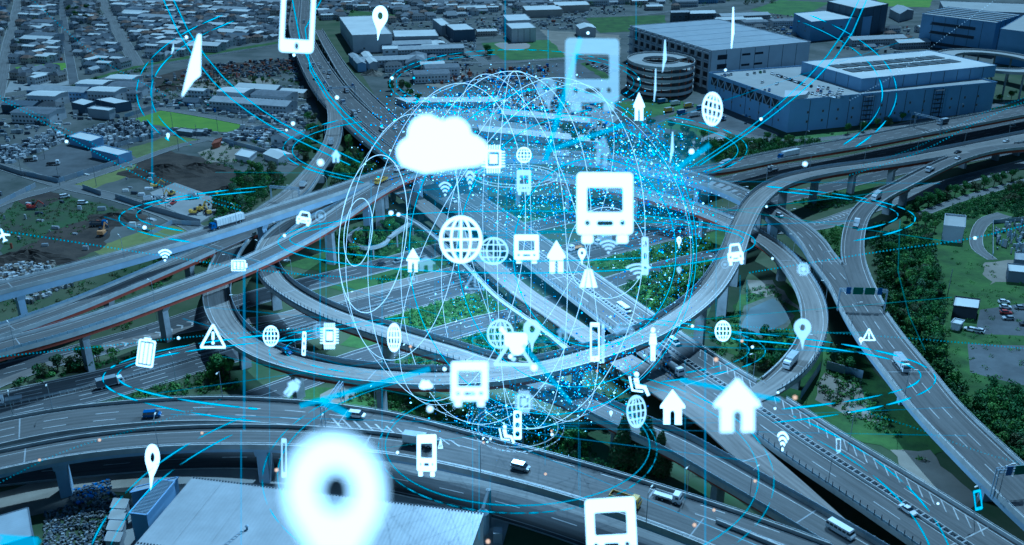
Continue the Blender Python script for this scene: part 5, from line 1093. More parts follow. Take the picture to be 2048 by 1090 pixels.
shrubs('bushes', [(1640, 462), (1715, 445), (1708, 540), (1670, 510)], .8, 1.8, ['leaf_mid', 'leaf_light'])
shrubs('bushes', [(420, 450), (480, 350), (560, 345), (575, 362), (500, 420), (440, 465)], .85, 2.2, ['leaf_dark', 'leaf_mid'])
shrubs('bushes', [(640, 335), (700, 290), (800, 350), (700, 385), (610, 405)], .8, 2.2, ['leaf_dark', 'leaf_mid'])
shrubs('bushes', [(310, 510), (440, 490), (420, 550), (300, 580)], .8, 2, ['leaf_dark', 'leaf_mid'])
shrubs('bushes', [(140, 800), (200, 775), (330, 745), (470, 720), (490, 775), (330, 800), (200, 810)], .8, 2.0, ['leaf_mid', 'leaf_light', 'leaf_dark'])
shrubs('bushes', [(0, 775), (120, 740), (250, 715), (300, 700), (240, 735), (80, 775), (0, 800)], .5, 1.8, ['leaf_dark', 'leaf_mid'])
shrubs('bushes', [(1950, 780), (2060, 790), (2060, 1000), (1960, 900)], .75, 2, ['leaf_dark', 'leaf_mid'])
shrubs('bushes', [(200, 645), (330, 600), (360, 610), (260, 660)], .5, 1.2, ['leaf_mid', 'leaf_light'])
shrubs('bushes', [(440, 560), (520, 540), (560, 590), (600, 640), (520, 620), (450, 610)], .7, 2.2, ['leaf_dark', 'leaf_mid'])
shrubs('bushes', [(700, 515), (900, 470), (905, 480), (720, 540)], .6, 1.4, ['leaf_mid', 'leaf_light'])
shrubs('bushes', [(700, 735), (840, 700), (1000, 735), (900, 750), (760, 765)], .8, 2.2, ['leaf_dark', 'leaf_mid', 'leaf_light'])
shrubs('bushes', [(900, 655), (1010, 630), (1060, 690), (980, 725), (900, 700)], .8, 2.4, ['leaf_dark', 'leaf_mid'])
shrubs('bushes', [(1050, 780), (1240, 790), (1330, 870), (1180, 850), (1060, 830)], .8, 2.6, ['leaf_dark', 'leaf_mid'])
shrubs('bushes', [(1410, 640), (1480, 620), (1480, 690), (1430, 720)], .7, 1.6, ['leaf_dark', 'leaf_mid'])
shrubs('bushes', [(1100, 255), (1240, 270), (1380, 300), (1380, 330), (1240, 300), (1100, 290)], .6, 4, ['leaf_dark', 'leaf_mid'], .3, 3)
shrubs('bushes', [(1700, 800), (1830, 850), (1900, 960), (1800, 900)], .5, 1.4, ['leaf_mid', 'leaf_light'])
shrubs('weeds', [(1880, 600), (2060, 560), (2060, 800), (1900, 760)], .16, .7, ['leaf_mid', 'leaf_light'], .2, 2, 30)
shrubs('weeds', [(1905, 470), (1985, 450), (2000, 560), (1990, 605), (1890, 605)], .12, .6, ['leaf_mid', 'leaf_light'], .2, 2, 30)
shrubs('weeds', [(0, 430), (40, 400), (110, 385), (250, 420), (150, 470), (0, 520)], .25, .7, ['leaf_mid', 'leaf_olive'], .22, 2, 30)
shrubs('weeds', [(0, 560), (300, 510), (360, 640), (0, 760)], .3, 1.2, ['leaf_mid', 'leaf_olive', 'leaf_dark'], .24, 2.4, 40)
shrubs('weeds', [(400, 300), (640, 250), (600, 330), (480, 350), (400, 330)], .3, 1.6, ['leaf_mid', 'leaf_dark'], .28, 3, 50)
shrubs('weeds', [(330, 165), (620, 130), (640, 200), (500, 215), (300, 200)], .25, 2.6, ['leaf_mid', 'leaf_dark', 'leaf_olive'], .35, 4, 50)
shrubs('hedge', [(1760, 268), (1900, 238), (2048, 205), (2048, 212), (1900, 246), (1770, 276)], .8, 1.2, ['leaf_dark', 'leaf_mid'])
shrubs('bushes', [(1000, 850), (1230, 850), (1300, 880), (1290, 930), (1180, 905), (1060, 880)], .9, 3.2, ['leaf_mid', 'leaf_light', 'leaf_dark'], .26, 2.2, 70)
shrubs('bushes', [(1740, 480), (1800, 470), (1860, 600), (1890, 700), (1960, 870), (1990, 940), (1900, 900), (1810, 740), (1760, 600)], .9, 3, ['leaf_mid', 'leaf_dark', 'leaf_light', 'leaf_grey'], .26, 2.4, 70)
for poly_ in ([(1000, 855), (1230, 850), (1260, 905), (1180, 900), (1060, 880)], [(1320, 905), (1420, 950), (1540, 1035), (1560, 1065), (1440, 1025), (1330, 960)], [(1760, 500), (1850, 480), (1880, 620), (1900, 740), (1960, 870), (1900, 890), (1820, 740), (1780, 620)], [(1040, 645), (1130, 655), (1220, 725), (1080, 735)], [(680, 480), (800, 455), (830, 500), (700, 535)],
   [(1250, 560), (1430, 530), (1430, 590), (1340, 640), (1290, 610)], [(430, 440), (480, 350), (555, 345), (500, 410)], [(645, 335), (700, 295), (780, 350), (690, 385)], [(405, 710), (480, 715), (495, 765), (420, 760)], [(1390, 288), (1640, 280), (1640, 308), (1440, 330)], [(1480, 695), (1570, 670), (1580, 715), (1540, 742)], [(0, 770), (150, 735), (300, 705), (200, 745), (60, 780)], [(1100, 785), (1230, 800), (1300, 860), (1150, 840)], [(1240, 520), (1430, 485), (1440, 505), (1260, 535)], [(1960, 800), (2060, 800), (2060, 960), (1980, 900)], [(320, 510), (430, 495), (415, 548), (320, 570)]):
    shrubs('tree_canopy', poly_, .85, 6.5, ['leaf_mid', 'leaf_dark', 'leaf_light', 'leaf_dark'], .3, 3.6, 190, 1.6)
shrubs('tree_canopy', [(1740, 400), (1840, 385), (2000, 360), (2060, 370), (2060, 440), (1940, 430), (1860, 460)], .45, 5, ['leaf_mid', 'leaf_dark'], .3, 4, 150, 1.6)
shrubs('tree_canopy', [(1900, 760), (2060, 780), (2060, 1000), (1980, 960)], .7, 6, ['leaf_mid', 'leaf_dark', 'leaf_dark'], .3, 4, 150, 1.6)
shrubs('bushes', [(1180, 840), (1330, 860), (1420, 910), (1340, 900), (1200, 870)], .8, 3, ['leaf_mid', 'leaf_dark'])
shrubs('grass_tufts', [(940, 945), (1015, 958), (1020, 975), (950, 962)], .9, .7, ['leaf_mid', 'leaf_light'], .16, 1.2, 30)
shrubs('far_wood', [(60, 182), (200, 155), (290, 138), (300, 144), (200, 166), (70, 190)], .35, 4, ['leaf_dark', 'leaf_mid'], .5, 5, 60)
shrubs('far_wood', [(-60, 30), (620, -30), (620, 20), (300, 60), (-60, 150)], .10, 5, ['leaf_dark', 'leaf_mid'], .6, 9, 60)
shrubs('far_wood', [(640, -30), (1640, -40), (1640, 5), (900, 30), (640, 30)], .10, 5, ['leaf_dark', 'leaf_mid'], .6, 9, 60)
for k_, poly_ in enumerate(([(-40, 190), (300, 150), (600, 140), (620, 215), (250, 215), (-40, 330)], [(330, 210), (620, 215), (600, 320), (440, 290), (330, 262)], [(-40, 0), (600, -20), (600, 70), (150, 150), (-40, 180)], [(640, 10), (1250, 0), (1250, 60), (980, 60), (700, 60)], [(780, 60), (1000, 75), (990, 130), (760, 160)], [(1440, 30), (1620, 45), (1600, 75), (1440, 60)], [(0, 350), (300, 330), (420, 430), (250, 480), (0, 560)], [(1780, 60), (1850, 60), (1840, 110), (1640, 100)])):
    w_ = [P(*p) for p in poly_]; pl = [(p.x, p.y) for p in w_]; b = MB(); mt = ['scrap_white', 'car_silver', 'dark_steel', 'concrete', 'wall_navy', 'roof_white', 'rust', 'tarp_blue', 'tile_pale']; far = w_[0].y > 700
    for _ in range(1500 if k_ in (2, 3) else 900 if k_ < 6 else 110):
        x = random.uniform(min(p.x for p in w_), max(p.x for p in w_)); y = random.uniform(min(p.y for p in w_), max(p.y for p in w_))
        if not inpoly(x, y, pl) or not clear(x, y, 1.2): continue
        s = random.uniform(.8, 4.5); b.box((x, y, 0), (s, s*random.uniform(.3, .7), random.uniform(.4, 2.6)), random.uniform(-.6, .3), random.choices(range(9), [4, 4, 5, 4, 2, 3, .5, .5, 2])[0], taper=random.uniform(.8, 1))
    b.build('yard_clutter', mt, None, 'stuff')
# ================================================================ vehicles
def prof(mb, pts, hw, hw2, m=0, zsplit=None):
    """extrude a side profile (x, z); vertices above zsplit are narrower"""
    n = len(pts); k = len(mb.v)
    for s in (-1, 1):
        for x, z in pts: mb.v.append((x, s*(hw2 if zsplit is not None and z > zsplit else hw), z))
    for i in range(n):
        j = (i+1) % n; mb.f.append((k+i, k+j, k+n+j, k+n+i)); mb.m.append(m)
    mb.f.append(tuple(k+i for i in range(n-1, -1, -1))); mb.m.append(m); mb.f.append(tuple(k+n+i for i in range(n))); mb.m.append(m)
def me_of(mb, name, mats):
    me = bpy.data.meshes.new(name); me.from_pydata(mb.v, [], mb.f)
    for q in mats: me.materials.append(M[q])
    if len(mats) > 1: me.polygons.foreach_set('material_index', mb.m)
    return me
WH = MB(); WH.tube((0, -.12, 0), (0, .12, 0), .34, 12); WH.tube((0, -.125, 0), (0, .125, 0), .19, 8, m=1); WHM = me_of(WH, 'wheel', ['black_rubber', 'galvanised'])
WB = MB(); WB.tube((0, -.16, 0), (0, .16, 0), .5, 12); WB.tube((0, -.165, 0), (0, .165, 0), .26, 8, m=1); WBM = me_of(WB, 'wheel', ['black_rubber', 'galvanised'])
CACHE = {}
def parts_of(kind, col):
    """list of (name, mesh, offset) for one kind of vehicle; x points forward"""
    key = (kind, col)
    if key in CACHE: return CACHE[key]
    L_ = []; A = lambda nm, mb, mats: L_.append((nm, me_of(mb, nm, mats), (0, 0, 0)))
    if kind in ('sedan', 'hatch', 'van', 'minibus'):
        b = MB(); g_ = MB(); h = MB(); tl = MB()
        if kind == 'sedan':
            prof(b, [(-2.3, .35), (-2.3, .85), (-1.6, .98), (1.0, .98), (2.1, .8), (2.3, .55), (2.25, .3)], .88, .84, zsplit=.9); prof(g_, [(-1.55, .981), (-1.0, 1.38), (.35, 1.40), (1.0, .981)], .80, .66, zsplit=1.2)
            b.prism([(-.95, -.64), (.3, -.64), (.3, .64), (-.95, .64)], 1.395, 1.45); x0, x1, hz, wb = -2.3, 2.28, .68, 1.38
        elif kind == 'hatch':
            prof(b, [(-2.1, .35), (-2.1, .95), (-1.8, 1.0), (1.0, 1.0), (1.95, .82), (2.1, .5), (2.05, .3)], .86, .82, zsplit=.9); prof(g_, [(-2.0, 1.001), (-1.65, 1.48), (.25, 1.5), (1.05, 1.001)], .78, .66, zsplit=1.2)
            b.prism([(-1.6, -.64), (.2, -.64), (.2, .64), (-1.6, .64)], 1.495, 1.55); x0, x1, hz, wb = -2.1, 2.08, .7, 1.28
        elif kind == 'van':
            prof(b, [(-2.35, .35), (-2.35, 1.1), (1.5, 1.1), (2.25, .85), (2.4, .55), (2.35, .3)], .92, .92); prof(g_, [(-2.3, 1.101), (-2.15, 1.75), (1.0, 1.75), (1.75, 1.101)], .88, .80, zsplit=1.4)
            b.prism([(-2.16, -.81), (.95, -.81), (.95, .81), (-2.16, .81)], 1.745, 1.88); x0, x1, hz, wb = -2.35, 2.38, .72, 1.45
            for x in (-1.2, .05): b.box((x, 0, 1.1), (.12, 1.72, .66))
        else:
            prof(b, [(-3.4, .4), (-3.4, 1.35), (3.1, 1.35), (3.45, .9), (3.45, .4)], 1.02, 1.02); prof(g_, [(-3.35, 1.351), (-3.3, 2.0), (2.85, 2.0), (3.1, 1.351)], 1.0, .95, zsplit=1.6)
            b.prism([(-3.32, -.97), (2.9, -.97), (2.9, .97), (-3.32, .97)], 1.99, 2.35, taper=.94); x0, x1, hz, wb = -3.4, 3.43, .8, 2.2
            for x in (-2.4, -1.3, -.2, .9, 2.0): b.box((x, 0, 1.35), (.14, 2.0, .66))
        hw_ = .62 if kind != 'minibus' else .75
        for s in (-1, 1): h.box((x1-.06, s*hw_, hz-.1), (.12, .34, .2)); tl.box((x0+.02, s*hw_, hz), (.08, .24, .26))
        A('body', b, [col]); A('glass', g_, ['glass_dark']); A('headlight', h, ['headlight']); A('tail_light', tl, ['tail_light'])
        hw_ = .80 if kind != 'minibus' else .92
        for x in (-wb, wb):
            for s in (-1, 1): L_.append(('wheel', WHM, (x, s*hw_, .34)))
        p = MB()
        for s in (-1, 1): p.box((x1-1.35, s*(hw_+.16), 1.0), (.12, .2, .14))
        A('mirror', p, [col])
    else:
        ln, bh, cabc, boxc = {'box_truck': (8.2, 3.3, 'car_white', col), 'semi': (15.5, 3.8, 'car_blue', col), 'dump': (7.6, 1.6, col, col), 'flatbed': (7.0, .5, 'car_white', col), 'tanker': (9, 3, 'car_white', col), 'small_box': (5.8, 2.7, 'car_white', col)}[kind]
        if kind == 'dump': cabc = col
        cl = 2.0 if kind != 'semi' else 2.3; f = ln/2; cab = MB(); g_ = MB(); ch = MB(); bx = MB()
        ct = 2.75 if kind != 'small_box' else 2.1
        prof(cab, [(f-cl, .6), (f-cl, ct), (f-.55, ct), (f-.12, 1.7), (f, 1.5), (f, .55)], 1.15, 1.08, zsplit=1.8)
        prof(g_, [(f-.56, ct-.12), (f-.08, 1.72), (f-.16, 1.66), (f-.66, ct-.14)], 1.0, .98); g_.box((f-cl*.45, 0, 1.65), (cl*.42, 2.28, .65))
        ch.box((-.4, 0, .55), (ln-1.0, .9, .35)); ch.box((-f+.1, 0, .6), (.15, 2.2, .25))
        x0, x1 = -f, f-cl-.25
        if kind in ('box_truck', 'small_box'):
            bx.box(((x0+x1)/2, 0, .95), (x1-x0, 2.35, bh-.95)); d_ = MB(); d_.box(((x0+x1)/2, 0, bh), (x1-x0+.06, 2.4, .07))
            for s in (-1, 1): d_.beam((x0, s*1.2, .95), (x1, s*1.2, .95), .06, .14)
            A('box_body', bx, [boxc]); A('box_rail', d_, ['galvanised'])
        elif kind == 'semi':
            bx.box(((x0+x1)/2+.1, 0, 1.2), (x1-x0-.5, 2.45, bh-1.2)); A('trailer', bx, [boxc])
            e_ = MB(); [e_.box((x0+.6+k*1.2, 0, 1.15), (.1, 2.5, bh-1.12)) for k in range(int((x1-x0)/1.2))]; A('trailer_rib', e_, ['galvanised'])
        elif kind == 'dump':
            for s in (-1, 1): bx.box(((x0+x1)/2, s*1.12, 1.0), (x1-x0, .1, bh-.6))
            bx.box(((x0+x1)/2, 0, .98), (x1-x0, 2.3, .12)); bx.box((x0+.05, 0, 1.0), (.1, 2.3, .9)); bx.box((x1, 0, 1.0), (.1, 2.3, 1.5)); A('tipper_bed', bx, ['dark_steel' if col != 'car_yellow' else col])
            e_ = MB(); e_.box(((x0+x1)/2, 0, 1.1), (x1-x0-.3, 2.1, .5), taper=.8); A('load', e_, ['dirt_brown'])
        elif kind == 'flatbed':
            bx.box(((x0+x1)/2, 0, .95), (x1-x0, 2.2, .12))
            for s in (-1, 1): bx.box(((x0+x1)/2, s*1.1, 1.0), (x1-x0, .06, .45))
            A('flatbed', bx, [boxc])
        else:
            bx.tube((x0+.2, 0, 1.9), (x1-.1, 0, 1.9), 1.05, 14); A('tank', bx, [boxc])
        A('cab', cab, [cabc]); A('glass', g_, ['glass_dark']); A('chassis', ch, ['dark_steel'])
        h = MB(); tl = MB()
        for s in (-1, 1): h.box((f-.02, s*.85, .75), (.1, .35, .2)); tl.box((-f+.02, s*.85, .75), (.1, .35, .15))
        A('headlight', h, ['headlight']); A('tail_light', tl, ['tail_light']); xs = [f-1.1, -f+1.3, -f+2.5] + ([f-3.4] if kind == 'semi' else [])
        if kind == 'small_box': xs = [f-1, -f+1.2]
        for x in xs:
            for s in (-1, 1): L_.append(('wheel', WBM, (x, s*1.02, .5)))
    CACHE[key] = L_; return L_
NAMES = {'sedan': 'car', 'hatch': 'car', 'van': 'minivan', 'minibus': 'minibus', 'box_truck': 'box_truck', 'semi': 'articulated_lorry', 'dump': 'dump_truck', 'flatbed': 'flatbed_truck', 'tanker': 'tanker_truck', 'small_box': 'small_truck'}
CATS = {'sedan': 'car', 'hatch': 'car', 'van': 'van', 'minibus': 'minibus'}
def vehicle(kind, col, loc, rz, label, group='vehicles driving on the expressways', s=1):
    e = empty(NAMES[kind], loc, label, CATS.get(kind, 'truck'), group, rz); e.scale = (s,)*3
    for nm, me, o in parts_of(kind, col):
        c = link(nm, me, e); c.location = o
    return e
def drive(kind, col, road, px, py, rev, label, snap=None, s=1):
    R = ROADS[road]; i, off = R.near(px, py); p = R.at(i, off if snap is None else snap, .03)
    vehicle(kind, col, tuple(p), R.head(i)+(math.pi if rev else 0), label, s=s)
W_ = 'car_white'
for a in (('semi', 'box_white', 'high', 455, 451, 1, 'articulated lorry with blue cab and pale trailer on the highest viaduct'), ('hatch', 'car_blue', 'loop', 575, 706, 0, 'blue hatchback on the near left bend of the loop'),
 ('van', 'car_blue', 'v1', 305, 833, 0, 'dark blue estate car on the upper bottom viaduct'), ('van', W_, 'v1', 714, 834, 0, 'white minivan in shade beside the chevron markings'),
 ('box_truck', 'box_white', 'v2', 838, 890, 0, 'box truck with pale box on the lower viaduct behind the white bus symbol'), ('van', 'car_silver', 'v2', 1041, 938, 0, 'silver minivan alone on the lower viaduct'),
 ('dump', 'car_yellow', 'v2', 1250, 1007, 0, 'yellow dump truck on the lower viaduct'), ('flatbed', 'box_white', 'v1', 1335, 1000, 0, 'small flatbed truck on the narrow upper bottom viaduct'),
 ('minibus', 'box_white', 'main', 1247, 621, 0, 'pale minibus on the diagonal expressway above the loop'), ('van', W_, 'main', 1348, 687, 0, 'white van in the shadow of the loop'), ('box_truck', 'box_white', 'main', 1322, 716, 0, 'pale box truck passing beneath the loop'),
 ('tanker', 'car_silver', 'main', 1345, 742, 0, 'grey truck at the edge of the loop shadow'), ('box_truck', 'box_white', 'd2', 1580, 730, 0, 'pale box truck leaving the curved ramp by the pond'), ('box_truck', 'box_white', 'high', 1802, 735, 0, 'pale box truck on the merged road at right'),
 ('sedan', W_, 'main', 1815, 1024, 0, 'white saloon car near the lower right corner'), ('minibus', W_, 'ramp', 1680, 1066, 0, 'white minibus at the bottom of the ramp'), ('box_truck', 'box_white', 'r4', 1752, 398, 0, 'pale box truck on the right-hand merging ramp'),
 ('flatbed', 'car_silver', 'r4', 1712, 452, 1, 'truck with dark cab on the right-hand merging ramp'), ('hatch', W_, 'high', 1559, 433, 0, 'white car in shade just past the crossing ramp'), ('semi', 'box_white', 'e1', 1577, 314, 1, 'articulated lorry on the elevated road by the logistics building'),
 ('box_truck', 'car_silver', 'e1', 1450, 333, 1, 'truck with green tinge entering the elevated road'), ('flatbed', 'car_silver', 'g1', 1545, 343, 1, 'flatbed truck on the ground road below the elevated one'), ('box_truck', 'dark_steel', 'e1', 1885, 248, 1, 'dark box truck beneath the gantry at right'),
 ('van', 'car_silver', 'g1', 2025, 254, 1, 'silver van near the right edge on the wide road'), ('sedan', 'car_black', 'loop', 1915, 306, 1, 'dark car at the far right of the loop'), ('sedan', W_, 'loop', 2012, 284, 1, 'white car at the far right of the loop'), ('flatbed', 'car_silver', 'r4', 1860, 342, 0, 'flatbed truck at the start of the merging ramp'),
 ('sedan', W_, 'r4', 1915, 318, 0, 'white car at the start of the merging ramp'), ('sedan', 'car_black', 'g1', 760, 531, 1, 'dark car on the at-grade road left of the house symbol'), ('van', 'car_silver', 'g1', 797, 525, 1, 'silver minivan following the dark car at grade'),
 ('box_truck', 'box_white', 'g2', 1206, 488, 1, 'box truck at grade under the bus symbol'), ('flatbed', 'box_orange', 'g2', 1152, 500, 1, 'orange loaded truck at grade left of the bus symbol'), ('van', 'car_black', 'g2', 1360, 461, 1, 'dark van at grade right of the bus symbol'),
 ('hatch', W_, 'main', 908, 404, 0, 'white car on the expressway above the big globe symbol'), ('box_truck', 'box_white', 'high', 1122, 314, 1, 'box truck on the high viaduct left of centre'), ('hatch', 'car_black', 'high', 1212, 322, 1, 'dark car on the high viaduct'), ('hatch', W_, 'high', 1500, 393, 0, 'white car just before the crossing ramp'),
 ('box_truck', 'box_white', 'loop', 663, 288, 1, 'box truck with white box on the top of the curved ramp'), ('small_box', 'box_white', 'loop', 607, 373, 1, 'small white truck beneath the gantry of the curved ramp'), ('dump', 'car_yellow', 'red_left', 762, 366, 1, 'orange works truck near the cloud symbol'),
 ('box_truck', 'box_white', 'high', 803, 340, 1, 'works truck beside the cloud symbol'), ('flatbed', 'car_silver', 'g2', 20, 805, 1, 'flatbed truck at the lower left edge'), ('box_truck', 'dark_steel', 'g2', 222, 772, 0, 'dark truck in the shade at lower left')): drive(*a)
TOPV = [('box_truck', 'box_orange', 621, 136, 'dark orange box truck leading the far traffic'), ('box_truck', 'box_orange', 632, 158, 'box truck with orange box on the far expressway'), ('small_box', 'car_blue', 627, 133, 'blue truck beside the leading one'), ('hatch', W_, 637, 130, 'white car ahead of two others'), ('hatch', 'car_silver', 641, 136, 'silver car between the lanes'),
 ('hatch', 'car_silver', 648, 146, 'silver car behind the first pair'), ('small_box', 'box_white', 659, 148, 'white truck in the right lane'), ('hatch', W_, 656, 156, 'white car behind the white truck'), ('hatch', 'car_blue', 650, 167, 'blue car in the middle lane'), ('small_box', 'car_black', 661, 181, 'dark truck before the far gantry'),
 ('box_truck', 'rust', 693, 184, 'red box truck at the far gantry'), ('small_box', 'car_blue', 687, 208, 'blue truck past the far gantry'), ('box_truck', 'car_black', 709, 232, 'black truck further down'), ('hatch', W_, 718, 224, 'white car right of the black truck'), ('hatch', W_, 727, 262, 'white car near the curved ramp trees'), ('minibus', 'box_white', 764, 262, 'white bus left of the cloud symbol'),
 ('hatch', W_, 790, 258, 'small white car by the cloud symbol'), ('hatch', 'car_black', 585, 22, 'dark car at the very top'), ('hatch', 'car_silver', 584, 33, 'silver car at the very top'), ('hatch', 'car_black', 584, 44, 'second dark car near the top'), ('small_box', 'car_black', 608, 46, 'dark truck near the top'), ('hatch', 'car_silver', 587, 60, 'silver car inside the phone symbol')]
for k, c, x, y, lb in TOPV: drive(k, c, 'main', x, y, 0 if x < 690 else 0, lb+' on the far expressway' if 'far' not in lb else lb)
for x, y, c, lb in ((672, 141, 'car_silver', 'silver car on the separate east carriageway'), (705, 172, 'car_blue', 'blue car on the separate east carriageway'), (657, 128, 'car_white', 'white car on the separate east carriageway')): drive('hatch', c, 'east_lane', x, y, 1, lb)
# construction machines
def digger(px, py, rz, label, col='car_yellow', s=1.0):
    p = P(px, py); e = empty('excavator', (p.x, p.y, 0), label, 'excavator', 'diggers in the yards', rz); e.scale = (s,)*3
    b = MB()
    for y in (-1.1, 1.1): b.prism([(x, y+q) for x, q in ((-1.8, -.3), (1.8, -.3), (1.8, .3), (-1.8, .3))], 0, .8, taper=.9)
    b.build('track', 'dark_steel', e); b = MB(); b.box((-.4, 0, .85), (3.2, 2.3, .9)); b.box((-1.5, 0, 1.7), (1.2, 2.1, .6)); b.build('body', col, e)
    b = MB(); b.box((.5, .65, 1.75), (1.3, .9, 1.2), taper=.88); b.build('cab', 'glass_dark', e)
    b = MB(); b.beam((1, -.2, 1.4), (3.2, -.2, 4.0), .35, .5); b.beam((3.2, -.2, 4.0), (5.2, -.2, 2.2), .3, .4); b.build('boom', col, e)
    b = MB(); b.prism([(5.0, -.6), (5.8, -.6), (5.8, .3), (5.0, .3)], 1.0, 2.0, taper=.7); b.build('bucket', 'dark_steel', e)
for i, (x, y, lb) in enumerate(((388, 428, 'leftmost yellow digger in the row by the trees'), (402, 421, 'second yellow digger in the row by the trees'), (417, 428, 'third yellow digger in the row by the trees'), (432, 415, 'last yellow digger in the row by the trees'), (343, 391, 'yellow digger in the yard with white trucks'), (437, 392, 'small yellow digger on the dark heap'), (310, 375, 'yellow digger under the cyan arc'))): digger(x, y, i*1.1, lb)
digger(65, 418, .1, 'red digger on the dug-up plot at left', 'car_red', 1.1); digger(205, 470, 1.6, 'pale digger beside the blue dump truck', 'box_orange', 1.2); digger(475, 160, 2, 'red digger on the sand heap', 'car_red', 1.2); digger(900, 142, .7, 'blue digger beside the pale works yard', 'car_blue', 1.2)
for a in (('dump', 'car_blue', 198, 452, .1, 'blue dump truck in the pit above the highest viaduct'), ('flatbed', 'car_black', 107, 330, .3, 'black flatbed truck parked in the asphalt yard'), ('flatbed', 'car_black', 62, 322, .3, 'black truck parked near the left of the asphalt yard'), ('small_box', 'car_silver', 388, 396, .3, 'silver truck in the digger yard'),
 ('sedan', 'car_silver', 388, 398, .4, 'silver car in the digger yard'), ('small_box', 'car_white', 300, 402, .4, 'white truck by the digger yard wall'), ('van', 'car_white', 166, 408, 0, 'white van by the grey wall at left'), ('van', 'car_white', 130, 395, .6, 'white van on the weedy plot at left')):
    k, c, x, y, rz, lb = a; p = P(x, y); vehicle(k, c, (p.x, p.y, .05), rz, lb, 'vehicles standing in the yards')
# small parked cars: too small to show parts
PC = {}
for c in ('car_white', 'car_silver', 'car_black', 'car_blue', 'car_red', 'car_green'):
    b = MB(); prof(b, [(-2.1, .3), (-2.1, .95), (1.0, .98), (2.0, .8), (2.1, .3)], .85, .85); prof(b, [(-1.9, .97), (-1.5, 1.42), (.3, 1.45), (1.0, .97)], .78, .64, m=1, zsplit=1.2); b.prism([(-1.45, -.62), (.25, -.62), (.25, .62), (-1.45, .62)], 1.44, 1.5)
    for x in (-1.3, 1.3):
        for s in (-1, 1): b.tube((x, s*.7, .32), (x, s*.88, .32), .32, 8, m=2)
    PC[c] = me_of(b, 'parked_car', [c, 'glass_dark', 'black_rubber'])
NP = [0]; CN = {'car_white': 'white', 'car_silver': 'silver', 'car_black': 'black', 'car_blue': 'blue', 'car_red': 'red', 'car_green': 'green'}
def park(p, rz, where):
    if NP[0] >= 300: return
    c = random.choices(list(PC), [5, 4, 3, 1, .6, .3])[0]; o = link('parked_car', PC[c]); o.location = p; o.rotation_euler = (0, 0, rz); NP[0] += 1
    tag(o, CN[c]+' car parked '+where, 'car', 'cars parked '+where)
def rows(c0, c1, c2, nu, nv, where, z=0.14, fill=.85, jit=.3, face=0):
    """grid of parking places spanned by three pixels at height z"""
    A, B, C = P(*c0, z), P(*c1, z), P(*c2, z); rz = math.atan2((C-A).y, (C-A).x)+face
    for i in range(nu):
        for j in range(nv):
            if random.random() < fill:
                p = A+(B-A)*((i+.5)/nu)+(C-A)*((j+.5)/nv); park((p.x+random.uniform(-jit, jit), p.y+random.uniform(-jit, jit), z), rz+random.choice((0, math.pi))+random.uniform(-.05, .05), where)
rows((1990, 600), (2000, 655), (2120, 605), 5, 4, 'in the car park at right', face=1.57*0)
rows((1935, 658), (1960, 662), (1937, 664), 3, 1, 'beside the open shed', face=1.3)
on = 'on the roof deck of the logistics building'
rows((1480, 148), (1530, 140), (1484, 155), 7, 1, on, 20.1, .6, .8); rows((1510, 160), (1560, 165), (1500, 168), 4, 1, on, 20.1, .6, 1.5)
rows((1545, 145), (1612, 168), (1540, 150), 20, 1, on, 20.1, .92, .2, .2); rows((1622, 170), (1690, 180), (1610, 190), 9, 3, on, 20.1, .75, .5); rows((1430, 151), (1460, 146), (1440, 158), 5, 1, on, 20.1, .8, .5); rows((1500, 175), (1560, 180), (1500, 182), 5, 1, on, 20.1, .5, 1.5)
rows((460, 282), (515, 283), (500, 262), 9, 4, 'in the lot below the bright green field', face=.1); rows((520, 222), (560, 228), (565, 212), 7, 2, 'in the walled lot above the office', fill=.5)
rows((575, 132), (582, 165), (592, 132), 9, 2, 'beside the far expressway', fill=.8); rows((345, 210), (400, 212), (350, 200), 12, 3, 'behind the pale sheds', fill=.7)
rows((1168, 130), (1222, 150), (1190, 125), 12, 2, 'behind the translucent bus symbol', fill=.7); rows((1100, 128), (1150, 128), (1100, 135), 9, 1, 'in the dark lot near the ball field', fill=.4)
rows((1400, 295), (1450, 290), (1410, 282), 9, 3, 'in the small lot among the trees', fill=.75); rows((1490, 292), (1525, 289), (1492, 284), 6, 1, 'in the lot by the bushes', fill=.8); rows((1455, 215), (1500, 238), (1462, 210), 9, 2, 'beside the logistics building', fill=.8, face=0)
rows((970, 70), (1010, 72), (980, 48), 9, 6, 'in the dense lot near the ball field', fill=.85); rows((1480, 38), (1580, 45), (1500, 25), 14, 3, 'in the lot behind the depot', fill=.8); rows((1740, 68), (1830, 55), (1745, 62), 12, 1, 'before the shaded depot', fill=.9); rows((310, 400), (345, 412), (322, 392), 6, 1, 'in the digger yard', fill=.6)
print('cars', NP[0], 'trees', NT[0], 'houses', nh, 'sheds', ns)
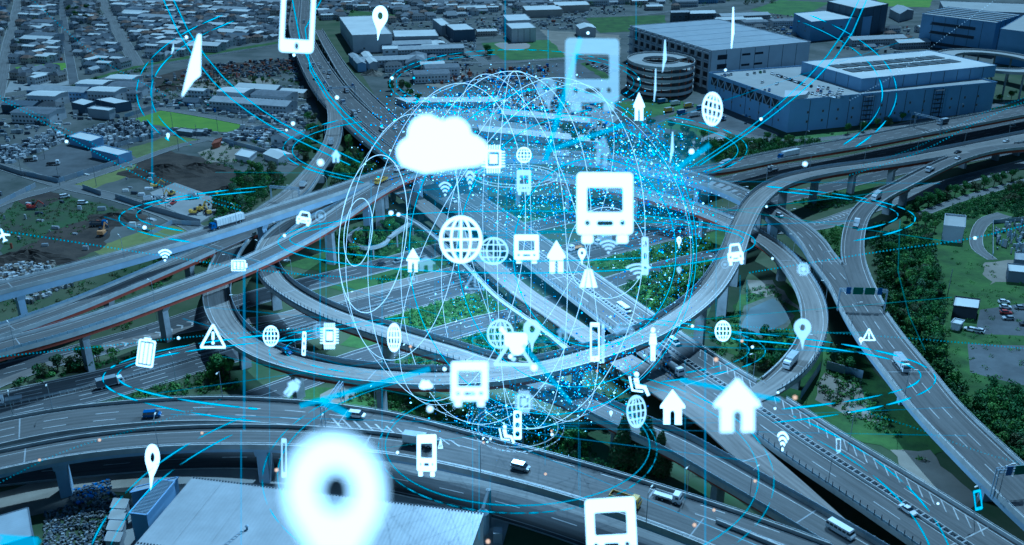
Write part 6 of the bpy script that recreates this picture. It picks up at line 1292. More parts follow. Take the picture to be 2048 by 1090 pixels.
# buses and lorries standing near the centre
for i in range(14):
    x = 1085+i*9.5; y = 248+(i % 3)*5; p = P(x, y); c = ('car_yellow', 'car_blue', 'car_yellow', 'box_white')[i % 4]
    vehicle('small_box', c, (p.x, p.y, .05), 1.4, {'car_yellow': 'yellow', 'car_blue': 'blue', 'box_white': 'white'}[c]+' truck in the row beside the flat roofed sheds', 'trucks parked beside the flat roofed sheds')
for i in range(10):
    x = 1325+i*13; y = 206+(i % 2)*16+i*2.2; p = P(x, y); c = ('car_blue', 'car_yellow', 'box_white')[i % 3]
    vehicle('box_truck', c, (p.x, p.y, .05), .6, {'car_yellow': 'yellow', 'car_blue': 'blue', 'box_white': 'white'}[c]+' lorry standing below the spiral ramp', 'lorries standing below the spiral ramp')
for a, b_, c, lb in (((815, 205), (1020, 203), (790, 195), 'upper long flat shed behind the particle cloud'), ((1000, 228), (1180, 246), (1005, 217), 'middle long flat shed behind the particle cloud'), ((960, 262), (1200, 285), (955, 250), 'lower long flat shed behind the particle cloud')):
    building('shed', a, b_, c, 4, lb, 'shed', 'wall_grey', 'roof_white', parapet=.15)
# ================================================================ lamps, gantries, poles
def lamp_proto():
    a = MB(); a.tube((0, 0, 0), (0, 0, 9), .11, 6, r2=.07); a.tube((0, 0, 9), (0, 1.6, 9.5), .06, 5); b = MB(); b.box((0, 2.0, 9.42), (.35, 1.0, .16)); return me_of(a, 'pole', ['galvanised']), me_of(b, 'lamp_head', ['headlight'])
LPM = lamp_proto()
def lamp(p, rz, where):
    e = empty('street_lamp', tuple(p), 'grey street lamp '+where, 'street lamp', 'street lamps '+where, rz); link('pole', LPM[0], e); link('lamp_head', LPM[1], e)
for nm, sd, gap, st, where in (('main', -1, 38, 20, 'along the diagonal expressway'), ('main', 1, 38, 8, 'on the far side of the diagonal expressway'), ('loop', 1, 42, 10, 'along the looping ramp'), ('v2', -1, 44, 12, 'along the lower bottom viaduct'), ('v1', 1, 44, 30, 'along the upper bottom viaduct'),
   ('high', -1, 46, 14, 'along the highest viaduct'), ('red_left', -1, 44, 20, 'along the red-girdered left viaduct'), ('g2', -1, 45, 20, 'along the at-grade expressway'), ('e1', 1, 45, 12, 'along the elevated road at right'), ('g1', 1, 50, 22, 'along the northern at-grade road'), ('ramp', -1, 40, 18, 'along the lower ramp'), ('d2', 1, 44, 18, 'along the ramp bending by the pond'), ('inner', 1, 44, 15, 'along the inner ramp')):
    R = ROADS[nm]; s = st
    while s < R.s[-1]:
        i = R.idx(s); k = int(i); hw_ = R.p[k, 3]/2; p = R.at(i, sd*(hw_-.2 if R.p[k, 2] > 2 else hw_+.8)); s += gap
        q = proj(p)
        if not (-10 < q[0] < 2058 and -10 < q[1] < 1130): continue
        if R.p[k, 2] > 2 and covered(p, nm): continue
        if any(math.hypot(o.p[int(((o.p[:, 0]-p.x)**2+(o.p[:, 1]-p.y)**2).argmin()), 0]-p.x, o.p[int(((o.p[:, 0]-p.x)**2+(o.p[:, 1]-p.y)**2).argmin()), 1]-p.y) < o.p[0, 3]/2+1 and o.p[int(((o.p[:, 0]-p.x)**2+(o.p[:, 1]-p.y)**2).argmin()), 2] > p.z+1 for o2, o in ROADS.items() if o2 != nm): continue
        lamp(p, R.head(i)+(0 if sd < 0 else math.pi), where)
def gantry(nm, px, py, h, label, signs=0, over=.6):
    R = ROADS[nm]; i, _ = R.near(px, py); k = int(i); hw_ = R.p[k, 3]/2+over; c = R.at(i, 0); root = empty('sign_gantry', tuple(c), label, 'gantry')
    n = Vector((*R.n[k], 0)); t = Vector((*R.t[k], 0))
    for sg in (-1, 1):
        b = MB(); 
        for q in (-.5, .5): p = c+n*hw_*sg+t*q; b.beam(p-Vector((0, 0, 1)), p+Vector((0, 0, h+.9)), .22, .22)
        b.build('post', 'steel_grey', root)
    b = MB(); m = int(hw_*2/1.6)
    for z in (0, .9):
        for q in (-.5, .5): b.beam(c-n*hw_+t*q+Vector((0, 0, h+z)), c+n*hw_+t*q+Vector((0, 0, h+z)), .16, .16)
    for j in range(m):
        a = c+n*(-hw_+2*hw_*j/m); d = c+n*(-hw_+2*hw_*(j+1)/m)
        for q in (-.5, .5): b.beam(a+t*q+Vector((0, 0, h+.9*(j % 2))), d+t*q+Vector((0, 0, h+.9*((j+1) % 2))), .09, .09)
        b.beam(a-t*.5+Vector((0, 0, h+.9)), a+t*.5+Vector((0, 0, h+.9)), .09, .09)
    b.build('truss', 'steel_grey', root)
    f = t if t.y < 0 else -t
    for j in range(signs):
        u = (-.66, -.26, .24, .66)[j]; wd = (1.6, 3.4, 3.4, 1.6)[j]; p = c+n*(hw_*u)*(1)+t*(.62 if t.y < 0 else -.62)+Vector((0, 0, h-.9)); b = MB(); b.beam(p-n*wd/2+Vector((0, 0, 1.4)), p+n*wd/2+Vector((0, 0, 1.4)), .12, 2.6); b.build('sign_board', 'car_blue' if wd < 2 else 'sign_green', root)
    unparent_fix(root)
gantry('high', 1722, 617, 6.5, 'sign gantry with dark boards spanning the merged road at right', 4); gantry('loop', 575, 402, 6, 'pale truss gantry across the left curved ramp'); gantry('loop', 667, 268, 5.5, 'pale gantry at the top of the curved ramp'); gantry('main', 672, 196, 6.5, 'gantry over the far expressway')
gantry('e1', 1855, 258, 7, 'pale truss gantry over the elevated road at upper right'); gantry('high', 2020, 985, 6.5, 'dark gantry at the lower right edge', 2); gantry('v1', 668, 838, 7, 'lattice gantry across the upper bottom viaduct')
PM = MB(); PM.tube((0, 0, 0), (0, 0, 11), .16, 6, r2=.1); PM.box((0, 0, 10), (2, .12, .14)); PM.box((0, 0, 9.2), (1.6, .12, .14)); PM = me_of(PM, 'utility_pole', ['dark_concrete'])
for x, y, lb in ((44, 352, 'left of the asphalt yard'), (120, 372, 'at the lane corner by the olive field'), (193, 372, 'above the digger yard wall'), (358, 302, 'beside the bumpy field'), (346, 258, 'on the near edge of the bright green field'), (436, 262, 'in front of the bright green field'), (276, 242, 'at the left tip of the bright green field'), (486, 257, 'at the right tip of the bright green field'),
   (261, 320, 'near the box store'), (332, 418, 'in the lane by the digger yard'), (545, 246, 'above the office'), (395, 283, 'on the lane above the bumpy field'), (205, 224, 'by the pale roofed unit'), (1895, 590, 'on the meadow at right'), (1300, 250, 'near the spiral ramp'), (90, 318, 'inside the asphalt yard'), (305, 472, 'above the highest viaduct'), (1390, 292, 'by the small lot among the trees')):
    p = P(x, y); o = link('utility_pole', PM); o.location = p; o.rotation_euler = (0, 0, random.uniform(0, 3)); tag(o, 'thin utility pole '+lb, 'utility pole', 'utility poles')
# ================================================================ the data hologram hovering over the interchange
glow('holo_white', (1, 1, 1), 3.6); glow('holo_soft', (.92, .97, 1), 2.4, .5); glow('holo_faint', (.8, .92, 1), 2.0, .2)
glow('holo_ghost', (.85, .97, 1), 2.2, .26); glow('holo_line', (.9, .97, 1), 2.4, .7); glow('holo_cyan', (.05, .75, .9), 2.0, .7); glow('holo_cyan_dim', (.04, .55, .8), 1.5, .22); glow('holo_teal', (.02, .62, .62), 1.4, .18)
glow('holo_beam', (.12, .65, .95), 1.6, .11); glow('holo_wide', (.08, .75, .95), 2.0, .22); glow('spark_blue', (.12, .55, 1), 4.0, .9); glow('spark_pale', (.7, .9, 1), 4.5, .95)
glow('spark_deep', (.02, .2, .8), 1.8, .75); glow('node_white', (1, .97, .92), 4); glow('node_orange', (1, .45, .22), 2.6)
from mathutils.geometry import tessellate_polygon
AX, AU, AF = Vector((1, 0, 0)), Vector((0, ST, CT)), Vector((0, CT, -ST))
def circ(cx, cy, r, n=28, r2=None, a0=0, a1=360):
    r2 = r if r2 is None else r2; full = abs(a1-a0) >= 360
    return [(cx+r*math.cos(math.radians(a0+(a1-a0)*i/n)), cy+r2*math.sin(math.radians(a0+(a1-a0)*i/n))) for i in range(n if full else n+1)]
def rrect(x0, y0, x1, y1, r, n=4):
    o = []
    for cx, cy, a in ((x1-r, y1-r, 0), (x0+r, y1-r, 90), (x0+r, y0+r, 180), (x1-r, y0+r, 270)): o += [(cx+r*math.cos(math.radians(a+90*i/n)), cy+r*math.sin(math.radians(a+90*i/n))) for i in range(n+1)]
    return o
def stroke(pts, w_):
    L_, R_ = [], []
    for i, p in enumerate(pts):
        a = pts[max(0, i-1)]; b_ = pts[min(len(pts)-1, i+1)]; dx, dy = b_[0]-a[0], b_[1]-a[1]; l = math.hypot(dx, dy) or 1; nx, ny = -dy/l*w_/2, dx/l*w_/2
        L_.append((p[0]+nx, p[1]+ny)); R_.append((p[0]-nx, p[1]-ny))
    return L_+R_[::-1]
def icon(kind):
    """parts of a pictogram as (name, [outline, holes...]) in a box 2 units high"""
    if kind == 'house': return [('house_shape', [[(0, 1), (.98, .08), (.98, -.08), (.72, -.08), (.72, -1), (.2, -1), (.2, -.35), (.12, -.22), (-.12, -.22), (-.2, -.35), (-.2, -1), (-.72, -1), (-.72, -.08), (-.98, -.08), (-.98, .08)]])]
    if kind == 'bus':
        return [('body', [rrect(-.8, -.75, .8, 1, .12), rrect(-.52, -.12, .52, .58, .06), circ(-.5, -.42, .08, 10), circ(.5, -.42, .08, 10), rrect(-.24, -.5, .24, -.36, .05, 2)]),
                ('wheel', [rrect(-.66, -1, -.34, -.76, .06)]), ('wheel', [rrect(.34, -1, .66, -.76, .06)])]
    if kind == 'car':
        return [('body', [rrect(-.85, -.62, .85, .2, .12), circ(-.55, -.2, .13, 10), circ(.55, -.2, .13, 10), rrect(-.3, -.42, .3, -.3, .04, 2)]), ('windscreen_frame', [[(-.7, .21), (-.55, .9), (-.4, 1), (.4, 1), (.55, .9), (.7, .21)], [(-.52, .23), (-.4, .8), (.4, .8), (.52, .23)]]),
                ('wheel', [rrect(-.75, -.95, -.45, -.63, .06)]), ('wheel', [rrect(.45, -.95, .75, -.63, .06)])]
    if kind == 'globe':
        o = [('rim', [circ(0, 0, 1, 40), circ(0, 0, .86, 40)])]
        o += [('meridian', [stroke([(.0, -.88), (0, .88)], .10)])]
        for s in (-1, 1): o.append(('meridian', [stroke([(s*.45*math.cos(math.radians(a)), .9*math.sin(math.radians(a))) for a in range(-85, 86, 10)], .10)]))
        for y in (-.45, 0, .45): x = math.sqrt(.8-y*y); o.append(('parallel', [stroke([(-x, y), (x, y)], .10)]))
        return o
    if kind == 'pin':
        c = circ(0, .42, .58, 30, a0=-38, a1=218); return [('pin_shape', [c+[(-.12, -.42), (0, -1), (.12, -.42)], circ(0, .42, .22, 16)])]
    if kind == 'wifi':
        o = [('dot', [circ(0, -.82, .17, 14)])]
        for r in (.55, 1.0, 1.45): o.append(('arc', [stroke([((r)*math.cos(math.radians(a)), -.82+r*math.sin(math.radians(a))) for a in range(45, 136, 9)], .24)]))
        return o
    if kind == 'battery':
        o = [('case', [rrect(-1.15, -.85, 1.0, .85, .16), rrect(-.98, -.68, .83, .68, .08)]), ('terminal', [rrect(1.02, -.35, 1.22, .35, .06)])]
        return o+[('cell', [rrect(-.85+.56*k, -.55, -.43+.56*k, .55, .05)]) for k in range(3)]
    if kind == 'batteryv':
        o = [('case', [rrect(-.62, -1, .62, .88, .14), rrect(-.5, -.88, .5, .76, .08)]), ('terminal', [rrect(-.25, .9, .25, 1.02, .04)])]
        return o+[('cell', [rrect(-.42+.3*k, -.78, -.2+.3*k, .66, .04)]) for k in range(3)]
    if kind == 'chip':
        o = [('frame', [rrect(-.68, -.68, .68, .68, .1), rrect(-.5, -.5, .5, .5, .05)]), ('core', [rrect(-.34, -.34, .34, .34, .04)])]
        for k in range(6):
            t = -.52+.208*k
            o += [('pin', [rrect(t-.045, .7, t+.045, 1, .02, 1)]), ('pin', [rrect(t-.045, -1, t+.045, -.7, .02, 1)]), ('pin', [rrect(-1, t-.045, -.7, t+.045, .02, 1)]), ('pin', [rrect(.7, t-.045, 1, t+.045, .02, 1)])]
        return o
    if kind == 'phone': return [('case', [rrect(-.52, -1, .52, 1, .1), rrect(-.42, -.72, .42, .78, .03), circ(0, -.86, .09, 12)])]
    if kind == 'warning': return [('triangle', [[(0, 1), (.12, .94), (1.05, -.72), (1.0, -.88), (-1.0, -.88), (-1.05, -.72), (-.12, .94)], [(0, .72), (.82, -.7), (-.82, -.7)]]), ('bar', [rrect(-.11, -.25, .11, .42, .1)]), ('dot', [circ(0, -.45, .13, 14)])]
    if kind == 'seat': return [('head', [circ(-.25, .78, .2, 16)]), ('figure', [[(-.5, .5), (-.1, .52), (.0, .0), (.55, -.1), (.9, -.8), (.68, -.9), (.38, -.35), (-.3, -.3)]]), ('chair', [stroke([(-.85, .6), (-.6, -.45), (.3, -.55)], .16)])]
    if kind == 'cloud':
        return [('cloud_shape', [[(-.95, -.72), (-1.18, -.62), (-1.32, -.38), (-1.34, -.12), (-1.22, .1), (-1.02, .24), (-1.0, .5), (-.86, .76), (-.62, .9), (-.36, .92), (-.16, .82), (.02, .74), (.2, .82), (.42, .84), (.64, .74), (.78, .56), (.84, .34), (1.02, .26), (1.22, .12), (1.34, -.1), (1.34, -.34), (1.2, -.56), (1.0, -.64), (.5, -.7), (0, -.78), (-.5, -.86)]])]
    if kind == 'traffic': return [('case', [rrect(-.3, -1, .3, 1, .12), circ(0, .62, .19, 14), circ(0, 0, .19, 14), circ(0, -.62, .19, 14)])]
    if kind == 'plane': return [('aeroplane', [[(0, 1), (.12, .8), (.14, .25), (.95, -.25), (.95, -.42), (.14, -.15), (.1, -.65), (.35, -.85), (.35, -1), (0, -.9), (-.35, -1), (-.35, -.85), (-.1, -.65), (-.14, -.15), (-.95, -.42), (-.95, -.25), (-.14, .25), (-.12, .8)]])]
    if kind == 'road': return [('lane', [[(-.9, -1), (-.35, 1), (-.12, 1), (-.42, -1)]]), ('lane', [[(-.3, -1), (-.07, 1), (.07, 1), (.3, -1)]]), ('lane', [[(.42, -1), (.12, 1), (.35, 1), (.9, -1)]])]
    if kind == 'ring': return [('rim', [circ(0, 0, 1, 28), circ(0, 0, .86, 28)]), ('ticket', [rrect(-.4, -.3, .4, .3, .1)])]
    if kind == 'sail': return [('sheet', [[(-.5, -1), (-.1, .1), (.3, 1), (.45, 1), (.5, -.3), (.1, -.5)]])]
    if kind == 'person': return [('head', [circ(0, .82, .16, 14)]), ('figure', [[(-.2, .62), (.2, .62), (.3, 0), (.18, -.1), (.16, -1), (.04, -1), (0, -.2), (-.04, -1), (-.16, -1), (-.18, -.1), (-.3, 0)]])]
    if kind == 'plug': return [('body', [rrect(-.9, -.35, .9, .6, .3)]), ('body', [circ(.1, -.3, .62, 24)]), ('plug_arm', [stroke([(-.6, .3), (-1.2, .9)], .3)])]
ASP = {'house': 1, 'bus': .8, 'car': .88, 'globe': 1, 'pin': .58, 'wifi': 1.05, 'battery': 1.2, 'batteryv': .62, 'chip': 1, 'phone': .52, 'warning': 1.05, 'seat': .9, 'cloud': 1.34, 'traffic': .3, 'plane': .95, 'road': .9, 'ring': 1, 'sail': .5, 'person': .3, 'plug': 1.2}
def symbol(kind, name, cx, cy, w_, h, d, label, m='holo_white', side=1, rot=0, cat='symbol', grp='glowing symbols floating over the interchange'):
    """pictogram standing in the air: real place, real size, real thickness"""
    c = D(cx, cy, d); H = h*d/FPX/2; Wt = H; ap = w_*d/FPX/2/ASP[kind]; sx = 1.0
    if ap > Wt: sx = ap/Wt; yaw = 0
    else: yaw = math.acos(max(.05, ap/Wt))*side
    VR = (c-Vector((0, 0, CAMH)))/d; X = AX*math.cos(yaw)+VR*math.sin(yaw); Y = AU; N_ = X.cross(Y).normalized(); th = H*.022
    cr, sr = math.cos(math.radians(rot)), math.sin(math.radians(rot)); root = empty(name, tuple(c), label, cat, grp)
    for nm, loops in icon(kind):
        P3 = [[Vector((x, y, 0)) for x, y in lp] for lp in loops]; tris = tessellate_polygon(P3); flat_ = [p for lp in P3 for p in lp]; b = MB(); n = len(flat_)
        for sgn in (-1, 1):
            for p in flat_:
                x, y = p.x*sx, p.y; x, y = x*cr-y*sr, x*sr+y*cr; q = X*x*H+Y*y*H+N_*th*sgn; b.v.append(tuple(q))
        for t in tris: b.f.append(tuple(t)); b.f.append(tuple(n+i for i in reversed(t))); b.m += [0, 0]
        k = 0
        for lp in P3:
            for i in range(len(lp)): j = (i+1) % len(lp); b.f.append((k+i, k+j, n+k+j, n+k+i)); b.m.append(0)
            k += len(lp)
        b.build(nm, m, root)
    return root
S = 'holo_soft'; Fn = 'holo_faint'
for a in (('phone', 597, 14, 66, 182, 80, 'white phone outline hanging over the far expressway', 'holo_white', 1, -4), ('pin', 759, 46, 30, 70, 170, 'white map pin standing over the big pale warehouse', 'holo_white', 1, -8), ('sail', 384, 130, 34, 128, 80, 'white sail-like sheet seen nearly edge-on above the green field', 'holo_white', 1, -4),
 ('bus', 1185, 150, 106, 146, 75, 'translucent white bus front beside the spiral ramp', 'holo_ghost', 1, 0), ('globe', 1425, 218, 40, 68, 110, 'pale tilted disc symbol in front of the logistics building', 'holo_white', 1, -10), ('bus', 1210, 416, 112, 142, 80, 'large white bus front at the edge of the particle cloud', 'holo_white', 1, 0), ('house', 1278, 213, 22, 56, 150, 'narrow white house symbol below the spiral ramp', 'holo_white', -1, 0),
 ('cloud', 885, 290, 184, 132, 46, 'big white cloud left of the particle cloud', 'holo_white', 1, 0), ('chip', 987, 318, 46, 56, 130, 'white chip symbol touching the big cloud', 'holo_white', 1, 0), ('globe', 1048, 310, 30, 32, 160, 'small filled looking globe right of the chip by the cloud', 'holo_white', 1, 0), ('globe', 922, 479, 86, 96, 110, 'large white globe left of the centre', 'holo_white', 1, 0),
 ('wifi', 890, 376, 24, 34, 150, 'faint signal arcs above the large globe', S, -1, 0), ('wifi', 940, 358, 18, 44, 150, 'tall signal arcs below the chip', S, -1, 0), ('globe', 987, 502, 60, 56, 150, 'pale globe between the large globe and the middle bus', S, 1, 0), ('bus', 1053, 498, 50, 58, 130, 'middle sized white bus front in the centre', 'holo_white', 1, 0),
 ('house', 826, 520, 26, 48, 140, 'slim white house symbol left of the large globe', 'holo_white', 1, 0), ('house', 852, 527, 38, 30, 120, 'faint house symbol just right of the slim one', Fn, 1, 0), ('ring', 825, 557, 20, 22, 120, 'faint ring symbol below the slim house', Fn, 1, 0), ('house', 1113, 514, 36, 66, 130, 'white house symbol right of the middle bus', 'holo_white', 1, 0), ('pin', 1164, 513, 16, 34, 160, 'small white pin right of the centre house', 'holo_white', 1, 0),
 ('road', 1177, 557, 36, 36, 110, 'white road symbol with three lanes', 'holo_white', 1, 0), ('wifi', 1277, 540, 50, 36, 110, 'pale signal arcs on the right side of the sphere', S, 1, 0), ('traffic', 1290, 512, 13, 76, 120, 'tall traffic light symbol on the right side of the sphere', S, -1, 0), ('car', 1471, 509, 32, 44, 130, 'white car front on the crossing ramp at right', 'holo_white', 1, 6), ('ring', 1450, 529, 15, 16, 140, 'faint small ring beside the white car front', Fn, 1, 0),
 ('chip', 1607, 538, 26, 26, 90, 'blurry chip symbol above the pond ramp', S, 1, 0), ('pin', 1605, 668, 34, 62, 110, 'pale map pin standing on the curved ramp at right', S, 1, 0), ('globe', 1446, 662, 32, 42, 150, 'white globe left of the pond', 'holo_white', 1, 0), ('warning', 1738, 670, 26, 26, 160, 'small warning triangle on the merged road', 'holo_white', 1, 0), ('pin', 1722, 682, 8, 15, 160, 'tiny pin left of the small warning triangle', 'holo_white', 1, 0),
 ('warning', 426, 674, 52, 52, 140, 'clear white warning triangle on the left bend of the loop', 'holo_white', 1, 0), ('globe', 542, 672, 32, 42, 150, 'small white globe inside the left bend of the loop', 'holo_white', 1, 0), ('traffic', 608, 687, 7, 48, 150, 'thin traffic light symbol beside the chip at left', 'holo_white', -1, -4), ('chip', 659, 672, 36, 52, 120, 'chip symbol right of the small globe at left', 'holo_white', 1, 0), ('chip', 642, 660, 32, 34, 105, 'faint chip symbol overlapping the clear one at left', Fn, 1, 0),
 ('globe', 788, 675, 27, 58, 140, 'narrow white globe standing over the inner ramp', 'holo_white', -1, 0), ('battery', 478, 531, 32, 26, 150, 'small battery symbol over the red-girdered viaduct', 'holo_white', 1, 0), ('wifi', 330, 509, 26, 28, 150, 'clear signal arcs over the highest viaduct', 'holo_white', 1, 0), ('car', 608, 437, 30, 28, 110, 'tilted white car front at the crossing of viaducts', 'holo_white', 1, -12), ('ring', 641, 432, 22, 24, 130, 'faint ring right of the tilted car front', Fn, 1, 0),
 ('batteryv', 292, 705, 34, 58, 140, 'upright battery symbol at lower left', 'holo_white', -1, -8), ('plane', 6, 470, 26, 28, 130, 'white aeroplane symbol at the left edge', 'holo_white', 1, 20), ('pin', 304, 934, 28, 92, 140, 'tall narrow map pin above the annex building', 'holo_white', 1, -6), ('phone', 568, 916, 9, 78, 120, 'phone symbol seen almost edge-on near the huge pin', S, 1, 0), ('bus', 853, 911, 38, 84, 150, 'narrow white bus front on the lower viaduct', 'holo_white', -1, 0),
 ('pin', 672, 1064, 192, 390, 11, 'huge blurred map pin low over the foreground warehouse', 'holo_white', 1, 0), ('bus', 939, 768, 74, 90, 60, 'blurred white bus front below the centre', 'holo_white', 1, 0), ('cloud', 852, 770, 28, 21, 80, 'small blurred cloud left of the blurred bus', 'holo_white', 1, 0), ('chip', 1048, 804, 36, 46, 90, 'chip symbol above the base rings', S, 1, 0), ('traffic', 1035, 850, 16, 58, 150, 'traffic light symbol in the middle of the base rings', 'holo_white', 1, 0),
 ('seat', 1014, 869, 32, 40, 140, 'seated passenger symbol at the base rings', 'holo_white', 1, 0), ('seat', 1279, 769, 42, 52, 140, 'larger seated passenger symbol right of the sphere', 'holo_white', 1, 0), ('globe', 1273, 823, 39, 66, 150, 'pale globe in front of the tall conifers', S, 1, 6), ('house', 1345, 814, 50, 70, 130, 'white house symbol over the ramp', 'holo_white', -1, 0), ('house', 1475, 810, 92, 108, 44, 'big blurred house symbol over the expressway', 'holo_white', 1, 0),
 ('wifi', 1566, 880, 22, 46, 140, 'tall signal arcs standing on the expressway', 'holo_white', 1, -8), ('phone', 1677, 890, 9, 27, 150, 'tiny phone outline on the expressway shoulder', S, 1, 0), ('bus', 1222, 1062, 100, 132, 90, 'white bus front at the bottom edge', 'holo_white', -1, 3), ('warning', 881, 888, 9, 20, 150, 'tiny warning triangle beside the narrow bus front', 'holo_white', 1, 0), ('pin', 1222, 828, 6, 13, 150, 'tiny pin near the pale globe', 'holo_white', 1, 0),
 ('house', 1126, 664, 26, 30, 90, 'faint house symbol right of the central cluster', Fn, 1, 0), ('house', 672, 312, 18, 26, 100, 'small faint house on the curved ramp trees', S, 1, 0), ('globe', 1001, 668, 54, 60, 140, 'pale globe in the central cluster', S, 1, 0), ('plug', 1032, 683, 62, 60, 100, 'solid white plug symbol in the central cluster', 'holo_white', 1, 0), ('pin', 1064, 672, 34, 66, 120, 'map pin in the central cluster', S, 1, 0), ('warning', 1027, 704, 80, 64, 120, 'wide pale triangle frame behind the central cluster', S, 1, 0),
 ('phone', 1190, 684, 18, 78, 140, 'upright phone outline over the loop', 'holo_white', 1, 0), ('phone', 1206, 687, 4, 78, 140, 'second phone seen edge-on right of the upright one', S, 1, 0), ('person', 1306, 688, 15, 68, 140, 'standing figure symbol over the loop', 'holo_white', -1, 0), ('car', 1248, 658, 40, 24, 80, 'faint car symbol behind the loop', Fn, 1, 0), ('sail', 1328, 112, 9, 62, 140, 'thin slanted sheet before the spiral ramp', S, -1, 8), ('sail', 1310, 170, 4, 66, 140, 'edge-on sheet before the spiral ramp', S, 1, 0),
 ('sail', 1465, 55, 5, 80, 140, 'thin white blade over the depot roof', 'holo_white', 1, 4), ('sail', 1343, 295, 8, 60, 130, 'thin slanted sheet right of the particle cloud', S, -1, 6), ('pin', 1358, 485, 9, 24, 140, 'tiny pin on the shrubs right of the sphere', 'holo_white', 1, 0), ('pin', 1358, 542, 9, 16, 90, 'tiny blurred mark right of the signal arcs', S, 1, 0), ('phone', 1956, 1000, 14, 40, 130, 'teal glowing tag at lower right', 'holo_cyan', 1, 10), ('sail', 345, 98, 5, 22, 140, 'tiny sheet left of the sail-like one', S, 1, 0), ('pin', 336, 273, 6, 14, 140, 'tiny pin over the bumpy field', 'holo_white', 1, 0),
 ('house', 1205, 300, 30, 60, 90, 'faint house in the particle cloud', Fn, 1, -10), ('pin', 1095, 190, 40, 70, 90, 'faint pin behind the translucent bus', Fn, 1, 8), ('wifi', 1217, 492, 36, 32, 100, 'faint signal arcs under the large bus front', S, 1, 0), ('bus', 1048, 365, 28, 50, 130, 'faint bus front in the small upper ring', S, 1, 0), ('warning', 950, 562, 44, 40, 130, 'faint triangle frame on the diagonal road', Fn, 1, 0), ('person', 585, 775, 26, 40, 80, 'faint leaning figure under the loop at left', S, 1, -40)):
    kind, cx, cy, w_, h, d, lb, m_, sd, rt = a
    symbol(kind, {'pin': 'map_pin', 'batteryv': 'battery', 'traffic': 'traffic_light', 'wifi': 'signal_arcs', 'sail': 'sheet', 'seat': 'seated_passenger', 'road': 'road', 'ring': 'ring_mark'}.get(kind, kind)+'_symbol', cx, cy, w_, h, d, lb, m_, sd, rt)
# lines as thin real tubes
def polytube(b, pts, r, n=3, closed=False, taper=False):
    k = len(b.v); L_ = len(pts); r0_ = r
    for i, p in enumerate(pts):
        a = pts[(i-1) % L_] if (closed or i) else pts[0]; c = pts[(i+1) % L_] if (closed or i < L_-1) else pts[-1]; t = (c-a).normalized(); u = t.orthogonal().normalized() if abs(t.y) > .9 else t.cross(Vector((0, 1, 0))).normalized(); w2 = t.cross(u)
        if taper: r = r0_*(.15+.85*math.sin(math.pi*i/max(1, L_-1))**.6)
        for j in range(n): q = 2*math.pi*j/n; b.v.append(tuple(p+u*math.cos(q)*r+w2*math.sin(q)*r))
    for i in range(L_ if closed else L_-1):
        for j in range(n): b.f.append((k+i*n+j, k+i*n+(j+1) % n, k+((i+1) % L_)*n+(j+1) % n, k+((i+1) % L_)*n+j)); b.m.append(0)
GL_D = 265; GC = D(1035, 502, GL_D); GR_ = 352*GL_D/FPX
def sph_circle(axis, ang, n=120):
    axis = axis.normalized(); u = axis.orthogonal().normalized(); v = axis.cross(u); a = math.radians(ang); return [GC+(axis*math.cos(a)+(u*math.cos(2*math.pi*i/n)+v*math.sin(2*math.pi*i/n))*math.sin(a))*GR_ for i in range(n)]
SP = empty('globe_of_light', tuple(GC), 'huge sphere of thin white wire circles filling the centre', 'light sphere'); 
def cam_dir(x, y, z): return AX*x+AU*y-AF*z
def add_wire(axis, ang, r=.08, dotted=False, m='holo_line'):
    b = MB(); pts = sph_circle(axis, ang, 150)
    if dotted:
        for p in pts[::1]: b.tube(p-Vector((0, 0, .12)), p+Vector((0, 0, .1)), .08, 4)
    else: polytube(b, pts, r, 3, True)
    b.build('wire_circle' if not dotted else 'dotted_circle', m, SP)
pole1 = cam_dir(-.83, .085, .55)
for a in (10, 24, 40, 58, 76, 94): add_wire(pole1, a, .085 if a > 24 else .105)
pole2 = cam_dir(.43, -.03, .9)
for a in (12.5, 27, 42, 57): add_wire(pole2, a, .08, m='holo_cyan' if a > 13 else 'holo_line')
for ax, ay, az in ((1, 0, .1), (.92, .25, -.3), (.8, -.45, .4), (.97, .05, -.22)): add_wire(cam_dir(ax, ay, az), 90, .075)
for ax, ay, az in ((.95, -.3, .05), (.99, .1, .12), (.88, -.42, .2)): add_wire(cam_dir(ax, ay, az), 88, dotted=True)
add_wire(cam_dir(.1, .05, 1), 88, .05)
unparent_fix(SP)
gl = bpy.data.lights.new('centre_fill_lamp', 'POINT'); gl.energy = 1100000; gl.color = (.95, .97, 1); gl.shadow_soft_size = 16; go = bpy.data.objects.new('centre_fill_lamp', gl); COL.objects.link(go); go.location = GC+Vector((0, 42, 28)); go.parent = SP; go.matrix_parent_inverse = Matrix.Translation(GC).inverted()  # added fill lamp: brightens the central decks so the edges look darker
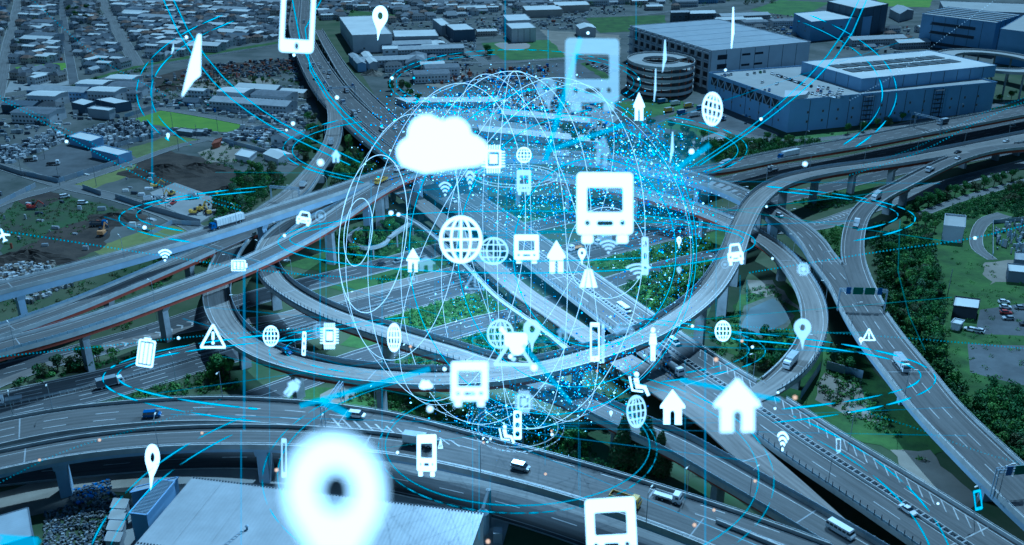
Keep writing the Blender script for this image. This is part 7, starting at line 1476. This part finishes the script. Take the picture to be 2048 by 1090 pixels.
def ring(cx, cy, rx, ry, d, label, spans=((0, 360),), dash=.0, r=1.3, m='holo_cyan', sq=1.0):
    """flat glowing ring lying in the air; its plane is tipped so that it has the breadth seen in the photograph"""
    c = D(cx, cy, d); Rr = rx*d/FPX; k = ry/rx; view = (c-Vector((0, 0, CAMH))).normalized(); a = math.asin(min(1, k)); back = AF*min(math.cos(a), .16*d/Rr)+AU*k; root = empty('light_ring', tuple(c), label, 'light ring', 'glowing rings around the sphere'); rr = .6*r*d/FPX/2
    for s0, s1 in spans:
        n = max(3, int((s1-s0)/2.5)); i = 0; rn = random.Random(int(cx+cy+rx))
        if not dash: b = MB(); polytube(b, [AX*Rr*math.cos(math.radians(s0+(s1-s0)*j/n))+back*Rr*math.sin(math.radians(s0+(s1-s0)*j/n)) for j in range(n+1)], rr, 3); b.build('arc', m, root)
        else:
            s = s0
            while s < s1:
                l = rn.uniform(.4, 1)*dash; e = min(s1, s+l); q = max(4, int((e-s)/1.5)+1)
                b = MB(); polytube(b, [AX*Rr*math.cos(math.radians(s+(e-s)*j/q))+back*Rr*math.sin(math.radians(s+(e-s)*j/q)) for j in range(q+1)], rr*(.8 if rn.random() < .6 else 1.35), 3, taper=True); b.build('arc', m, root); s = e+rn.uniform(.03, .14)*dash
L2 = ((118, 242), (-62, 62))
for a in ((1036, 853, 92, 34, 150, 'inner dashed base ring under the sphere', ((0, 360),), 9, 1.5, 'holo_line'), (1036, 853, 80, 27, 150, 'innermost thin base ring under the sphere', ((0, 360),), 0, 1.2, 'holo_line'),
 (1038, 740, 822, 76, 150, 'widest flat ring crossing both sides at mid height', ((-58, -2), (2, 62), (118, 178), (182, 238)), 16, 4, 'holo_cyan'), (1038, 738, 793, 54, 150, 'inner partner of the widest flat ring', ((-55, 55), (125, 235)), 14, 3.6, 'holo_cyan'),
 (1034, 424, 786, 100, 170, 'upper wide ring seen at both sides', ((-40, 45), (135, 222)), 10, 3.2, 'holo_cyan'), (1034, 420, 752, 84, 170, 'inner partner of the upper wide ring', ((-35, 40), (140, 218)), 12, 2.6, 'holo_cyan'),
 (1033, 474, 471, 72, 150, 'thin ring through the large globe', ((0, 360),), 0, 2, 'holo_cyan'), (1033, 472, 448, 54, 150, 'inner thin ring through the large globe', ((150, 300), (-40, 60)), 0, 1.8, 'holo_cyan'),
 (1036, 924, 505, 170, 120, 'large lower ring left of the narrow bus front', ((-75, 62), (118, 255)), 14, 2.2, 'holo_cyan'), (1036, 918, 475, 150, 120, 'inner large lower ring', ((-50, 60), (120, 230)), 0, 1.6, 'holo_cyan'),
 (1035, 880, 276, 78, 130, 'dashed ring around the base rings', ((150, 395),), 8, 1.6, 'holo_cyan'), (1035, 876, 262, 72, 130, 'solid ring around the base rings', ((130, 400),), 0, 1.5, 'holo_cyan'),
 (1040, 1105, 862, 340, 110, 'outermost arc rising from the bottom corners', ((0, 45), (135, 180)), 12, 3.4, 'holo_cyan'), (1040, 1108, 825, 320, 110, 'inner partner of the outermost arc', ((0, 40), (140, 180)), 14, 2.6, 'holo_cyan'),
 (1034, 690, 490, 50, 150, 'dashed ring through the chip symbols', ((-60, 60), (120, 240)), 8, 2.2, 'holo_cyan'), (1034, 690, 458, 40, 150, 'inner dashed ring through the chip symbols', ((-50, 50), (130, 230)), 7, 2, 'holo_cyan'),
 (1033, 145, 750, 300, 180, 'high outer arc through the sail-like sheet', ((-35, 32), (148, 212)), 12, 3, 'holo_cyan'), (1033, 150, 722, 285, 180, 'high inner arc through the sail-like sheet', ((-35, 32), (148, 215)), 14, 2.6, 'holo_cyan'),
 (1030, 158, 249, 112, 190, 'dashed ring above the particle cloud', ((0, 360),), 10, 1.6, 'holo_cyan'), (1030, 158, 236, 100, 190, 'thin ring above the particle cloud', ((100, 300), (-60, 60)), 12, 1.4, 'holo_cyan'),
 (1031, 351, 85, 31, 150, 'small white ring below the chip', ((0, 360),), 0, 1.6, 'holo_line'), (1031, 351, 74, 25, 150, 'small inner ring below the chip', ((0, 360),), 0, 1.4, 'holo_line'),
 (1030, 284, 458, 128, 180, 'ring through the white office', ((-40, 40), (140, 235)), 12, 2, 'holo_cyan'), (1030, 288, 440, 118, 180, 'inner ring through the white office', ((-40, 40), (140, 230)), 0, 1.6, 'holo_cyan'), (1034, 680, 90, 10, 130, 'tiny flat ring at the central cluster', ((0, 360),), 0, 1.4, 'holo_cyan')): ring(*a)
# long data lines and light beams
def data_line(pts, d, label, r=1.2, dotted=False, m='holo_cyan', name='data_line', grp='fine data lines strung through the air'):
    q = [D(x, y, dd) for (x, y), dd in zip(pts, d)]; b = MB(); w2, _ = smooth_path([(p.x, p.y, p.z, 0) for p in q], .42 if dotted else 3) if len(q) > 2 else (None, None)
    if w2 is None:
        n = int((q[1]-q[0]).length/.45) if dotted else 1; w2 = [q[0]+(q[1]-q[0])*i/n for i in range(n+1)]
    w2 = [Vector(v[:3]) for v in w2]; rr = r*(sum(d)/len(d))/FPX/2
    if dotted:
        for p in w2:
            k = len(b.v); b.v += [tuple(p+Vector(o)*rr*1.0) for o in ((1, 0, 0), (-1, 0, 0), (0, 1, 0), (0, -1, 0), (0, 0, 1), (0, 0, -1))]
            b.f += [(k, k+2, k+4), (k+2, k+1, k+4), (k+1, k+3, k+4), (k+3, k, k+4), (k+2, k, k+5), (k+1, k+2, k+5), (k+3, k+1, k+5), (k, k+3, k+5)]; b.m += [0]*8
    else: polytube(b, w2, rr, 3)
    if dotted: b.build('dotted_line', m, None, 'stuff')
    else: tag(b.build(name, m), label, name.replace('_', ' '), grp)
for i, (pts, dd, lb, r, dot, m_) in enumerate((
 ([(0, 198), (80, 240), (200, 310), (330, 375), (480, 420)], (130,)*5, 'dotted line falling from the upper left edge over the asphalt yard', 2.2, True, 'holo_cyan'), ([(0, 192), (90, 236), (210, 300), (340, 366), (480, 412)], (130,)*5, 'twin of the dotted line over the asphalt yard', 1.6, True, 'holo_cyan'),
 ([(60, -5), (130, 60), (200, 118), (330, 190)], (150,)*4, 'dotted line through the far left town', 1.5, True, 'holo_cyan'), ([(0, 461), (200, 492), (400, 523), (560, 545), (800, 560)], (120, 125, 130, 135, 140), 'dotted line from the left edge through the signal arcs', 2.4, True, 'holo_cyan'),
 ([(0, 713), (200, 693), (400, 672), (640, 655)], (120, 125, 130, 135), 'dotted line from the lower left edge past the upright battery', 2.2, True, 'holo_cyan'), ([(2048, 451), (1950, 476), (1780, 500), (1500, 545)], (120, 120, 125, 135), 'dotted line from the right edge over the meadow', 2.4, True, 'holo_cyan'),
 ([(2048, 697), (1900, 683), (1700, 668), (1450, 650)], (120, 120, 125, 135), 'dotted line from the right edge past the small warning triangle', 1.8, True, 'holo_cyan'), ([(2048, 928), (1960, 905), (1850, 862), (1700, 815)], (110,)*4, 'dotted line over the merged road at lower right', 1.6, True, 'holo_cyan'),
 ([(0, 965), (120, 905), (300, 850), (440, 800)], (110,)*4, 'dotted line over the lower left viaducts', 1.8, True, 'holo_cyan'), ([(1990, 0), (1880, 80), (1790, 150), (1700, 200)], (150,)*4, 'dotted line before the shaded depots', 1.3, True, 'holo_line'), ([(2048, 204), (1960, 240), (1850, 300), (1700, 350)], (130,)*4, 'dotted line over the elevated road at right', 1.8, True, 'holo_cyan'),
 ([(2048, 196), (1950, 232), (1840, 292), (1690, 342)], (130,)*4, 'twin dotted line over the elevated road at right', 1.3, True, 'holo_cyan'), ([(325, -5), (352, 60), (420, 160), (520, 240), (700, 330)], (140,)*5, 'solid line curving down past the sail-like sheet', 1.5, False, 'holo_cyan'), ([(345, -5), (372, 58), (440, 150), (540, 232), (720, 325)], (140,)*5, 'second solid line past the sail-like sheet', 1.5, False, 'holo_cyan'),
 ([(1735, -5), (1710, 60), (1660, 130), (1540, 235), (1400, 330)], (140,)*5, 'solid line curving over the logistics building', 1.6, False, 'holo_cyan'), ([(1720, -5), (1692, 60), (1640, 130), (1520, 240), (1380, 335)], (140,)*5, 'second solid line over the logistics building', 1.3, False, 'holo_cyan'),
 ([(585, 0), (590, 60), (640, 170), (760, 290)], (160,)*4, 'solid arc along the far expressway', 1.4, False, 'holo_cyan'), ([(642, 0), (605, 60), (608, 120), (680, 230), (800, 330)], (160,)*5, 'second solid arc along the far expressway', 1.4, False, 'holo_cyan'), ([(1800, 440), (1790, 530), (1820, 640), (1850, 700)], (140,)*4, 'thin line descending over the bushy belt', 1.2, False, 'holo_teal'))):
    data_line(pts, dd, lb, r, dot, m_)
rn = random.Random(5)
HUBS = [((1035, 852), 150), ((1035, 680), 150), ((1032, 352), 170), ((1036, 470), 190)]
for i in range(38):
    (hx, hy), hd = HUBS[i % 4]; side = rn.choice((-1, 1)); L_ = rn.uniform(160, 900); sl_ = rn.gauss(0, .13)+(0 if i % 5 else rn.uniform(-.8, .8)); x1 = hx+side*L_; y1 = hy+L_*sl_; 
    data_line([(hx-side*rn.uniform(0, 120), hy+rn.uniform(-6, 6)), (x1, y1)], (hd, hd*rn.uniform(.75, 1.2)), 'faint straight ray from '+('the base rings', 'the central cluster', 'the small white ring', 'the heart of the sphere')[i % 4], rn.uniform(.7, 1.4), False, rn.choice(('holo_cyan_dim', 'holo_teal', 'holo_cyan_dim')), 'light_ray', 'faint rays from '+('the base rings', 'the central cluster', 'the small white ring', 'the heart of the sphere')[i % 4])
for x, y0, y1, r, lb in ((1010, 0, 160, 4, 'pale upright beam above the ball field'), (1013, 250, 560, 3, 'upright beam below the small ring'), (1096, 60, 120, 3, 'short upright beam at the top'), (1272, 0, 80, 2, 'thin upright beam left of the depot'), (1030, 240, 900, 2.4, 'upright beam through the traffic light symbol'), (945, 640, 1090, 2.4, 'upright beam through the blurred bus'), (958, 700, 1080, 2.2, 'second upright beam through the blurred bus'),
  (488, 540, 860, 6, 'blurred upright beam left of the loop'), (482, 860, 1090, 4, 'upright beam left of the huge pin'), (539, 700, 930, 1.4, 'thin upright beam left of the huge pin'), (628, 690, 900, 1.6, 'thin upright beam by the chip'), (514, 540, 760, 2.6, 'upright beam by the battery'), (304, 120, 370, 4, 'soft upright beam at the bright green field'), (640, 440, 660, 3, 'upright beam by the ring mark'), (652, 440, 640, 1.4, 'thin upright beam by the ring mark'),
  (764, 560, 1000, 2.2, 'upright beam at the left of the sphere'), (742, 360, 560, 2, 'upright beam inside the left circle'), (1157, 500, 980, 1.4, 'thin upright beam at the right of the cluster'), (1090, 560, 930, 1.6, 'upright beam right of the cluster'), (1370, 720, 1000, 1.6, 'upright beam at the seat symbol'), (1410, 700, 1090, 5, 'broad upright beam over the ramp'), (1432, 380, 640, 1.6, 'upright beam right of the sphere'), (1480, 550, 700, 1.4, 'thin upright beam by the pond'),
  (1494, 560, 760, 1.4, 'second thin upright beam by the pond'), (1417, 240, 420, 1.4, 'upright beam by the elevated road'), (1160, 880, 1020, 1.2, 'short upright beam over the grove'), (980, 950, 1020, 1.2, 'short upright beam over the foreground warehouse'), (1020, 560, 880, 1.6, 'upright beam through the central cluster'), (1038, 130, 420, 1.6, 'upright beam through the small globe'), (1065, 130, 520, 1.4, 'upright beam right of the small globe'), (870, 400, 800, 1.3, 'thin upright beam through the large globe'), (820, 380, 700, 1.3, 'thin upright beam by the slim house')):
    data_line([(x, y0), (x, y1)], (150, 150), lb, r, False, 'holo_beam', 'light_beam', 'upright beams of light')
for x, y, x1, y1, r, lb in ((1160, 75, 1090, 320, 13, 'broad tilted cyan streak crossing the translucent bus'), (1046, 690, 1142, 806, 9, 'bright cyan streak falling from the central cluster'), (600, 812, 860, 738, 12, 'soft cyan streak below the loop'), (0, 1078, 78, 1084, 24, 'blurred cyan patch in the lower left corner'), (1100, 300, 1250, 250, 10, 'soft cyan streak in the particle cloud'), (640, 800, 700, 830, 16, 'soft cyan smear at the lattice gantry'), (1350, 340, 1420, 290, 12, 'soft green streak right of the particle cloud'), (1360, 760, 1560, 800, 10, 'soft cyan streak at the big blurred house')):
    data_line([(x, y), (x1, y1)], (80, 80), lb, r, False, 'holo_wide', 'light_streak', 'broad soft streaks of light')
# glowing nodes
bp = bpy.data.meshes.new('light_node'); bm = bmesh.new(); bmesh.ops.create_icosphere(bm, subdivisions=2, radius=1); bm.to_mesh(bp); bm.free(); bp2 = bp.copy(); bp.materials.append(M['node_white']); bp2.materials.append(M['node_orange'])
for x, y, r, c, d, lb in ((1610, 328, 6, 0, 80, 'warm white node over the elevated road'), (1590, 795, 6, 1, 80, 'large orange node left of the bushy plot'), (1510, 962, 4, 1, 110, 'orange node on the large lower ring'), (1428, 1020, 4, 1, 110, 'orange node at the lower ramp'), (1389, 1050, 5, 1, 100, 'orange node at the bottom near the ramp'), (976, 1083, 6, 1, 100, 'orange node at the bottom by the dust collector'), (860, 818, 8, 0, 60, 'soft warm node left of the blurred bus'),
  (889, 738, 5, 0, 100, 'white node left of the blurred bus roof'), (821, 693, 4, 1, 130, 'small orange node on the inner ramp'), (289, 455, 5, 0, 140, 'white node on the upper wide ring'), (133, 283, 4, 0, 130, 'white node on the dotted line at the box store'), (373, 74, 4, 0, 140, 'white node above the sail-like sheet'), (79, 920, 3.5, 1, 130, 'orange node at far left below'), (199, 880, 4, 1, 130, 'orange node on the lower left viaduct'), (404, 866, 3.5, 1, 130, 'orange node in the middle of the lower left viaduct'),
  (553, 940, 5, 1, 100, 'orange node beside the edge-on phone'), (795, 905, 4, 0, 130, 'white node on the dashed ring'), (1950, 476, 4, 0, 120, 'white node on the dotted line over the meadow'), (641, 325, 8, 0, 60, 'soft large white node on the curved ramp'), (586, 247, 5, 0, 110, 'white node at the top of the ring by the office'), (573, 260, 3, 0, 140, 'small white node above the office'), (588, 110, 4, 0, 140, 'white node at the far expressway edge'), (674, 195, 5, 0, 110, 'white node at the far gantry'),
  (784, 156, 4, 0, 140, 'white node on the ring above the cloud'), (1176, 66, 4, 0, 150, 'white node above the translucent bus'), (1277, 158, 3, 0, 150, 'white node at the spiral ramp'), (1451, 140, 3.5, 0, 140, 'white node on the roof parking edge'), (1522, 238, 4, 0, 130, 'pale node on the logistics building front'), (1383, 303, 7, 0, 90, 'bright node right of the particle cloud'), (1533, 413, 3, 0, 140, 'white node on the crossing ramp'), (782, 426, 6, 0, 100, 'white node at the footbridge end'), (797, 429, 5, 0, 110, 'second white node at the footbridge end'),
  (1545, 517, 3, 0, 130, 'white node over the curved ramp by the pond'), (1385, 652, 4, 0, 130, 'white node right of the standing figure'), (1484, 682, 4, 1, 120, 'orange node below the pond'), (1505, 694, 3.5, 0, 120, 'white node at the ring end below the pond'), (1432, 719, 6, 1, 100, 'large soft orange node below the small globe'), (1556, 785, 3, 0, 120, 'white node by the expressway edge'), (1550, 817, 3, 0, 120, 'white node on the expressway hatching'), (1876, 1007, 3, 0, 120, 'white node on the outermost arc'),
  (357, 676, 4, 0, 130, 'white node left of the clear warning triangle'), (569, 471, 4, 0, 130, 'white node at the end of the thin ring'), (1104, 869, 4, 0, 130, 'white node on the base rings'), (1103, 862, 3, 1, 130, 'orange node on the base rings'), (967, 885, 3, 1, 130, 'orange node left of the seated passenger'), (981, 878, 3, 0, 130, 'white node left of the seated passenger'), (1091, 948, 3.5, 1, 130, 'orange node on the dashed ring at lower right'), (1194, 742, 3, 1, 130, 'orange node among the sparks'), (1725, 680, 2.5, 0, 140, 'tiny white node on the merged road'), (1021, 713, 6, 0, 90, 'white node under the central cluster'), (1068, 735, 9, 0, 70, 'soft white node at the foot of the triangle frame')):
    o = link('light_node', bp2 if c else bp); o.location = D(x, y, d); o.scale = (.75*r*d/FPX,)*3; tag(o, lb, 'light node', 'glowing nodes')
# sparks: thousands of tiny points streaming through the upper part of the sphere
rg = np.random.default_rng(3); pts = []; sz = []; cl = []
def swarm(cx, cy, sx, sy, n, d, sd, rot=0, s0=1.0):
    x = rg.normal(size=n)*sx; y = rg.normal(size=n)*sy; a = math.radians(rot); d = d*1.3; X = cx+x*math.cos(a)-y*math.sin(a); Y = cy+x*math.sin(a)+y*math.cos(a); dd = d+rg.normal(size=n)*sd
    for i in range(n):
        if (X[i]-1035)**2+(Y[i]-500)**2 > (372+rg.exponential(34))**2: continue
        pts.append(D(X[i], Y[i], max(120, dd[i]))); s = s0*min(4, .4+rg.exponential(.62)); sz.append(s*dd[i]/FPX*.68); cl.append(0 if rg.random() < .45 else (1 if rg.random() < .5 else 2))
swarm(1320, 345, 48, 70, 1500, 200, 20, -30, 1.2); swarm(1240, 300, 70, 40, 900, 205, 20, 10, 1.1); swarm(1140, 400, 90, 35, 1500, 205, 22, -8); swarm(1060, 300, 130, 60, 1900, 210, 20, 5); swarm(940, 205, 95, 20, 1500, 220, 15, -10, 1.0); swarm(1070, 220, 70, 30, 500, 215, 15)
swarm(900, 350, 90, 20, 500, 210, 15, 8); swarm(960, 600, 45, 50, 500, 195, 15, -20, .9); swarm(1340, 470, 45, 60, 900, 195, 15, 15, .9); swarm(1350, 590, 40, 40, 260, 195, 12, 0, .8); swarm(1165, 762, 65, 40, 1300, 190, 14, -20, 1.05); swarm(1000, 835, 55, 32, 1300, 180, 10, 20, .9); swarm(1110, 600, 130, 130, 500, 190, 20); swarm(1230, 690, 60, 30, 350, 190, 12, -30); swarm(1050, 460, 200, 150, 600, 200, 20, 0, .9); swarm(820, 250, 40, 50, 250, 205, 10)
o6 = np.array(((1, 0, 0), (-1, 0, 0), (0, 1, 0), (0, -1, 0), (0, 0, 1), (0, 0, -1)), float); f8 = np.array(((0, 2, 4), (2, 1, 4), (1, 3, 4), (3, 0, 4), (2, 0, 5), (1, 2, 5), (3, 1, 5), (0, 3, 5)))
pa = np.array([tuple(p) for p in pts]); sa_ = np.array(sz); V = (pa[:, None, :]+o6[None]*sa_[:, None, None]).reshape(-1, 3); Fc = (f8[None]+6*np.arange(len(pa))[:, None, None]).reshape(-1, 3)
me = bpy.data.meshes.new('spark_cloud'); me.vertices.add(len(V)); me.vertices.foreach_set('co', V.astype(np.float32).ravel()); me.loops.add(len(Fc)*3); me.loops.foreach_set('vertex_index', Fc.astype(np.int32).ravel())
me.polygons.add(len(Fc)); me.polygons.foreach_set('loop_start', np.arange(0, len(Fc)*3, 3, dtype=np.int32)); [me.materials.append(M[q]) for q in ('spark_blue', 'spark_pale', 'spark_deep')]; me.polygons.foreach_set('material_index', np.repeat(np.array(cl, dtype=np.int32), 8)); me.update(calc_edges=True)
link('spark_cloud', me, None, 'stuff')
# added glow: nested luminous shells that brighten and haze the centre
for k, (rr, e) in enumerate(((.92, .00025), (.7, .0006), (.5, .0010), (.3, .0014))):
    m = bpy.data.materials.new('added_glow_air_%d' % k); m.use_nodes = True; t = m.node_tree; t.nodes.remove(t.nodes['Principled BSDF']); em = t.nodes.new('ShaderNodeEmission'); em.inputs[0].default_value = (.4, .82, 1, 1); em.inputs[1].default_value = e
    t.links.new(em.outputs[0], t.nodes['Material Output'].inputs['Volume']); me = bpy.data.meshes.new('added_glow'); bm = bmesh.new(); bmesh.ops.create_icosphere(bm, subdivisions=3, radius=GR_*rr); bm.to_mesh(me); bm.free(); me.materials.append(m); o = link('added_glow', me, None, 'stuff'); o.location = GC+AU*6*k
for gx, gy, gr, ge in ((1315, 345, 13, .005), (1315, 345, 7, .010), (1150, 320, 15, .002), (950, 290, 15, .003), (900, 330, 9, .005), (1110, 770, 9, .003), (1000, 830, 7, .004), (1040, 500, 16, .001)):  # added luminous shells imitating soft haze around the spark clusters
    m = bpy.data.materials.new('added_glow_air'); m.use_nodes = True; t = m.node_tree; t.nodes.remove(t.nodes['Principled BSDF']); em = t.nodes.new('ShaderNodeEmission'); em.inputs[0].default_value = (.3, .75, 1, 1); em.inputs[1].default_value = ge
    t.links.new(em.outputs[0], t.nodes['Material Output'].inputs['Volume']); me = bpy.data.meshes.new('added_glow'); bm = bmesh.new(); bmesh.ops.create_icosphere(bm, subdivisions=3, radius=gr*1.25); bm.to_mesh(me); bm.free(); me.materials.append(m); o = link('added_glow', me, None, 'stuff'); o.location = D(gx, gy, 262)
for r in ROADS.values():
    if r.root.type == 'EMPTY': unparent_fix(r.root)
print('objects', len(bpy.data.objects))
